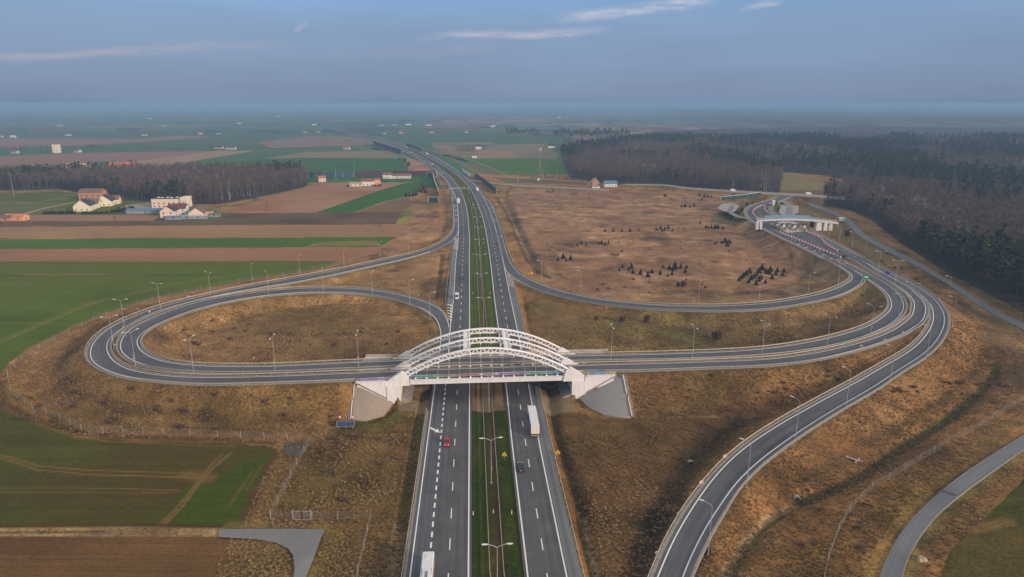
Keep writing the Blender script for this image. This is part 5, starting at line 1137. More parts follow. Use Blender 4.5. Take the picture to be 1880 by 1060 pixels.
# ------------------------------------------------------------------ vehicles (x forward)
def paintm(name, c, rough=.3): return mat('car_paint_' + name, c, rough, .04, 1, spec=.6)
def wheel(root, x, y, r=.33, w=.24):
    t = MB(); t.tube([(x, y - w / 2, r), (x, y + w / 2, r)], r, 16); o = t.build('wheel', M_TYRE, root); q = MB(); q.tube([(x, y - w / 2 - .01, r), (x, y + w / 2 + .01, r)], r * .55, 10); q.build('rim', M_STEELP, o)
def shell(secs, m, name, root, mats=None):
    mb = MB(); mb.loft(secs); return mb.build(name, m, root, smooth=False)
def car(p, ang, paint, label, L=4.3, Wd=1.8, H=1.5, van=False):
    root = empty('van' if van else 'car', p, ang, label, 'van' if van else 'car'); hw = Wd / 2
    def sec(x, w, z0, z1, ch=.12): return [(x, -w + ch, z0), (x, -w, z0 + ch), (x, -w, z1 - ch * 1.2), (x, -w + ch * 1.2, z1), (x, w - ch * 1.2, z1), (x, w, z1 - ch * 1.2), (x, w, z0 + ch), (x, w - ch, z0)]
    h = L / 2
    if van: B = [(-h, hw * .96, .3, 1.1), (-h + .12, hw, .22, 1.15), (h * .5, hw, .22, 1.15), (h * .72, hw * .98, .22, 1.12), (h * .95, hw * .9, .25, .95), (h, hw * .8, .32, .8)]
    else: B = [(-h, hw * .86, .36, .88), (-h + .15, hw * .96, .25, .95), (-h * .4, hw, .2, .96), (h * .25, hw, .2, .95), (h * .6, hw * .96, .2, .88), (h * .9, hw * .88, .24, .74), (h, hw * .76, .32, .62)]
    shell([sec(*b) for b in B], paint, 'body', root)
    if van: G = [(-h + .03, hw * .94, 1.1, H * .98), (-h + .2, hw * .95, 1.1, H), (h * .45, hw * .93, 1.1, H * .99), (h * .52, hw * .92, 1.1, H * .93), (h * .78, hw * .84, 1.05, 1.16)]
    else: G = [(-h + .25, hw * .80, .9, 1.0), (-h + .62, hw * .78, .9, H * .94), (-h * .25, hw * .78, .9, H * .985), (h * .12, hw * .76, .9, H * .95), (h * .48, hw * .80, .88, .97)]
    shell([sec(x, w, z0, z1, .05) for x, w, z0, z1 in G], M_GLASS if not van else paint, 'cabin', root)
    if van:
        mb = MB(); mb.loft([[(h * .535, -hw * .82, H * .9), (h * .535, hw * .82, H * .9), (h * .77, hw * .8, 1.2), (h * .77, -hw * .8, 1.2)], [(h * .56, -hw * .82, H * .92), (h * .56, hw * .82, H * .92), (h * .80, hw * .8, 1.2), (h * .80, -hw * .8, 1.2)]]); mb.build('windscreen', M_GLASS, root)
        for s in (-1, 1): mb = MB(); mb.box((h * .3, s * hw * .945, H * .72), (.9, .03, .5)); mb.build('side_window', M_GLASS, root)
    else:
        r = MB(); r.loft([sec(-h + .66, hw * .72, H * .93, H * .96, .02), sec(-h * .25, hw * .72, H * .97, H, .02), sec(h * .10, hw * .70, H * .94, H * .965, .02)]); r.build('roof', paint, root)
    for x in (-h * .62, h * .63):
        for s in (-1, 1): wheel(root, x, s * (hw - .1))
    for s in (-1, 1):
        mb = MB(); mb.box((h - .06, s * hw * .6, .68 if not van else .82), (.12, .36, .14)); mb.build('headlight', M_WHT, root)
        mb = MB(); mb.box((-h - .005, s * hw * .66, .78 if not van else .95), (.05, .28, .16)); mb.build('tail_light', M_RED, root)
        mb = MB(); mb.box((h * .32, s * (hw + .06), .98 if not van else 1.25), (.14, .16, .12)); mb.build('mirror', paint, root)
    mb = MB(); mb.box((-h - .02, 0, .6), (.03, .5, .12)); mb.build('number_plate', M_WHT, root)
    return root
def truck(p, ang, cab, box, side, label, L=16.2, rear=None, rigid=False):
    root = empty('lorry', p, ang, label, 'lorry'); h = L / 2; cl = 2.3
    hw = 1.27
    mb = MB(); mb.loft([[(x, -w + .1, z0), (x, -w, z0 + .15), (x, -w, z1 - .15), (x, -w + .15, z1), (x, w - .15, z1), (x, w, z1 - .15), (x, w, z0 + .15), (x, w - .1, z0)] for x, w, z0, z1 in ((h - cl, 1.22, .5, 3.75), (h - cl + .2, 1.24, .45, 3.8), (h - .8, 1.24, .45, 3.35), (h - .25, 1.22, .45, 2.5), (h, 1.15, .5, 1.6))]); mb.build('cab', cab, root)
    mb = MB(); mb.loft([[(h - .72, -1.05, 3.1), (h - .72, 1.05, 3.1), (h - .22, 1.08, 2.2), (h - .22, -1.08, 2.2)], [(h - .68, -1.05, 3.15), (h - .68, 1.05, 3.15), (h - .17, 1.08, 2.2), (h - .17, -1.08, 2.2)]]); mb.build('windscreen', M_GLASS, root)
    x0 = -h; x1 = h - cl - (.7 if not rigid else .2); bl = x1 - x0
    mb = MB(); mb.box(((x0 + x1) / 2, 0, 3.98), (bl, hw * 2, .05)); mb.box(((x0 + x1) / 2, 0, 2.6), (bl - .08, hw * 2 - .03, 2.7)); tr = mb.build('trailer_box', box, root)
    for s in (-1, 1): mb = MB(); mb.box(((x0 + x1) / 2, s * (hw - .005), 2.6), (bl - .3, .03, 2.55)); mb.build('side_curtain', side, root)
    mb = MB(); mb.box((x0 + .01, 0, 2.6), (.06, hw * 2 - .1, 2.6)); rd = mb.build('rear_door', rear or box, root)
    for s in (-.4, .4): b = MB(); b.tube([(x0 - .04, s, 1.4), (x0 - .04, s, 3.8)], .025, 4); b.build('door_bar', M_STEELP, rd)
    mb = MB(); mb.box(((x0 + x1) / 2, 0, 1.05), (bl, .9, .3)); mb.box((h - cl - .3, 0, .8), (2.8, .9, .35)); mb.build('chassis', M_DARK, root)
    mb = MB(); mb.box((x0 + .02, 0, .75), (.12, 2.4, .28)); bp = mb.build('bumper', mat('bumper_pale', (.45, .40, .34), .6), root)
    for s in (-1, 1): b = MB(); b.box((x0 - .05, s * .95, .77), (.05, .4, .18)); b.build('tail_light', M_RED, bp)
    for s in (-1, 1): b = MB(); b.box((h - .02, s * .85, .95), (.08, .4, .22)); b.build('headlight', M_WHT, root); b = MB(); b.box((h - .35, s * 1.42, 2.5), (.15, .2, .7)); b.build('mirror', M_DARK, root)
    ax = [h - 1.1, h - cl - 1.2] + ([x0 + 1.6, x0 + 2.9, x0 + 4.2] if not rigid else [x0 + 1.8])
    for x in ax:
        for s in (-1, 1): wheel(root, x, s * 1.08, .5, .32)
    return root
def bus(p, ang, label):
    L = 12.6; h = L / 2; hw = 1.27; root = empty('coach', p, ang, label, 'coach'); Wm = paintm('white', (.74, .74, .76), .35)
    def sec(x, w, z0, z1, c=.22): return [(x, -w + .08, z0), (x, -w, z0 + .1), (x, -w, z1 - c), (x, -w + c, z1), (x, w - c, z1), (x, w, z1 - c), (x, w, z0 + .1), (x, w - .08, z0)]
    shell([sec(-h, 1.18, .55, 3.3), sec(-h + .2, hw, .35, 3.5), sec(h - .5, hw, .35, 3.5), sec(h - .15, 1.22, .35, 3.3), sec(h, 1.12, .5, 2.2)], Wm, 'body', root)
    for s in (-1, 1):
        mb = MB(); mb.box((-.1, s * (hw + .005), 2.35), (L - 1.5, .03, .95)); mb.build('side_window', M_GLASS, root)
        mb = MB(); mb.box((-.1, s * (hw + .005), 1.2), (L - .8, .03, .4)); mb.build('side_stripe', M_RED, root)
        mb = MB(); mb.box((h - .1, s * .8, .85), (.1, .5, .25)); mb.build('headlight', M_WHT, root)
        mb = MB(); mb.box((h - .1, s * 1.5, 2.6), (.2, .25, .5)); mb.build('mirror', M_DARK, root)
        for x in (h - 2.6, -h + 2.4, -h + 3.7): wheel(root, x, s * 1.1, .5, .3)
    mb = MB(); mb.box((-h - .01, 0, 2.6), (.04, 2.0, .9)); mb.build('rear_window', M_GLASS, root)
    mb = MB(); mb.box((h - .12, 0, 2.4), (.1, 2.2, 1.3)); mb.build('windscreen', M_GLASS, root)
    mb = MB(); mb.box((-h + 2.0, 0, 3.56), (1.1, .75, .14)); mb.build('roof_hatch', Wm, root)
    mb = MB(); mb.box((1.6, 0, 3.6), (2.9, 1.3, .2)); ac = mb.build('roof_unit', Wm, root)
    g = MB()
    for k in range(4):
        for s in (-1, 1): g.box((.75 + k * .5, s * .16, 3.71), (.34, .26, .03))
    g.build('vent_grille', M_DARK, ac)
    g = MB()
    for k in range(5):
        for s in (-1, 1): g.box((-.6 + k * .45, s * 1.0, 3.51), (.25, .12, .03))
    g.build('roof_vent', M_DARK, root); mb = MB(); mb.box((4.2, 0, 3.56), (.9, .75, .14)); mb.build('roof_hatch', Wm, root)
    return root
def build_vehicles():
    def place(px, py, z, roads, forward, lateral=0):
        p = W(px, py, z) if z is not None else on_ground(px, py); rd = road_dir(p, roads); t = rd[3] * forward; return p, math.atan2(t[1], t[0])
    # LFT stations run away from the camera: forward -1 drives towards it
    p, a = place(820, 821, .02, ('LFT',), -1); d = Vector((math.cos(a), math.sin(a), 0)); car(p - d * 1.9, a, paintm('red', (.42, .012, .02)), 'bright red hatchback coming down the oncoming carriageway', 4.2, 1.78, 1.5)
    p = W(786.5, 1012, 3.5); a = math.atan2(*(road_dir(p, ('LFT',))[3] * -1)[[1, 0]]); d = Vector((math.cos(a), math.sin(a), 0)); q = p + d * 6.3; q.z = .02; bus(q, a, 'white coach cut off by the bottom edge of the view')
    p, a = place(982.5, 804, .0, ('RGT',), 1); d = Vector((math.cos(a), math.sin(a), 0)); Wb = mat('lorry_white', (.74, .73, .72), .5, .05)
    truck(p + d * 8.1, a, Wb, Wb, mat('curtain_blue', (.03, .13, .42), .5, .1), 'long white lorry with blue sides driving away below the bridge', 16.2, mat('lorry_rear_sunlit', (.78, .70, .62), .5, .04))  # rear doors warmer than the white box: low sun painted into the colour
    p, a = place(956.5, 868, .0, ('RGT',), 1); d = Vector((math.cos(a), math.sin(a), 0)); car(p + d * 2.1, a, paintm('black', (.012, .013, .018), .25), 'black car in the left outbound lane behind the white lorry')
    p, a = place(838.8, 550.5, .02, ('LFT',), -1); d = Vector((math.cos(a), math.sin(a), 0)); car(p - d * 2.6, a, paintm('white', (.74, .74, .76)), 'white panel van on the oncoming carriageway above the bridge', 5.6, 2.0, 2.45, True)
    p, a = place(850.6, 514.5, .02, ('LFT',), -1); d = Vector((math.cos(a), math.sin(a), 0)); car(p - d * 2, a, paintm('blue_grey', (.03, .045, .07)), 'dark blue car beyond the white van')
    p, a = place(912.5, 449, .0, ('RGT',), 1); car(p + Vector((math.cos(a), math.sin(a), 0)) * 2, a, paintm('maroon', (.10, .03, .035)), 'maroon car in the right outbound lane far beyond the bridge')
    dk = mat('cab_green', (.02, .07, .06), .4)
    for px, py, cabm, bx, lab, L, fw, road in ((842, 374.5, mat('cab_cream', (.62, .62, .50), .4), Wb, 'white lorry passing under the gantry', 13, -1, 'LFT'), (877, 352.5, Wb, Wb, 'white lorry driving away opposite the gantry', 13, 1, 'RGT'),
            (795, 307, dk, Wb, 'white lorry with dark green cab on the far bend', 14, -1, 'LFT'), (756, 284, dk, Wb, 'white lorry with dark cab farther up the far bend', 14, -1, 'LFT'), (784.5, 285, Wb, Wb, 'pale box lorry on the far outbound carriageway', 9, 1, 'RGT')):
        p = W(px, py, 0); rd = road_dir(p, (road,)); t = rd[3] * fw; a = math.atan2(t[1], t[0]); d = Vector((math.cos(a), math.sin(a), 0)); truck(p - d * (L / 2) * fw * (1 if fw < 0 else 1) * (-1 if fw > 0 else -1) * (-1 if fw < 0 else -1) if False else p + d * (L / 2) * (1 if fw > 0 else -1), a, cabm, bx, bx, lab, L, mat('lorry_rear_sunlit', (.78, .70, .62)), rigid=L < 12)
    for px, py, lab, van, road, fw in ((812, 319.5, 'white car on the oncoming carriageway before the overbridge', False, 'LFT', -1), (780.5, 297.5, 'white car on the far bend behind the dark cab lorry', False, 'LFT', -1), (746.5, 271.5, 'white van on the far outbound carriageway', True, 'RGT', 1), (757, 275.5, 'white car just behind the far white van', False, 'RGT', 1),
            (725, 271.5, 'white van on the distant oncoming carriageway', True, 'LFT', -1), (712, 268, 'white car on the distant oncoming carriageway', False, 'LFT', -1), (676, 257.5, 'white van near the vanishing end of the motorway', True, 'LFT', -1)):
        p = W(px, py, 0); t = road_dir(p, (road,))[3] * fw; car(p, math.atan2(t[1], t[0]), paintm('white', (.74, .74, .76)), lab, 5.8 if van else 4.4, 2.0 if van else 1.8, 2.5 if van else 1.5, van)
    p, a = place(1420, 377, 5, ('TOL',), -1); truck(p, a + .25, mat('cab_pale', (.60, .56, .54)), Wb, Wb, 'white lorry waiting at the top of the toll apron', 13, mat('lorry_rear_sunlit', (.78, .70, .62)))
    p, a = place(1503, 460.5, 5.0, ('TOL',), 1); car(p, a, paintm('pale_grey', (.30, .31, .33)), 'grey car on the lane beside the toll barriers')
    p, a = place(1631, 503.5, 5.05, ('DRM',), 1); car(p, a, paintm('deep_blue', (.03, .03, .28)), 'deep blue car on the outer ramp')
    for px, py, z, lab in ((1346, 351.5, 4, 'white van on the local road before the wood'), (1484.5, 357.5, 4.6, 'white van on the local road right of the junction')):
        p = W(px, py, z); car(p, R_(-5), paintm('white', (.74, .74, .76)), lab, 5.8, 2.0, 2.5, True)
build_vehicles()
# ------------------------------------------------------------------ toll station, overpass
def build_toll():
    z = 5.0; BL = mat('screen_blue', (.27, .39, .47), .35, .12, .5, spec=.5); e = empty('toll_overpass', (0, 0, 0), 0, 'slim pale overpass with blue side screens crossing the toll apron', 'bridge')
    top = [(1385.4, 409.6), (1398, 406.2), (1410.7, 403), (1433, 400.7), (1454, 400.2), (1478, 403), (1488.5, 406), (1507, 409.8), (1530, 414.5)]
    zz = [11.2, 11.8, 12.3, 12.8, 13, 12.7, 12.4, 12.0, 11.3]; A = W(1388, 416, z); Bp = W(1536, 421, z)
    cen = []
    for (px, py), h in zip(top, zz):
        t = (px - 1385.4) / (1530 - 1385.4); q = A.lerp(Bp, t); cen.append(Vector((q.x, q.y, 10.2 + 1.8 * math.sin(math.pi * t))))
    fine = []
    for a, b in zip(cen[:-1], cen[1:]):
        for i in range(4): fine.append(a.lerp(b, i / 4))
    fine.append(cen[-1]); n = len(fine); d = (Bp - A).normalized(); nr = Vector((-d.y, d.x, 0))
    mb = MB(); mb.loft([[p + nr * s * 3.4 + Vector((0, 0, zz_)) for s, zz_ in ((-1, -1.0), (1, -1.0), (1, 0), (-1, 0))] for p in fine]); mb.build('deck', M_CONCD, e)
    for s in (-1, 1):
        mb = MB(); mb.loft([[p + nr * (s * 3.5 + q) + Vector((0, 0, h)) for q, h in ((-.1, -.9), (.1, -.9), (.1, .35), (-.1, .35))] for p in fine]); mb.build('parapet', M_WCONC, e)
        k0, k1 = int(n * .17), int(n * .72)
        mb = MB(); mb.loft([[p + nr * (s * 3.35 + q) + Vector((0, 0, h)) for q, h in ((-.05, .3), (.05, .3), (.05, 2.2), (-.05, 2.2))] for p in fine[k0:k1]]); mb.build('side_screen', BL, e)
        for rng in (fine[:k0 + 1], fine[k1 - 1:]):
            mb = MB(); mb.loft([[p + nr * (s * 3.35 + q) + Vector((0, 0, h)) for q, h in ((-.05, 1.2), (.05, 1.2), (.05, 1.35), (-.05, 1.35))] for p in rng])
            for p in rng: mb.box(p + nr * s * 3.35 + Vector((0, 0, .8)), (.1, .1, 1.0))
            mb.build('railing', M_STEELP, e)
    for px in (1391, 1397.5):
        p = W(px, 421, z); mb = MB(); mb.box((p.x, p.y + 2, z + 2.3), (1.6, 5.5, 5.2), 0, math.atan2(d.y, d.x)); mb.build('abutment', M_WCONC, e)
    for px in (1501, 1505.5, 1515.5, 1525):
        p = W(px, 423, 4.5); mb = MB(); mb.box((p.x, p.y + 1, 7.2), (2.1 if px < 1510 else 2.6, 3.2, 5.8), 0, math.atan2(d.y, d.x), (.75, .75)); mb.build('pier', M_WCONC, e)
    p = W(1493, 418, 4.5); mb = MB(); mb.box((p.x, p.y + 3, 7.2), (1.5, 4, 6)); mb.build('pier', M_DARK, e)
    # concrete pad and toll islands
    P = [(1413, 411), (1447, 428), (1483, 424), (1472, 414), (1456, 407.5), (1438, 406)]; mb = MB(); mb.add([W(*q, 5.05) for q in P], [tuple(range(6))[::-1]]); o = mb.build('toll_pad', M_CONC); prop(o, 'pale concrete pad under the toll islands', None, None, 'structure')
    YB = mat('booth_ochre', (.42, .30, .12), .6, .2, 2); isl = [(1418, 413.5, 1431, 420), (1430, 413.8, 1444, 422.5), (1440.5, 413.2, 1454.5, 422.8), (1449.5, 414.5, 1464, 424.5), (1460, 414, 1476, 423.8), (1471.5, 414.5, 1480.5, 425)][:6]
    proto = None
    for i, (x0, y0, x1, y1) in enumerate(isl):
        a = W(x0, y0, 5.05); b = W(x1, y1, 5.05); c = (a + b) / 2; ang = math.atan2(b.y - a.y, b.x - a.x); lab = 'ochre toll island with small white booth, %s from the left' % ORD[i]
        if proto is None:
            r = empty('toll_island', c, ang, lab, 'toll booth', 'toll islands under the overpass'); L = 24
            q = MB(); q.box((0, 0, .15), (L, 1.6, .3)); q.build('kerb_island', M_CONC, r)
            q = MB(); q.box((L / 2 - 2.5, 0, .9), (4.5, 1.3, 1.3), 0, 0, (.9, .8)); q.box((L / 2 - 7, 0, .7), (2, 1.0, 1.0)); q.build('impact_block', YB, r)
            q = MB(); q.box((1.5, 0, 1.6), (3.4, 1.7, 2.7)); bo = q.build('booth', M_WHT, r); q = MB(); q.box((1.5, 0, 2.0), (3.0, 1.76, .8)); q.build('booth_window', M_GLASS, bo); q = MB(); q.box((1.5, 0, 3.05), (4.0, 2.3, .2)); q.build('booth_roof', M_DARK, bo)
            q = MB(); q.box((-5, 0, 1.2), (1, .8, 1.9)); q.build('ticket_machine', YB, r); q = MB(); q.tube([(-8, 0, 0), (-8, 0, 4.5)], .12, 6); q.build('signal_pole', M_STEELP, r); proto = r
        else: r = copy_tree(proto); r.location = c; r.rotation_euler = (0, 0, ang); prop(r, lab, 'toll booth', 'toll islands under the overpass')
    # red and white barrier rows
    rows = [([(1432, 427.5), (1455, 436.5), (1480, 447), (1505, 457.5), (1530, 468), (1545, 474.5)], 'between the left lane and the closed apron', 1.0), ([(1481, 426), (1497, 432), (1508, 438), (1513, 446), (1524, 454), (1538, 461)], 'along the right edge of the closed apron', 1.0),
            ([(1413, 374), (1395, 379), (1384, 385), (1381, 391), (1388, 399), (1393, 403)], 'curving left above the overpass', 1.3), ([(1405, 377), (1402.5, 384), (1411, 392), (1422, 397), (1434, 401)], 'curving right above the overpass', 1.3), ([(1468, 407), (1460, 404.5), (1476, 414), (1484, 420)][2:], 'right of the toll islands', 1.4)]
    pr = []
    for cm in (M_WHT, M_RED):
        q = MB(); q.loft([[(x, -.3, 0), (x, .3, 0), (x, .12, 1.0), (x, -.12, 1.0)] for x in (-.7, .7)]); o = q.build('barrier_block', cm); pr.append(o)
    first = [True, True]
    for pts, wh, gap in rows:
        P = [W(*q, 5.03) for q in pts]; D = 0; k = 0
        for a, b in zip(P[:-1], P[1:]):
            L = (b - a).length; ang = math.atan2(b.y - a.y, b.x - a.x)
            while D < L:
                c = a.lerp(b, D / L); j = k % 2
                if first[j]: o = pr[j]; first[j] = False
                else: o = pr[j].copy(); COL.objects.link(o)
                o.location = c; o.rotation_euler = (0, 0, ang); prop(o, ('white', 'red')[j] + ' plastic barrier block in the row ' + wh, 'barrier', 'barrier blocks ' + wh); D += 2.1 * gap; k += 1
            D -= L
    # arrow trailer at the row's end, red skip and white box by the service road
    p = W(1551, 472.5, 5.03); e = empty('arrow_trailer', p, R_(-30), 'red and white warning trailer at the end of the barrier row', 'trailer'); q = MB(); q.box((0, 0, .7), (3.5, 2, .5)); q.build('chassis', M_DARK, e); q = MB(); q.loft([[(-1.5, -1.1, 1), (-1.5, 1.1, 1), (-.9, 1.1, 3.2), (-.9, -1.1, 3.2)], [(-1.4, -1.1, 1), (-1.4, 1.1, 1), (-.8, 1.1, 3.2), (-.8, -1.1, 3.2)]]); q.build('board', M_RED, e)
    for s in (-.8, .8): wheel(e, .2, s, .35, .2)
    p = W(1536, 406.5, 1.2); e = empty('waste_skip', p, R_(8), 'orange red skip beside the service road', 'skip'); q = MB(); q.box((0, 0, 1.3), (6, 2.5, 2.2), 0, 0, (1.15, 1.05)); q.build('tub', mat('skip_red', (.55, .10, .05), .6, .1), e); q = MB(); q.box((0, 0, 2.45), (7.1, 2.8, .12)); q.build('rim', M_DARK, e)
    p = W(1544, 406.5, 1.2); e = empty('site_cabin', p, R_(5), 'pale green white cabin right of the orange skip', 'cabin'); q = MB(); q.box((0, 0, 1.5), (5, 2.6, 2.8)); q.build('wall', mat('cabin_pale', (.55, .66, .60), .6), e); q = MB(); q.box((0, 0, 2.98), (5.2, 2.8, .12)); q.build('roof', M_WHT, e); q = MB(); q.box((1.2, -1.32, 1.6), (1, .05, .8)); q.build('window', M_GLASS, e)
    # two paved parking bays
    for P, lab in (([(1317, 382.5), (1325, 374.5), (1342, 373), (1357.5, 377.5), (1352, 386), (1345, 391), (1328, 388)], 'pale hexagonal parking bay left of the toll road'), ([(1433, 377), (1466, 378), (1466, 391), (1456, 395), (1440, 396), (1430, 391.5)], 'pale parking bay right of the toll road')):
        mb = MB(); mb.add([W(*q, 4.95) for q in P], [tuple(range(len(P)))[::-1]]); mb.add([W(*q, 4.1) for q in P] + [W(*q, 4.95) for q in P], [(i, (i + 1) % len(P), len(P) + (i + 1) % len(P), len(P) + i) for i in range(len(P))]); o = mb.build('parking_bay', mat('bay_paving', (.34, .325, .31), .9, .08, .3)); prop(o, lab, None, None, 'structure')
    for P, lab in (([(1334, 388), (1342, 376), (1350, 377), (1343, 389.5)], 'grey central lane of the left parking bay'), ([(1442, 394), (1443, 379), (1456, 379.5), (1455, 394)], 'grey central lane of the right parking bay')):
        mb = MB(); mb.add([W(*q, 5.0) for q in P], [(0, 1, 2, 3)[::-1]]); o = mb.build('parking_lane', asphalt('asphalt_stub', (.21, .205, .20), .2), uv=[(0, 0)] * 4); prop(o, lab, None, None, 'structure')
    for P, lab in (([(1343, 389), (1356, 396), (1376, 401), (1374, 403.5), (1350, 398), (1336, 391)], 'slip lane joining the left parking bay to the toll road'), ([(1440, 367), (1456, 378), (1448, 378.5), (1430, 368)], 'slip lane joining the right parking bay to the toll road'), ([(1442, 394), (1455, 394), (1456, 401), (1441, 401)], 'slip lane from the right bay to the overpass')):
        mb = MB(); mb.add([W(*q, 5.0) for q in P], [tuple(range(len(P)))[::-1]]); o = mb.build('slip_lane', asphalt('asphalt_stub', (.21, .205, .20), .2), uv=[(0, 0)] * len(P)); prop(o, lab, None, None, 'structure')
build_toll()
# ------------------------------------------------------------------ houses
def house(px, py, w, d, h, rh, rot, wall, roof, label, win=(2, 1), flat=False, chim=True, z=None, name='house', cat='house', gable_x=True):
    p = W(px, py, BASE) if z is None else W(px, py, z); p.z = gz(p.x, p.y) if z is None else z
    e = empty(name, p, R_(rot), label, cat); m = MB(); m.box((0, 0, h / 2 - .3), (w, d, h + .6))
    if not flat: 
        if gable_x: m.add([(-w / 2, -d / 2, h), (-w / 2, d / 2, h), (-w / 2, 0, h + rh), (w / 2, -d / 2, h), (w / 2, d / 2, h), (w / 2, 0, h + rh)], [(0, 2, 1), (3, 4, 5)])
        else: m.add([(-w / 2, -d / 2, h), (w / 2, -d / 2, h), (0, -d / 2, h + rh), (-w / 2, d / 2, h), (w / 2, d / 2, h), (0, d / 2, h + rh)], [(0, 1, 2), (3, 5, 4)])
    m.build('wall', wall, e); r = MB(); o = .5; th = .25
    if flat: r.box((0, 0, h + .15), (w + .3, d + .3, .3))
    elif gable_x:
        for s in (-1, 1):
            a = [(-w / 2 - o, s * (d / 2 + o), h - rh * o / (d / 2)), (w / 2 + o, s * (d / 2 + o), h - rh * o / (d / 2)), (w / 2 + o, 0, h + rh), (-w / 2 - o, 0, h + rh)]; b = [(x, y, q + th) for x, y, q in a]; r.loft([a, b])
    else:
        for s in (-1, 1):
            a = [(s * (w / 2 + o), -d / 2 - o, h - rh * o / (w / 2)), (s * (w / 2 + o), d / 2 + o, h - rh * o / (w / 2)), (0, d / 2 + o, h + rh), (0, -d / 2 - o, h + rh)]; b = [(x, y, q + th) for x, y, q in a]; r.loft([a, b])
    ro = r.build('roof', roof, e)
    if chim: c = MB(); c.box((w * .18, d * .05, h + rh * .9 + .4), (.8, .7, 1.6)); c.build('chimney', mat('chimney_brick', (.35, .18, .12)), ro)
    nx, nz = win
    for j in range(nz):
        for i in range(nx):
            x = -w / 2 + w * (i + .5) / nx; q = MB(); q.box((x, -d / 2 - .03, 1.5 + 2.9 * j), (1.1, .08, 1.3)); f = q.build('window', M_GLASS, e)
    for j in range(nz): q = MB(); q.box((w / 2 + .03, 0, 1.5 + 2.9 * j), (.08, 1.1, 1.3)); q.build('window', M_GLASS, e)
    return e
def build_houses():
    CR = mat('render_cream', (.80, .69, .53), .85, .05); PK = mat('render_pink', (.78, .60, .48), .85, .05); WH = mat('render_white', (.76, .73, .70), .85, .05); RB = mat('roof_brown', (.20, .11, .085), .8, .15); RD = mat('roof_dark', (.045, .048, .058), .7, .1); RR = mat('roof_red', (.50, .17, .09), .8, .15); BR = mat('brick', (.46, .24, .15), .9, .2, 2); RBl = mat('roof_blue', (.10, .20, .32), .5, .1, .5); OR = mat('render_orange', (.72, .36, .20), .85, .06); GY = mat('sheet_grey', (.30, .31, .33), .7, .25, .6)
    house(157, 386, 14, 17, 5, 5.5, 12, CR, RD, 'cream villa with steep dark roof nearest the conifer hedge', (3, 1), gable_x=False)
    house(176, 381, 8, 9, 4.5, 3.6, 12, CR, RB, 'brown roofed wing of the front cream villa', (2, 1), chim=False)
    house(196, 377, 14, 17, 5, 5.5, 14, CR, RD, 'second cream villa with steep dark roof by the brick ruin', (3, 1), gable_x=False)
    house(213, 374, 8, 9, 4.5, 3.6, 14, CR, RB, 'brown roofed wing of the rear cream villa', (2, 1), chim=False)
    house(172, 366, 22, 14, 8, 3, 6, BR, RB, 'unfinished brick shell behind the cream villas', (4, 2), chim=False)
    e = house(315.5, 380, 32, 12, 8.6, 0, 4, PK, RD, 'long cream two-storey block with flat dark roof', (7, 2), flat=True, chim=False)
    for k in range(6): q = MB(); q.box((-12 + 4.4 * k, 1.5 - (k % 2) * 2, 9.2), (2.2, 1.1, .7)); q.build('skylight', M_WHT, [c for c in e.children if c.name.startswith('roof')][0])
    house(343, 380, 6, 13, 9.6, 0, 4, CR, CR, 'taller bright stair end of the cream block', (1, 2), flat=True, chim=False)
    house(271, 391.5, 34, 9, 3.2, .9, 1, GY, RBl, 'long low shed with blue metal roof', (1, 1), chim=False, name='shed', cat='shed')
    house(312, 399, 12, 11, 6, 4.2, 8, PK, RD, 'pink gabled house in front of the cream block', (2, 2), gable_x=False)
    house(329, 394, 15, 9, 6, 3.6, 6, WH, mat('roof_maroon', (.16, .05, .055)), 'white house with maroon roof behind the pink gable', (3, 2))
    house(364, 397, 13, 15, 3.6, 4.6, 12, PK, RB, 'low pink gabled house with wide brown roof', (2, 1), gable_x=False, chim=False)
    house(385, 397.5, 6, 6, 4.5, 0, 12, OR, RB, 'small orange annex beside the brown roofed house', (1, 1), flat=True, chim=False)
    for px, py, w, d, h, lab, mm in ((320, 403, 13, 5, 2.2, 'blue tarpaulin covered shed in the yard', RBl), (345, 402, 14, 6, 2.4, 'grey junk shed in the middle of the yard', GY), (365, 402, 15, 5, 2.6, 'pale grey lean-to at the right of the yard', mat('sheet_pale', (.45, .46, .48), .6, .3, .8)), (395, 398.5, 8, 5, 2.4, 'green shed at the edge of the yard', mat('sheet_green', (.05, .18, .14), .6, .2))):
        house(px, py, w, d, h, .6, 5, GY, mm, lab, (1, 1), chim=False, name='shed', cat='shed')
    house(31, 404, 17, 8, 3.4, 1.6, -4, OR, mat('roof_orange', (.60, .22, .10)), 'orange roofed barn at the left edge below the gardens', (2, 1), chim=False)
    house(8, 405, 15, 8, 3, 1.4, 0, BR, RB, 'brown barn left of the orange roof', (2, 1), chim=False)
    house(228, 313, 36, 12, 9, 3, 14, OR, RR, 'orange red roof showing above the left wood', (4, 1), chim=False)
    house(145, 313, 30, 10, 7, 3, 10, CR, mat('roof_tan', (.45, .33, .22)), 'tan roof showing above the left wood', (4, 1), chim=False)
    house(105, 281, 11, 11, 17, 0, 5, CR, RD, 'tall pale tower block behind the far tree belt', (2, 5), flat=True, chim=False, name='tower_block', cat='building')
    house(5, 325, 30, 12, 7, 3, 0, WH, GY, 'white house by the left edge above the wood', (4, 1), chim=False)
    # beyond the brown fields
    house(592, 334, 8, 10, 5, 2.4, 10, CR, RR, 'orange house at the right end of the left wood', (2, 1), chim=False)
    house(654, 342, 15, 8, 3, 1.6, 2, WH, mat('roof_tan', (.45, .33, .22)), 'long white bungalow in the ploughed field', (3, 1), chim=False)
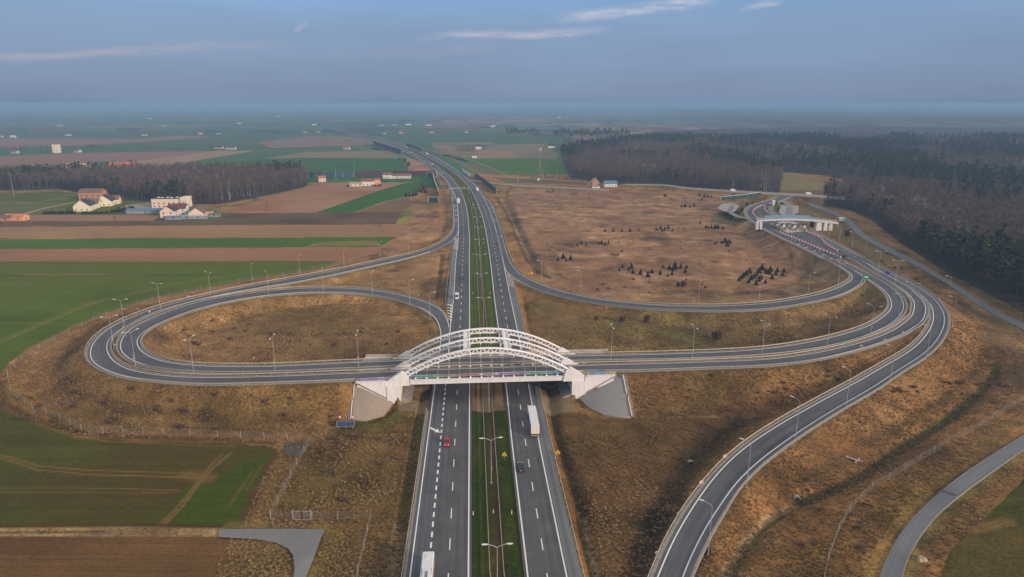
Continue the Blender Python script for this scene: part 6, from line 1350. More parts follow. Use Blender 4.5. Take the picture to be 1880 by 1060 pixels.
    house(676, 341, 15, 9, 5.5, 2.5, 4, CR, RB, 'cream brown roofed house right of the bungalow', (3, 1)); house(694, 339.5, 6, 9, 7, 1.5, 8, OR, RB, 'orange lit gable end beside the cream house', (1, 1), chim=False)  # orange wall colour stands in for low sun on this gable
    house(712, 328, 12, 9, 5.5, 2.8, 2, WH, RB, 'white farmhouse before the dark hedge', (2, 1)); house(722, 328, 6, 7, 4, 2, 2, WH, RB, 'small white outbuilding beside the farmhouse', (1, 1), chim=False)
    house(741, 327.5, 19, 8, 3.6, 2.2, 0, WH, mat('roof_red_dull', (.28, .10, .08)), 'white barn with dull red roof near the motorway', (5, 1), chim=False)
    # centre right
    house(1092, 342, 9, 10, 5, 4.6, 8, BR, mat('roof_tan', (.45, .33, .22)), 'brown gabled cottage by the meadow edge', (2, 1), gable_x=False); house(1120, 343, 15, 9, 4, 3, 3, WH, RBl, 'white house with blue roof by the meadow edge', (4, 1)); house(1094, 345.5, 9, 4, 2, .5, 2, WH, GY, 'pale greenhouse in front of the brown cottage', (1, 1), chim=False, name='shed', cat='shed')
    house(1013, 272, 16, 10, 5, 3, 3, WH, RD, 'white house with dark roof beside the orchard', (3, 1)); house(1061, 268, 14, 8, 5, 2, 5, WH, WH, 'white house at the edge of the far wood', (2, 1)); house(879, 274, 13, 9, 6, 3, 2, WH, RD, 'white house behind the dark conifer belt', (3, 1)); house(871, 290.5, 8, 5, 2.5, 1, 0, WH, WH, 'small white shed in the bare field', (1, 1), chim=False)
    far = [(637, 275, 18, 'red roofed farmhouse left of the motorway bend', RR), (792, 245, 22, 'far red roofed farm right of the motorway', RR), (736, 245.5, 20, 'far brick red barn right of the motorway', RR), (706, 246.5, 16, 'far white farmhouse right of the motorway', RB), (856, 244, 18, 'far pale farm below the haze', RB), (402, 273.5, 24, 'white farmhouse with dark roof by the long farm track', RD), (424, 274.5, 30, 'long brown roofed barn by the long farm track', RB), (368, 247, 16, 'far red roofed house left of centre', RR), (402, 246.5, 20, 'far cream house with dark roof left of centre', RD), (24, 253, 20, 'far white house near the left edge', WH), (3, 252.5, 12, 'far cream house cut by the left edge', RB), (126, 250, 20, 'far grey barn behind the left fields', GY), (265, 249.5, 22, 'far pale farm row left of centre', RB), (143, 280, 16, 'white house by the far tree belt', RB), (28, 282, 16, 'cream house in the trees near the left edge', RB), (560, 244, 14, 'small white farmhouse near the end of the motorway', RB), (585, 244, 16, 'small pale farmhouse near the end of the motorway', RB), (510, 215, 30, 'very distant pale building in the haze', WH), (577, 231, 26, 'distant pale building beside the vanishing motorway', WH), (700, 231, 30, 'distant pale farm beyond the motorway', RB), (725, 230.5, 30, 'distant cream farm beyond the motorway', RB), (750, 230.5, 34, 'distant white farm beyond the motorway', WH), (787, 232, 40, 'distant long farm beyond the motorway', WH), (905, 234, 26, 'distant white farm in the centre', WH), (300, 232, 26, 'distant farm left of centre in the haze', RB), (110, 232, 34, 'distant farm row in the left haze', RB), (440, 228, 26, 'distant pale roofs in the left haze', WH), (275, 219, 30, 'very distant white roof in the left haze', WH), (1027, 217, 30, 'very distant white roof right of centre', WH)]
    for i, (px, py, w, lab, rf) in enumerate(far): house(px, py, w * .72, 8 + w * .06, 3.6, 2.4, (i * 37) % 30 - 12, (mat('far_wall_grey', (.52, .50, .48)), mat('far_wall_cream', (.55, .47, .38)), mat('far_wall_pink', (.50, .42, .38)))[i % 3], rf, lab, (3, 1), chim=False, name='farmhouse', cat='house')
build_houses()
# ------------------------------------------------------------------ masts, pylons, poles, noise walls
def build_misc():
    p = W(991.5, 331, BASE); e = empty('telecom_mast', p, 0, 'tall red and white lattice telecom mast beyond the meadow', 'mast'); H = 42
    for k in range(6):
        z0, z1 = H * k / 6, H * (k + 1) / 6; w0, w1 = 1.7 * (1 - k / 8), 1.7 * (1 - (k + 1) / 8); mb = MB()
        for i in range(4):
            a, b = R_(45 + 90 * i), R_(135 + 90 * i); mb.beam((w0 * math.cos(a), w0 * math.sin(a), z0), (w1 * math.cos(a), w1 * math.sin(a), z1), .16, .16)
            for q in range(3): t0, t1 = q / 3, (q + 1) / 3; r0, r1 = w0 + (w1 - w0) * t0, w0 + (w1 - w0) * t1; mb.beam((r0 * math.cos(a), r0 * math.sin(a), z0 + (z1 - z0) * t0), (r1 * math.cos(b), r1 * math.sin(b), z0 + (z1 - z0) * t1), .09, .09)
        mb.build('mast_section', mat('mast_grey', (.32, .30, .30)) if k % 2 == 0 else mat('mast_red', (.42, .22, .20)), e)
    for i in range(6): a = R_(60 * i); mb = MB(); mb.box((1.2 * math.cos(a), 1.2 * math.sin(a), H - 1.5 - (i % 2) * 2), (.4, .4, 2.4)); mb.build('antenna', M_WHT, e)
    mb = MB(); mb.box((-2, -3, 1.2), (3, 2.5, 2.6)); mb.build('equipment_cabin', M_WHT, e)
    # wooden A poles in the strips
    WD = mat('wood_pole', (.10, .08, .065), .9, .2); proto = None
    for i, (px, py) in enumerate(((213, 419.5), (403, 418.5), (2, 422), (491, 387), (691, 414.5), (699, 428))):
        p = W(px, py, BASE)
        if proto is None:
            e = empty('power_pole', p, 0, 'x', 'power pole'); mb = MB(); mb.tube([(-1.6, 0, -.2), (0, 0, 10.5)], .17, 6); mb.tube([(1.6, 0, -.2), (0, 0, 10.5)], .17, 6); mb.beam((-.9, 0, 5), (.9, 0, 5), .12, .12); mb.build('pole', WD, e); mb = MB(); mb.box((0, 0, 10), (2.6, .15, .15)); mb.build('crossarm', WD, e)
            for x in (-1.1, 0, 1.1): mb = MB(); mb.tube([(x, 0, 10.1), (x, 0, 10.5)], .07, 6); mb.build('insulator', M_WHT, e)
            proto = e
        else: e = copy_tree(proto); e.location = p
        prop(e, ['wooden A-shaped power pole on the tan field strip below the villas', 'wooden A-shaped power pole on the tan field strip below the yard', 'wooden A-shaped power pole at the left edge', 'wooden power pole in the pinkish ploughed field', 'power pole at the right end of the tan strip', 'power pole nearest the left ramp curve'][i], 'power pole', 'wooden power poles in the fields')
    proto = None
    for i, (px, py, h) in enumerate(((617, 331, 16), (652, 325, 19), (682, 327, 10), (767, 326, 12), (493, 276, 12), (538.5, 276.5, 12), (577.5, 277, 12), (293, 297, 12), (320, 293.5, 12), (346.5, 288, 12), (368, 284, 12), (26, 361, 26), (951, 335, 14), (1021.5, 331, 14), (996, 331, 14))):
        p = W(px, py, BASE); q = MB(); q.tube([(0, 0, -.3), (0, 0, h)], [.2, .11], 6); q.box((0, 0, h - .4), (1.6, .12, .12)); o = q.build('utility_pole', M_STEELP if h > 13 else WD); o.location = p
        prop(o, ['tall pale pole left of the dark hedge line', 'tallest pale pole before the dark hedge line', 'thin pole above the bungalow', 'thin pole left of the dark noise wall', 'first pole along the far farm track', 'second pole along the far farm track', 'third pole along the far farm track', 'lowest pole of the line over the far brown field', 'second pole of the line over the far brown field', 'third pole of the line over the far brown field', 'highest pole of the line over the far brown field', 'tall leaning pale mast at the left edge of the wood', 'pole between the meadow and the green field', 'pole right of the telecom mast', 'thin pole beside the telecom mast'][i], 'pole')
    # noise walls
    NB = mat('noise_wall_dark', (.045, .055, .065), .6, .2, .3); NM = mat('noise_wall_maroon', (.075, .045, .055), .8, .2, .3); NG = mat('noise_glass_blue', (.05, .10, .15), .25, .15, .4, spec=.6); TE = mat('noise_teal', (.03, .065, .07), .4, .2, .4)
    def wallp(pts, z, h, m, label, cap=True, th=.3, fr=True):
        P = [W(*q, z) for q in pts]; e = empty('noise_wall', (0, 0, 0), 0, label, 'noise wall'); mb = MB()
        for a, b in zip(P[:-1], P[1:]): mb.beam(a + Vector((0, 0, h / 2)), b + Vector((0, 0, h / 2)), th, h)
        mb.build('panel', m, e)
        if cap:
            mb = MB()
            for a, b in zip(P[:-1], P[1:]): mb.beam(a + Vector((0, 0, h + .1)), b + Vector((0, 0, h + .1)), th + .25, .25)
            mb.build('capping', M_WCONC, e)
        if fr:
            mb = MB()
            for a, b in zip(P[:-1], P[1:]):
                n = max(1, int((b - a).length / 10))
                for i in range(n + 1): q = a.lerp(b, i / n); mb.box((q.x, q.y, z + h / 2), (.45, .45, h + .3))
            mb.build('frame', M_STEELP, e)
    wallp([(566, 326.5), (610, 326.5), (650, 325.5)], BASE, 7.5, NG, 'blue glazed screen beyond the left wood', False)
    wallp([(651, 325.3), (700, 324.2), (800, 323.6)], BASE, 7.5, NM, 'dark maroon screen behind the white farmhouse', False, fr=False)
    wallp([(784, 326), (796, 326.5)], BASE, 7, TE, 'teal glazed end panel left of the motorway', True)
    wallp([(795, 327), (798, 340), (803, 355), (804.5, 362)], BASE, 6, NM, 'dark noise wall with white capping left of the gantry', True, fr=False)
    wallp([(787, 372), (805, 372.5)], BASE, 5.5, TE, 'teal glazed return wall at the near end of the noise wall', True)
    wallp([(685.5, 265), (700, 270), (720, 277), (737, 282.5)], BASE, 9, NB, 'long dark blue noise wall left of the far motorway', True)
    wallp([(745, 268.5), (760, 272), (775, 279.5)], BASE, 6, NB, 'dark noise wall right of the far motorway', False)
    wallp([(849, 316), (864, 326)], BASE, 5, M_WCONC, 'pale sloping wall right of the motorway bend', False, fr=False)
    wallp([(872, 325), (889, 337), (899, 346), (911, 355.5)], BASE, 6, NB, 'dark noise wall right of the outbound carriageway', False)
    wallp([(1323, 368), (1345, 366), (1370, 363.5), (1397, 359)], 3.5, 3.5, TE, 'green glazed screen above the left parking bay', True)
    # motorway overbridge abutment wall hint, far left side of the bend
    wallp([(800, 316), (803, 322.5)], -.8, 3, M_WCONC, 'pale bridge wing left of the far motorway bend', False, fr=False)
    # culvert heads, stones
    for px, py, lab in ((1568, 846, 'small pale timber debris at the ditch crossing'),):
        p = on_ground(px, py); e = MB(); e.beam(p + Vector((-1.6, 1.5, .2)), p + Vector((1.5, -1.5, .6)), .3, .3); e.beam(p + Vector((-.5, -1.5, .2)), p + Vector((1.8, .6, .4)), .22, .25); e.beam(p + Vector((-1.4, 1.7, .4)), p + Vector((.6, -1.2, .5)), .5, .15); o = e.build('timber_debris', mat('pale_timber', (.50, .40, .33))); prop(o, lab, 'debris')
    for px, py, lab in ((1268, 852, 'dark round culvert head at the lower ditch'), (1463, 917, 'dark culvert head at the end of the stone channel')):
        p = on_ground(px, py); e = empty('culvert_head', p, 0, lab, 'culvert'); mb = MB(); mb.tube([(0, -.3, .1), (0, .8, .1)], .85, 16); mb.build('pipe_ring', M_CONCD, e); mb = MB(); mb.tube([(0, -.34, .1), (0, -.3, .1)], .68, 16); mb.build('pipe_opening', M_BLK, e)
    p = on_ground(1690, 1027); mb = MB(); rnd = random.Random(4)
    for k in range(14): a = rnd.uniform(0, 6.28); r = rnd.uniform(0, 1.1); mb.tube([(r * math.cos(a), r * math.sin(a), -.1), (r * math.cos(a) * .8, r * math.sin(a) * .8, .5 + rnd.uniform(-.2, .3))], [.55, .25], 6)
    o = mb.build('sand_heap', mat('pale_sand', (.46, .37, .26))); o.location = p; prop(o, 'small pale sand heap by the lower right service road', 'sand heap')
    # pond
    P = [(524, 813), (566, 813), (562, 825), (553, 838), (530, 838), (520, 826)]; mb = MB(); mb.add([W(*q, BASE + .1) for q in P], [tuple(range(6))[::-1]]); m = mat('pond_water', (.07, .068, .06), .45, .4, .3, spec=.25); o = mb.build('pond_water', m); prop(o, 'small dull pond in the fence corner', None, None, 'structure')
    P = 0 and [(955, 367), (985, 365.5), (1008, 369), (1012, 372), (985, 374), (958, 372.5)]; pass
build_misc()
# ------------------------------------------------------------------ trees
def leafmat(name, c1, c2, tr=0.0):
    m = bpy.data.materials.new(name); m.use_nodes = True; nt = m.node_tree; N = nt.nodes; L = nt.links; b = N['Principled BSDF']; b.inputs['Roughness'].default_value = .9; b.inputs['Specular IOR Level'].default_value = .1
    oi = N.new('ShaderNodeObjectInfo'); tc = N.new('ShaderNodeTexCoord'); n = N.new('ShaderNodeTexNoise'); n.inputs['Scale'].default_value = .8; L.new(tc.outputs['Object'], n.inputs['Vector'])
    a = N.new('ShaderNodeMath'); a.operation = 'ADD'; L.new(oi.outputs['Random'], a.inputs[0]); L.new(n.outputs[0], a.inputs[1]); q = N.new('ShaderNodeMath'); q.operation = 'MULTIPLY'; L.new(a.outputs[0], q.inputs[0]); q.inputs[1].default_value = .62
    mx = N.new('ShaderNodeMixRGB'); L.new(q.outputs[0], mx.inputs[0]); mx.inputs[1].default_value = (*c1, 1); mx.inputs[2].default_value = (*c2, 1); L.new(mx.outputs[0], b.inputs['Base Color']); return m
M_TWIG = leafmat('bare_twigs', (.100, .070, .050), (.21, .15, .108)); M_TWIGR = leafmat('reddish_twigs', (.14, .082, .062), (.25, .155, .12)); M_BARK = leafmat('bark', (.06, .05, .042), (.12, .10, .085)); M_BIRCH = leafmat('birch_bark', (.36, .33, .31), (.50, .46, .43))
M_PINE = leafmat('pine_needles', (.026, .038, .018), (.068, .080, .038)); M_SPR = leafmat('spruce_needles', (.010, .020, .010), (.028, .042, .020)); M_SHR = leafmat('shrub_twigs', (.09, .058, .042), (.16, .105, .07))
def bare_meshes(seed, H, W_, ntw, twm=M_TWIG, bark=M_BARK, start=.3, spread=.8):
    r = random.Random(seed); t = MB(); lean = (r.uniform(-.5, .5), r.uniform(-.5, .5)); t.tube([(0, 0, -.5), (lean[0] * .4, lean[1] * .4, H * .45), (lean[0], lean[1], H * .9)], [.26 * H / 18, .17 * H / 18, .04], 5, caps=False)
    c = MB(); tips = []
    for i in range(13):
        a = r.uniform(0, 6.28); z0 = H * r.uniform(start, .8); f = (z0 / H - start) / (1 - start); R = W_ * .5 * (1 - .5 * f) * r.uniform(.6, 1); z1 = z0 + R * r.uniform(.6, 1.3)
        p0 = Vector((lean[0] * z0 / H, lean[1] * z0 / H, z0)); p1 = p0 + Vector((math.cos(a) * R, math.sin(a) * R, min(z1, H * .97) - z0)); t.beam(p0, p1, .10 * H / 18, .10 * H / 18); tips.append((p0, p1))
    for i in range(ntw):
        p0, p1 = r.choice(tips); q = p0.lerp(p1, r.uniform(.25, 1.1)); a = r.uniform(0, 6.28); l = r.uniform(.8, 2.4) * H / 18; d = Vector((math.cos(a) * spread, math.sin(a) * spread, r.uniform(.3, 1.3))).normalized() * l; w = r.uniform(.07, .17) * H / 18
        s = Vector((-d.y, d.x, r.uniform(-.6, .6))).normalized() * w; c.add([q - s, q + s, q + d + s * .5, q + d - s * .3], [(0, 1, 2, 3)])
        for _ in range(2):
            a2 = r.uniform(0, 6.28); q2 = q + d * r.uniform(.4, 1); d2 = (d * .4 + Vector((math.cos(a2), math.sin(a2), r.uniform(-.1, .8))) * .6 * l); s2 = Vector((-d2.y, d2.x, 0)).normalized() * w * .55; c.add([q2 - s2, q2 + s2, q2 + d2], [(0, 1, 2)])
    return t, c, bark, twm
def pine_meshes(seed, H, W_, n, m=M_PINE, start=.5, cone=.35):
    r = random.Random(seed); t = MB(); t.tube([(0, 0, -.5), (0, 0, H * .95)], [.2 * H / 18, .05], 5, caps=False); c = MB()
    for i in range(n):
        f = r.random() ** .8; z = H * (start + (1 - start) * f); R = W_ * .5 * ((1 - f) ** cone) * r.uniform(.2, 1); a = r.uniform(0, 6.28); q = Vector((math.cos(a) * R, math.sin(a) * R, z)); l = r.uniform(.5, 1.1) * H / 14
        for _ in range(3):
            v = [q + Vector((r.uniform(-l, l), r.uniform(-l, l), r.uniform(-l * .5, l * .5))) for _ in range(3)]; c.add(v, [(0, 1, 2)])
    return t, c, M_BARK, m
def spruce_meshes(seed, H, W_, n=70):
    r = random.Random(seed); t = MB(); t.tube([(0, 0, -.3), (0, 0, H * .95)], [.08 * H / 3, .02], 5, caps=False); c = MB()
    for i in range(n):
        f = r.random(); z = H * (.06 + .92 * f); R = W_ * .5 * (1 - f) ** .85 + .05; a = r.uniform(0, 6.28); q = Vector((0, 0, z + .1 * H)); e = Vector((math.cos(a) * R * r.uniform(.8, 1.15), math.sin(a) * R * r.uniform(.8, 1.15), z - .06 * H)); s = Vector((-math.sin(a), math.cos(a), 0)) * (.16 * W_ * (1.15 - f)); c.add([q, e - s, e + s + Vector((0, 0, .04 * H))], [(0, 1, 2)])
        c.add([q * .6 + e * .4, e - s * 1.2 - Vector((0, 0, .05 * H)), e + s * .7 - Vector((0, 0, .03 * H))], [(0, 1, 2)])
    return t, c, M_BARK, M_SPR
def shrub_meshes(seed, H, W_, n=70, m=M_SHR):
    r = random.Random(seed); t = MB(); c = MB()
    for i in range(7): a = r.uniform(0, 6.28); t.beam((0, 0, -.2), (math.cos(a) * W_ * .3, math.sin(a) * W_ * .3, H * .7), .06, .06)
    for i in range(n):
        a = r.uniform(0, 6.28); R = W_ * .5 * math.sqrt(r.random()); q = Vector((math.cos(a) * R * .6, math.sin(a) * R * .6, H * r.uniform(.02, .6))); d = Vector((math.cos(a) * R * .5, math.sin(a) * R * .5, H * r.uniform(.25, .5))); s = Vector((-math.sin(a), math.cos(a), .2)) * r.uniform(.02, .055) * W_; c.add([q - s, q + s, q + d], [(0, 1, 2)])
    return t, c, M_SHR, m
KIND = {'bare': [bare_meshes(s, 18, 8.5, 60) for s in (1, 2, 3)], 'red': [bare_meshes(s, 17, 8, 60, M_TWIGR) for s in (4, 5)], 'pine': [pine_meshes(s, 19, 6.5, 60) for s in (6, 7)], 'birch': [bare_meshes(8, 17, 6, 45, leafmat('birch_twigs', (.16, .13, .12), (.26, .21, .19)), M_BIRCH)],
        'field': [bare_meshes(s, 9, 9, 90, start=.2, spread=1.1) for s in (9, 10)], 'conifer': [spruce_meshes(s, 3.2, 2.6) for s in (11, 12, 13)], 'tall_conifer': [pine_meshes(14, 12, 5, 70, M_SPR, .05, .9)], 'shrub': [shrub_meshes(s, 1.6, 3.2) for s in (15, 16)], 'dark_shrub': [shrub_meshes(17, 1.8, 4, 110, M_SPR)], 'bush': [shrub_meshes(18, 4.5, 5, 170, leafmat('tall_bush_twigs', (.10, .07, .05), (.17, .12, .085)))], 'gold': [bare_meshes(20, 12, 10, 150, leafmat('ochre_twigs', (.20, .14, .06), (.30, .20, .09)), start=.15, spread=1.1)]}
NAMES = {'bare': 'bare_tree', 'red': 'bare_tree', 'pine': 'pine_tree', 'birch': 'birch_tree', 'field': 'bare_tree', 'conifer': 'conifer', 'tall_conifer': 'conifer', 'shrub': 'shrub', 'dark_shrub': 'shrub', 'bush': 'bare_bush', 'gold': 'ochre_tree'}
TPROTO = {}
RT = random.Random(99)
def tree(kind, p, s, label, group=None, cat=None):
    k = (kind, RT.randrange(len(KIND[kind])))
    if k not in TPROTO:
        t, c, bm_, tm = KIND[kind][k[1]]; e = empty(NAMES[kind], (0, 0, 0)); a = t.build('trunk' if 'shrub' not in kind and kind != 'bush' else 'stem', bm_, e); b = c.build('crown', tm, e); TPROTO[k] = e; r = e
    else: r = copy_tree(TPROTO[k])
    r.location = p; r.rotation_euler = (0, 0, RT.uniform(0, 6.28)); r.scale = (s * RT.uniform(.75, 1.25), s * RT.uniform(.75, 1.25), s * RT.uniform(.85, 1.15))
    if 'group' in r: del r['group']
    prop(r, label, cat or ('shrub' if 'shrub' in kind or kind == 'bush' else 'tree'), group); return r
def inpoly_pts(P, x, y):
    r = np.zeros(len(x), bool); m = len(P)
    for i in range(m):
        x1, y1 = P[i]; x2, y2 = P[(i + 1) % m]
        if y1 == y2: continue
        r ^= ((y1 > y) != (y2 > y)) & (x < (x2 - x1) * (y - y1) / (y2 - y1) + x1)
    return r
WOODS = {'left': ([(-90, 350), (60, 348), (110, 346), (150, 354), (170, 359), (235, 366), (285, 370), (300, 374), (395, 374), (430, 368), (470, 362), (515, 353), (562, 342), (566, 331), (560, 324), (430, 320), (300, 322), (150, 324), (0, 327), (-90, 330)], 5.2, dict(bare=.75, red=.16, pine=.07, birch=.02), 70),
    'middle': ([(1046, 326), (1080, 333), (1140, 337), (1200, 337.5), (1208, 333), (1216, 337), (1265, 343), (1340, 349), (1432, 353), (1434, 320), (1400, 292), (1340, 280), (1250, 276), (1150, 285), (1040, 305), (1030, 292), (1052, 318)], 6.2, dict(bare=.55, red=.33, pine=.10, birch=.02), 60),
    'right': ([(1512, 376), (1560, 385), (1600, 402), (1630, 425), (1650, 442), (1690, 470), (1735, 496), (1800, 530), (1880, 572), (1990, 620), (2200, 640), (2200, 384), (1990, 380), (1880, 374), (1700, 357), (1600, 352), (1530, 354), (1510, 362)], 4.6, dict(bare=.74, red=.10, pine=.13, birch=.03), 160),
    'far': ([(1438, 317), (1520, 324), (1600, 343), (1700, 352), (1990, 374), (2200, 374), (2200, 264), (1880, 263), (1600, 262), (1400, 263), (1290, 261), (1200, 262), (1120, 266), (1060, 272), (1022, 282), (1040, 300), (1150, 283), (1250, 274), (1340, 278), (1400, 290)], 10.5, dict(bare=.24, red=.18, pine=.56, birch=.02), 0)}
PTS = {}
def scatter(name):
    poly, sp, mix_, nind = WOODS[name]; P = px_poly(poly, 0 if name != 'left' else BASE); mn = P.min(0); mx = P.max(0); rng = np.random.default_rng(len(name) * 7 + 1)
    X, Y = np.meshgrid(np.arange(mn[0], mx[0], sp), np.arange(mn[1], mx[1], sp)); X = X.ravel() + rng.uniform(-.5, .5, X.size) * sp; Y = Y.ravel() + rng.uniform(-.5, .5, Y.size) * sp
    k = inpoly_pts(P, X, Y) & (np.abs(X) < .83 * Y + 40); X = X[k]; Y = Y[k]; dm = sample(Dm, X, Y, 99.)
    if name == 'far': far_thin = rng.uniform(0, 1, len(X)) < np.clip(1.25 - (Y - 900) / 2600, .4, 1); X = X[far_thin]; Y = Y[far_thin]; dm = dm[far_thin]
    k = dm > 5; X = X[k]; Y = Y[k]; Z = ground_z(X, Y); nz = fbm(X / 90, Y / 160, 41, 3); cls = np.zeros(len(X), int); u = rng.uniform(0, 1, len(X)) * .38 + np.clip((nz - .5) * 3.2 + .5, 0, 1) * .62
    kinds = list(mix_); edges = np.cumsum([mix_[q] for q in kinds]); order = ['birch', 'bare', 'red', 'pine']; kinds = [q for q in order if q in mix_]; edges = np.cumsum([mix_[q] for q in kinds]); edges /= edges[-1]
    rk = np.argsort(np.argsort(u)) / max(1, len(u)); cls = np.searchsorted(edges, rk); sc = rng.uniform(.72, 1.18, len(X)); return X, Y, Z, cls, kinds, sc, nind
def build_forest():
    src = {}
    for kd in ('bare', 'red', 'pine', 'birch'):
        src[kd] = []
        for i, (t, c, bm_, tm) in enumerate(KIND[kd]):
            m = MB(); m.v = list(t.v) + list(c.v); n = len(t.v); m.f = list(t.f) + [tuple(q + n for q in f) for f in c.f]; m.m = [0] * len(t.f) + [1] * len(c.f)
            me = bpy.data.meshes.new('tree_source'); me.from_pydata(m.v, [], m.f); me.materials.append(bm_); me.materials.append(tm); me.polygons.foreach_set('material_index', m.m); me.update(); src[kd].append(bpy.data.objects.new('tree_source', me))
    labs = {'left': ('brown leafless tree at the front edge of the left wood', 'leafless brown wood behind the villas at left'), 'middle': ('tree at the front edge of the wood behind the meadow', 'mixed wood behind the brown meadow'), 'right': ('tree at the front edge of the dark wood at right', 'dark dense wood right of the service road'), 'far': ('', 'bluish mixed forest stretching to the right horizon')}
    for nm in WOODS:
        X, Y, Z, cls, kinds, sc, nind = scatter(nm); dist = X**2 + Y**2; vis = np.abs(X) < .76 * Y; order = np.argsort(np.where(vis, dist, 1e12)); ind = set(order[:nind].tolist()); rest = np.array([i for i in range(len(X)) if i not in ind])
        for i in ind:
            kd = kinds[min(cls[i], len(kinds) - 1)]; tree(kd, (X[i], Y[i], Z[i]), sc[i], {'bare': 'leafless brown ', 'red': 'leafless reddish ', 'pine': 'dark green pine ', 'birch': 'pale birch '}[kd] + labs[nm][0].replace('brown leafless ', ''), 'trees at the front edge of the %s wood' % nm)
        # the rest of each wood: one object scattering tree meshes
        me = bpy.data.meshes.new('woodland'); me.vertices.add(len(rest)); me.vertices.foreach_set('co', np.stack([X[rest], Y[rest], Z[rest]], 1).astype(np.float32).ravel())
        rng = np.random.default_rng(5); nv = {k: len(src[k]) for k in src}; flat = [(k, j) for k in ('bare', 'red', 'pine', 'birch') for j in range(nv[k])]; base = {}; q = 0
        for k in ('bare', 'red', 'pine', 'birch'): base[k] = q; q += nv[k]
        idx = np.array([base[kinds[min(cls[i], len(kinds) - 1)]] + rng.integers(nv[kinds[min(cls[i], len(kinds) - 1)]]) for i in rest], dtype=np.int32)
        a = me.attributes.new('idx', 'INT', 'POINT'); a.data.foreach_set('value', idx); a = me.attributes.new('scl', 'FLOAT', 'POINT'); a.data.foreach_set('value', (sc[rest] * (1.12 if nm == 'far' else 1)).astype(np.float32)); a = me.attributes.new('rot', 'FLOAT', 'POINT'); a.data.foreach_set('value', rng.uniform(0, 6.28, len(rest)).astype(np.float32))
        o = bpy.data.objects.new('woodland', me); COL.objects.link(o); prop(o, labs[nm][1], 'wood', None, 'stuff')
        ng = bpy.data.node_groups.new('scatter_trees', 'GeometryNodeTree'); ng.interface.new_socket('Geometry', in_out='INPUT', socket_type='NodeSocketGeometry'); ng.interface.new_socket('Geometry', in_out='OUTPUT', socket_type='NodeSocketGeometry')
        N = ng.nodes; L = ng.links; gi = N.new('NodeGroupInput'); go = N.new('NodeGroupOutput'); iop = N.new('GeometryNodeInstanceOnPoints'); g2 = N.new('GeometryNodeGeometryToInstance')
        for k, j in flat[::-1]:
            oi = N.new('GeometryNodeObjectInfo'); oi.inputs['Object'].default_value = src[k][j]; oi.inputs['As Instance'].default_value = True; L.new(oi.outputs['Geometry'], g2.inputs[0])
        L.new(gi.outputs[0], iop.inputs['Points']); L.new(g2.outputs[0], iop.inputs['Instance']); iop.inputs['Pick Instance'].default_value = True
        def attr(n, ty): q = N.new('GeometryNodeInputNamedAttribute'); q.data_type = ty; q.inputs['Name'].default_value = n; return q.outputs[0]
        L.new(attr('idx', 'INT'), iop.inputs['Instance Index']); cx = N.new('ShaderNodeCombineXYZ'); L.new(attr('rot', 'FLOAT'), cx.inputs[2]); L.new(cx.outputs[0], iop.inputs['Rotation']); s = attr('scl', 'FLOAT'); cs = N.new('ShaderNodeCombineXYZ')
        for k in range(3): L.new(s, cs.inputs[k])
        L.new(cs.outputs[0], iop.inputs['Scale']); L.new(iop.outputs[0], go.inputs[0]); md = o.modifiers.new('scatter', 'NODES'); md.node_group = ng
        print(nm, 'wood trees', len(X))
build_forest()
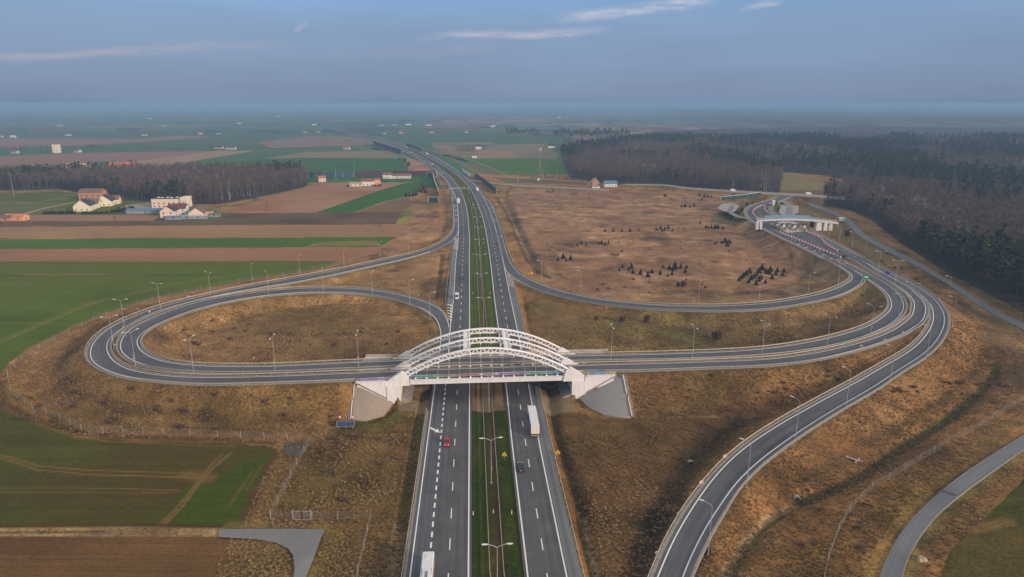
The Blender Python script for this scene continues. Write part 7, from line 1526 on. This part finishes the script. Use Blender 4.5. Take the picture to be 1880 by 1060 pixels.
def build_trees():
    g = on_ground
    cl = [([(1111, 425, .8), (1126, 425, 1), (1142, 425, 1), (1156.8, 425, 1.1), (1172.5, 424, .8)], 'dark conifer in the straight row of five on the meadow'),
        ([(1205, 423, .8), (1212.5, 421, 1.1), (1216, 425, 1), (1220.5, 423, 1), (1226.5, 420, 1.3), (1234.5, 424, .7)], 'dark conifer in the tight clump right of the row of five'),
        ([(1251, 380, 1.1), (1257.5, 380, 1.4), (1266, 381, 1.1), (1274, 379, 1.3)], 'dark conifer in the group of four high on the meadow'), ([(1284, 360, 1), (1293, 361.5, 1), (1299, 362, 1), (1306, 363, 1), (1289, 367, .9)], 'dark conifer in the line below the local road'),
        ([(1285.5, 410, .9)], 'lone dark conifer left of the toll slope'), ([(1262.5, 410, .5)], 'tiny lone conifer left of the toll slope'), ([(1256, 421, .5)], 'tiny lone conifer right of the tight clump'),
        ([(1296, 419, 1.1), (1300, 419, .9), (1306, 419.5, 1.1), (1312.5, 420, 1.3), (1317.5, 419, 1.2), (1326.5, 421, 1)], 'dark conifer in the line below the toll overpass'), ([(1325, 447, .9), (1331, 445, 1.2), (1335, 452, 1.4), (1339, 447, 1.1)], 'dark conifer in the clump of four near the right meadow edge'),
        ([(1067, 448, .9), (1060, 452, .7), (1076, 451, .6), (1099, 448, .8), (1104, 447, .8), (1111, 450, .7), (1117, 447, .8)], 'small dark conifer among the brown patches of the meadow'), ([(1006, 352, .8), (1015, 351, 1)], 'small conifer above the meadow pond'),
        ([(1024, 478, .8), (1034, 474, 1.3), (1039.5, 480, .7), (1047.5, 477, 1.1)], 'dark conifer in the group at the left of the meadow'), ([(1123, 468, .5), (1127, 468.5, .5), (1131, 469, .5), (1135, 468, .5)], 'tiny conifer in the short row above the long group'),
        ([(1137.5, 497, .6), (1143, 491.5, .8), (1154, 496, .9), (1159, 492.5, 1.1), (1162, 502, .9), (1176, 504, 1.2), (1189, 508, 1.2), (1197, 501, .9), (1212, 504, .9), (1217, 491, .6)], 'dark conifer in the long scattered group on the lower meadow'),
        ([(1229, 494, 1.1), (1226, 508, .7), (1234, 505, .9), (1239, 493, 1.4), (1235, 497, 1), (1249, 492, 1), (1260, 492, .9), (1258, 500, 1)], 'dark conifer at the right end of the long scattered group'),
        ([(1357, 515, .8), (1361, 512, .9), (1365, 509, 1), (1370, 505, 1.1), (1375.5, 501, 1.2), (1374, 519, .9), (1379, 514, 1), (1384, 510.5, 1), (1389, 506, 1), (1393, 501, 1.2), (1399, 495, 1.4), (1387.5, 522.5, .9), (1393, 516.5, 1), (1397, 512.5, 1), (1405, 520, .9), (1406, 501, 1.1), (1411, 503, 1.1), (1414, 498, 1.1), (1417, 512, .9), (1427, 499, 1), (1424, 505, 1), (1439, 500, 1), (1436, 506, .9)], 'dark conifer in the planted slanting rows near the right meadow bend'),
        ([(1357, 393, .9), (1360, 389, 1), (1363, 386, 1), (1367, 382, .8), (1370, 378, 1.2), (1373, 376, 1), (1381, 373.5, .9)], 'dark conifer in the curved line beside the left parking bay'), ([(1334, 401, .8), (1339, 402, .8), (1344, 403, .9), (1350, 405, .8), (1356, 406, .6)], 'dark shrub-like conifer on the slope below the left parking bay'),
        ([(1423, 378, 1.2), (1425.5, 374, 1), (1458, 388, 1.2)], 'dark conifer beside the right parking bay'),
        ([(732.5, 292, 1), (736, 292, 1.1), (742.5, 296, 1.8), (744.5, 294, 1.6), (750.5, 303, 2.2)], 'dark round tree beside the verge left of the far motorway'), ([(745, 361, 1.6), (752.5, 360.5, 1.5), (759, 360, 1.7), (764, 358, 1.8), (772, 352, 1.5), (778, 349, 1.8)], 'dark conifer in the row at the tip of the green wedge')]
    for pts, lab in cl:
        pts = sorted(pts)
        for i_, (px, py, s) in enumerate(pts): tree('conifer', g(px, py + .4), s, lab + (', %s from left' % ORD[i_] if 1 < len(pts) <= 10 else ''), 'conifers: ' + lab[:40] if len(pts) > 1 else None)
    hedge = [(80 + 3.4 * i, 393.5 - .05 * i, 1.0) for i in range(18)] + [(152 + 3.6 * i, 393.5 - .1 * i, .9) for i in range(14)] + [(206 + 3.6 * i, 391 - .55 * i, 1.2) for i in range(12)]
    for px, py, s in hedge: tree('conifer', g(px, py), s * RT.uniform(.8, 1.3), 'dark conifer in the clipped hedge below the cream villas', 'hedge conifers below the villas')
    for i in range(16): tree('tall_conifer', g(838 + 2.1 * i + RT.uniform(-.5, .5), 278.5), RT.uniform(.7, 1.05), 'tall dark conifer in the belt left of the white house', 'tall conifers by the white house')
    for px in (884, 888, 892): tree('tall_conifer', g(px, 276.5), RT.uniform(.6, .9), 'tall dark conifer in the belt right of the white house', 'tall conifers right of the white house')
    for px, py, s, lab in ((389.5, 276.5, 1.2, 'pointed conifer at the farm track house'), (1101, 341, .9, 'dark conifer between the cottage and the blue roofed house'), (1103.5, 342, .7, 'smaller dark conifer beside the blue roofed house'), (1137, 342, .9, 'dark conifer at the right end of the blue roofed house'), (711, 331.5, .6, 'dark conifer in front of the white farmhouse'), (700, 334.5, .5, 'dark conifer right of the orange gable'), (704, 335, .55, 'second dark conifer right of the orange gable'), (708, 335.5, .5, 'third dark conifer right of the orange gable'), (663, 342.5, .4, 'dark conifer between bungalow and cream house'), (666, 341, .55, 'taller dark conifer between bungalow and cream house')): tree('tall_conifer', g(px, py), s, lab)
    for i in range(30): tree('bare' if i % 4 else 'pine', g(1046 + 0 * i - i * 0 + RT.uniform(-18, 8) if 0 else 975 + i * 3.2, 334 + RT.uniform(-1, 1) + (i * .1)), RT.uniform(.35, .5), 'low dark tree in the hedge along the green field edge', 'hedge trees behind the telecom mast')
    singles = [(200, 275, .9), (215, 276, .8), (235, 273.5, .7), (243, 273, .75), (259, 270.5, .75), (264, 270, .8), (270, 270, .85), (313, 268, 1.1), (480, 262, .9), (501, 262, .9), (574, 262, 1.2), (588, 262, 1.1), (636, 262, 1), (640, 262, 1), (452, 276, .5), (772, 264, .9), (879, 266, 1.4), (394, 264, .8), (419, 264, .8)]
    for i, (px, py, s) in enumerate(singles): tree('field', g(px, py), s * 1.1, 'lone bare round tree standing in the far fields, %s of a loose row' % ORD[i], 'lone bare trees in the far fields')
    belts = [(0, 100, 281, 276, 26, 'bare', .75, 'bare tree in the far belt near the left edge'), (128, 148, 279, 277, 5, 'bare', .6, 'bare tree left of the small far wood'), (158, 188, 277, 275, 12, 'pine', .6, 'dark tree in the small far wood'), (928, 988, 252, 249, 34, 'pine', 1.15, 'dark tree in the far belt above the orchard'), (1016, 1156, 258, 251, 110, 'pine', 1.2, 'dark pine in the long far belt before the hazy plain'), (1035, 1060, 270, 267, 8, 'pine', .8, 'dark pine beside the far white house'), (990, 1030, 276, 271, 10, 'pine', .6, 'dark tree around the orchard house'),
            (455, 480, 276, 275, 6, 'field', .5, 'low bare tree beside the farm track'), (610, 634, 276, 275.5, 7, 'field', .6, 'bare tree around the red roofed farmhouse'), (640, 660, 276, 275.5, 5, 'field', .5, 'bare tree right of the red roofed farmhouse'), (540, 600, 247.5, 246, 10, 'field', 1.1, 'tree around the farms near the vanishing motorway'), (130, 175, 250.5, 249.5, 9, 'field', 1.2, 'tree around the far grey barn'), (255, 310, 250, 249, 10, 'field', 1.2, 'tree around the far pale farm row'), (772, 812, 246, 245, 8, 'field', 1.3, 'tree around the far red roofed farm'), (574, 590, 330, 322, 5, 'bare', .8, 'bare tree at the end of the left wood by the orange house'),
            (640, 650, 343, 341, 4, 'dark_shrub', 1.2, 'dark bush left of the long bungalow'), (770, 782, 356, 340, 9, 'bush', .9, 'bare bush beside the dark noise wall'), (684, 700, 343, 342, 4, 'bush', .6, 'bush before the cream house'), (915, 960, 340, 330, 0, 'bush', 1, ''), (815, 858, 286, 298, 16, 'dark_shrub', 1.6, 'dark shrub on the verge right of the far motorway'), (680, 700, 272, 277, 6, 'dark_shrub', 1.5, 'dark shrub on the verge below the long noise wall')]
    for x0, x1, y0, y1, n, kd, s, lab in belts:
        for i in range(n): t = (i + RT.random()) / n; tree(kd, g(x0 + (x1 - x0) * t, y0 + (y1 - y0) * (t if kd in ('dark_shrub',) else RT.random())), s * RT.uniform(.75, 1.2), lab, 'trees: ' + lab[:44])
    tree('gold', g(357, 385), .95, 'ochre tinged round tree right of the cream block'); tree('birch', g(1345, 352), .85, 'white birch on the local road before the wood')
    for i, (px, py, s) in enumerate(((1315, 624, 1.25), (1187, 592, .9), (1142, 591, .75), (1095, 588, .6), (1255, 527, .8), (1245, 526, .6), (1345, 352.5, .01), (1221, 362, .9), (1314, 449, .5), (1555, 434, 1.3), (1295, 530, .4))):
        if s > .1: tree('bush', g(px, py), s, ['big round bare bush on the slope above the near carriageway', 'bare bush under the exit ramp, nearest the big bush', 'bare bush under the exit ramp, middle of three', 'smallest bare bush under the exit ramp', 'twiggy bush on the lower meadow', 'lower twiggy bush on the lower meadow', '', 'bare bush at the top of the meadow', 'thin bare bush near the clump of four conifers', 'dark bush at the right end of the toll overpass', 'thin bush near the lower meadow edge'][i])
    rnd = random.Random(3); areas = [((1010, 355), (1480, 370), 26, 'on the upper meadow'), ((1000, 430), (1420, 480), 34, 'across the middle of the meadow'), ((1030, 505), (1420, 540), 22, 'on the lower meadow edge'), ((310, 590), (760, 645), 34, 'inside the left loop'), ((1560, 450), (1720, 545), 26, 'between the outer ramp and the service road'), ((1590, 730), (1860, 700), 24, 'beside the right hand ditch'), ((1450, 870), (1620, 1040), 14, 'between the stone channel and the fence'), ((30, 700), (560, 790), 26, 'on the verge below the left loop'), ((590, 800), (740, 950), 16, 'on the rough ground right of the gate'), ((1150, 690), (1550, 700), 20, 'on the slope below the near carriageway'), ((900, 320), (960, 350), 8, 'by the dark noise wall')]
    for (x0, y0), (x1, y1), n, wh in areas:
        for i in range(n):
            px = rnd.uniform(x0, x1); py = rnd.uniform(min(y0, y1), max(y0, y1)) if abs(y1 - y0) > 12 else rnd.uniform(y0 - 15, y1 + 25); p = g(px, py)
            if sample(Dm, np.array([p.x]), np.array([p.y]), 99.)[0] < 4: continue
            if 312 < px < 800 and 560 < py < 660 and ((px - 540) / 240)**2 + ((py - 605) / 45)**2 > 1: continue
            if px > 1380 and 480 < py < 545 and px < 1560: continue
            tree('shrub', p, rnd.uniform(.35, .95), 'low brown shrub ' + wh, 'low brown shrubs ' + wh)
build_trees()
# ------------------------------------------------------------------ rough dry grass: uncountable tufts on the verges close by
def build_tufts():
    rng = np.random.default_rng(77); r = random.Random(8); src = []
    for s, cm in enumerate((((.22, .135, .062), (.46, .31, .155)), ((.15, .092, .040), (.34, .22, .10)), ((.11, .092, .030), (.25, .185, .06)))):
        m = leafmat('dry_grass_%d' % s, *cm); mb = MB()
        for i in range(16):
            a = r.uniform(0, 6.28); q = Vector((math.cos(a) * r.uniform(0, .35), math.sin(a) * r.uniform(0, .35), -.05)); d = Vector((math.cos(a) * .35, math.sin(a) * .35, r.uniform(.3, .75))); w = Vector((-math.sin(a), math.cos(a), 0)) * r.uniform(.06, .13); mb.add([q - w, q + w, q + d], [(0, 1, 2)])
        me = bpy.data.meshes.new('tuft_source'); me.from_pydata(mb.v, [], mb.f); me.materials.append(m); src.append(bpy.data.objects.new('tuft_source', me))
    n = 210000; Y = rng.uniform(100, 330, n); X = rng.uniform(-1, 1, n) * (Y * .78 + 20); dm = sample(Dm, X, Y, 99.)
    px, py = PX(X, Y, ground_z(X, Y)); k = (dm > 2.3) & (rng.uniform(0, 1, n) < np.clip((fbm(X / 9, Y / 9, 44, 3) - .25) * 2.2, .15, 1))
    Lr = ROADS['LFT'][1]; Rl = ROADS['RGT'][0]; k &= ~((X > np.interp(Y, Lr[:, 1], Lr[:, 0]) - 12) & (X < np.interp(Y, Rl[:, 1], Rl[:, 0]) + 14)); k &= ~((np.abs((X - org[0]) * ax_dir[0] + (Y - org[1]) * ax_dir[1]) < 48) & (Y > 188) & (Y < 240))
    for pl in ([(-700, 470), (640, 470), (620, 482), (520, 506), (375, 532), (195, 577), (50, 642), (-2, 690), (-14, 725), (10, 748), (60, 775), (130, 799), (400, 814), (505, 822), (512, 835), (484, 880), (458, 930), (444, 990), (600, 964), (580, 1030), (560, 1200), (520, 1200), (537, 1030), (505, 995), (425, 985), (385, 1070), (360, 1300), (-900, 1300), (-900, 470)], [(1900, 860), (1860, 900), (1800, 960), (1745, 1010), (1720, 1070), (1700, 1200), (2300, 1200), (2300, 860)]):
        k &= ~inpoly_pts(px_poly(pl), X, Y)
    for pv in PAV: k &= ~inpoly_pts(np.array([p[:2] for p in pv]), X, Y)
    for nm in ('SVL', 'SVU'):
        A, B = ROADS[nm]; k &= ~inpoly_pts(np.r_[A[:, :2], B[::-1, :2]], X, Y)
    X = X[k]; Y = Y[k]; Z = ground_z(X, Y); nz = fbm(X / 30, Y / 30, 46, 3); idx = np.clip(np.floor(nz * 4.5 - .9 + rng.uniform(-.6, .6, len(X))), 0, 2).astype(np.int32)
    me = bpy.data.meshes.new('dry_grass'); me.vertices.add(len(X)); me.vertices.foreach_set('co', np.stack([X, Y, Z], 1).astype(np.float32).ravel())
    for nme, ty, v in (('idx', 'INT', idx), ('scl', 'FLOAT', rng.uniform(.35, .9, len(X)).astype(np.float32)), ('rot', 'FLOAT', rng.uniform(0, 6.28, len(X)).astype(np.float32))): a = me.attributes.new(nme, ty, 'POINT'); a.data.foreach_set('value', v)
    o = bpy.data.objects.new('dry_grass', me); COL.objects.link(o); prop(o, 'tufts of rough dry grass on the verges', 'grass', None, 'stuff')
    ng = bpy.data.node_groups.new('scatter_tufts', 'GeometryNodeTree'); ng.interface.new_socket('Geometry', in_out='INPUT', socket_type='NodeSocketGeometry'); ng.interface.new_socket('Geometry', in_out='OUTPUT', socket_type='NodeSocketGeometry')
    N = ng.nodes; L = ng.links; gi = N.new('NodeGroupInput'); go = N.new('NodeGroupOutput'); iop = N.new('GeometryNodeInstanceOnPoints'); g2 = N.new('GeometryNodeGeometryToInstance')
    for s in src[::-1]: oi = N.new('GeometryNodeObjectInfo'); oi.inputs['Object'].default_value = s; oi.inputs['As Instance'].default_value = True; L.new(oi.outputs['Geometry'], g2.inputs[0])
    L.new(gi.outputs[0], iop.inputs['Points']); L.new(g2.outputs[0], iop.inputs['Instance']); iop.inputs['Pick Instance'].default_value = True
    def attr(n, ty): q = N.new('GeometryNodeInputNamedAttribute'); q.data_type = ty; q.inputs['Name'].default_value = n; return q.outputs[0]
    L.new(attr('idx', 'INT'), iop.inputs['Instance Index']); cx = N.new('ShaderNodeCombineXYZ'); L.new(attr('rot', 'FLOAT'), cx.inputs[2]); L.new(cx.outputs[0], iop.inputs['Rotation']); s = attr('scl', 'FLOAT'); cs = N.new('ShaderNodeCombineXYZ')
    for k_ in range(3): L.new(s, cs.inputs[k_])
    L.new(cs.outputs[0], iop.inputs['Scale']); L.new(iop.outputs[0], go.inputs[0]); md = o.modifiers.new('scatter', 'NODES'); md.node_group = ng; print('tufts', len(X))
build_tufts()
# ------------------------------------------------------------------ haze: one closed box of even air round everything
def build_haze():
    mb = MB(); mb.box((0, 15000, (-4 + 97.6) / 2), (60000, 62000, 101.6)); m = bpy.data.materials.new('haze_air'); m.use_nodes = True; nt = m.node_tree; N = nt.nodes; L = nt.links
    for n in list(N):
        if n.type != 'OUTPUT_MATERIAL': N.remove(n)
    out = [n for n in N if n.type == 'OUTPUT_MATERIAL'][0]; v = N.new('ShaderNodeVolumePrincipled'); v.inputs['Color'].default_value = (.335, .54, .82, 1); v.inputs['Density'].default_value = .00020; v.inputs['Anisotropy'].default_value = 0.0
    L.new(v.outputs[0], out.inputs['Volume']); o = mb.build('haze', m); prop(o, 'bluish haze over the whole plain', None, None, 'stuff')
build_haze()
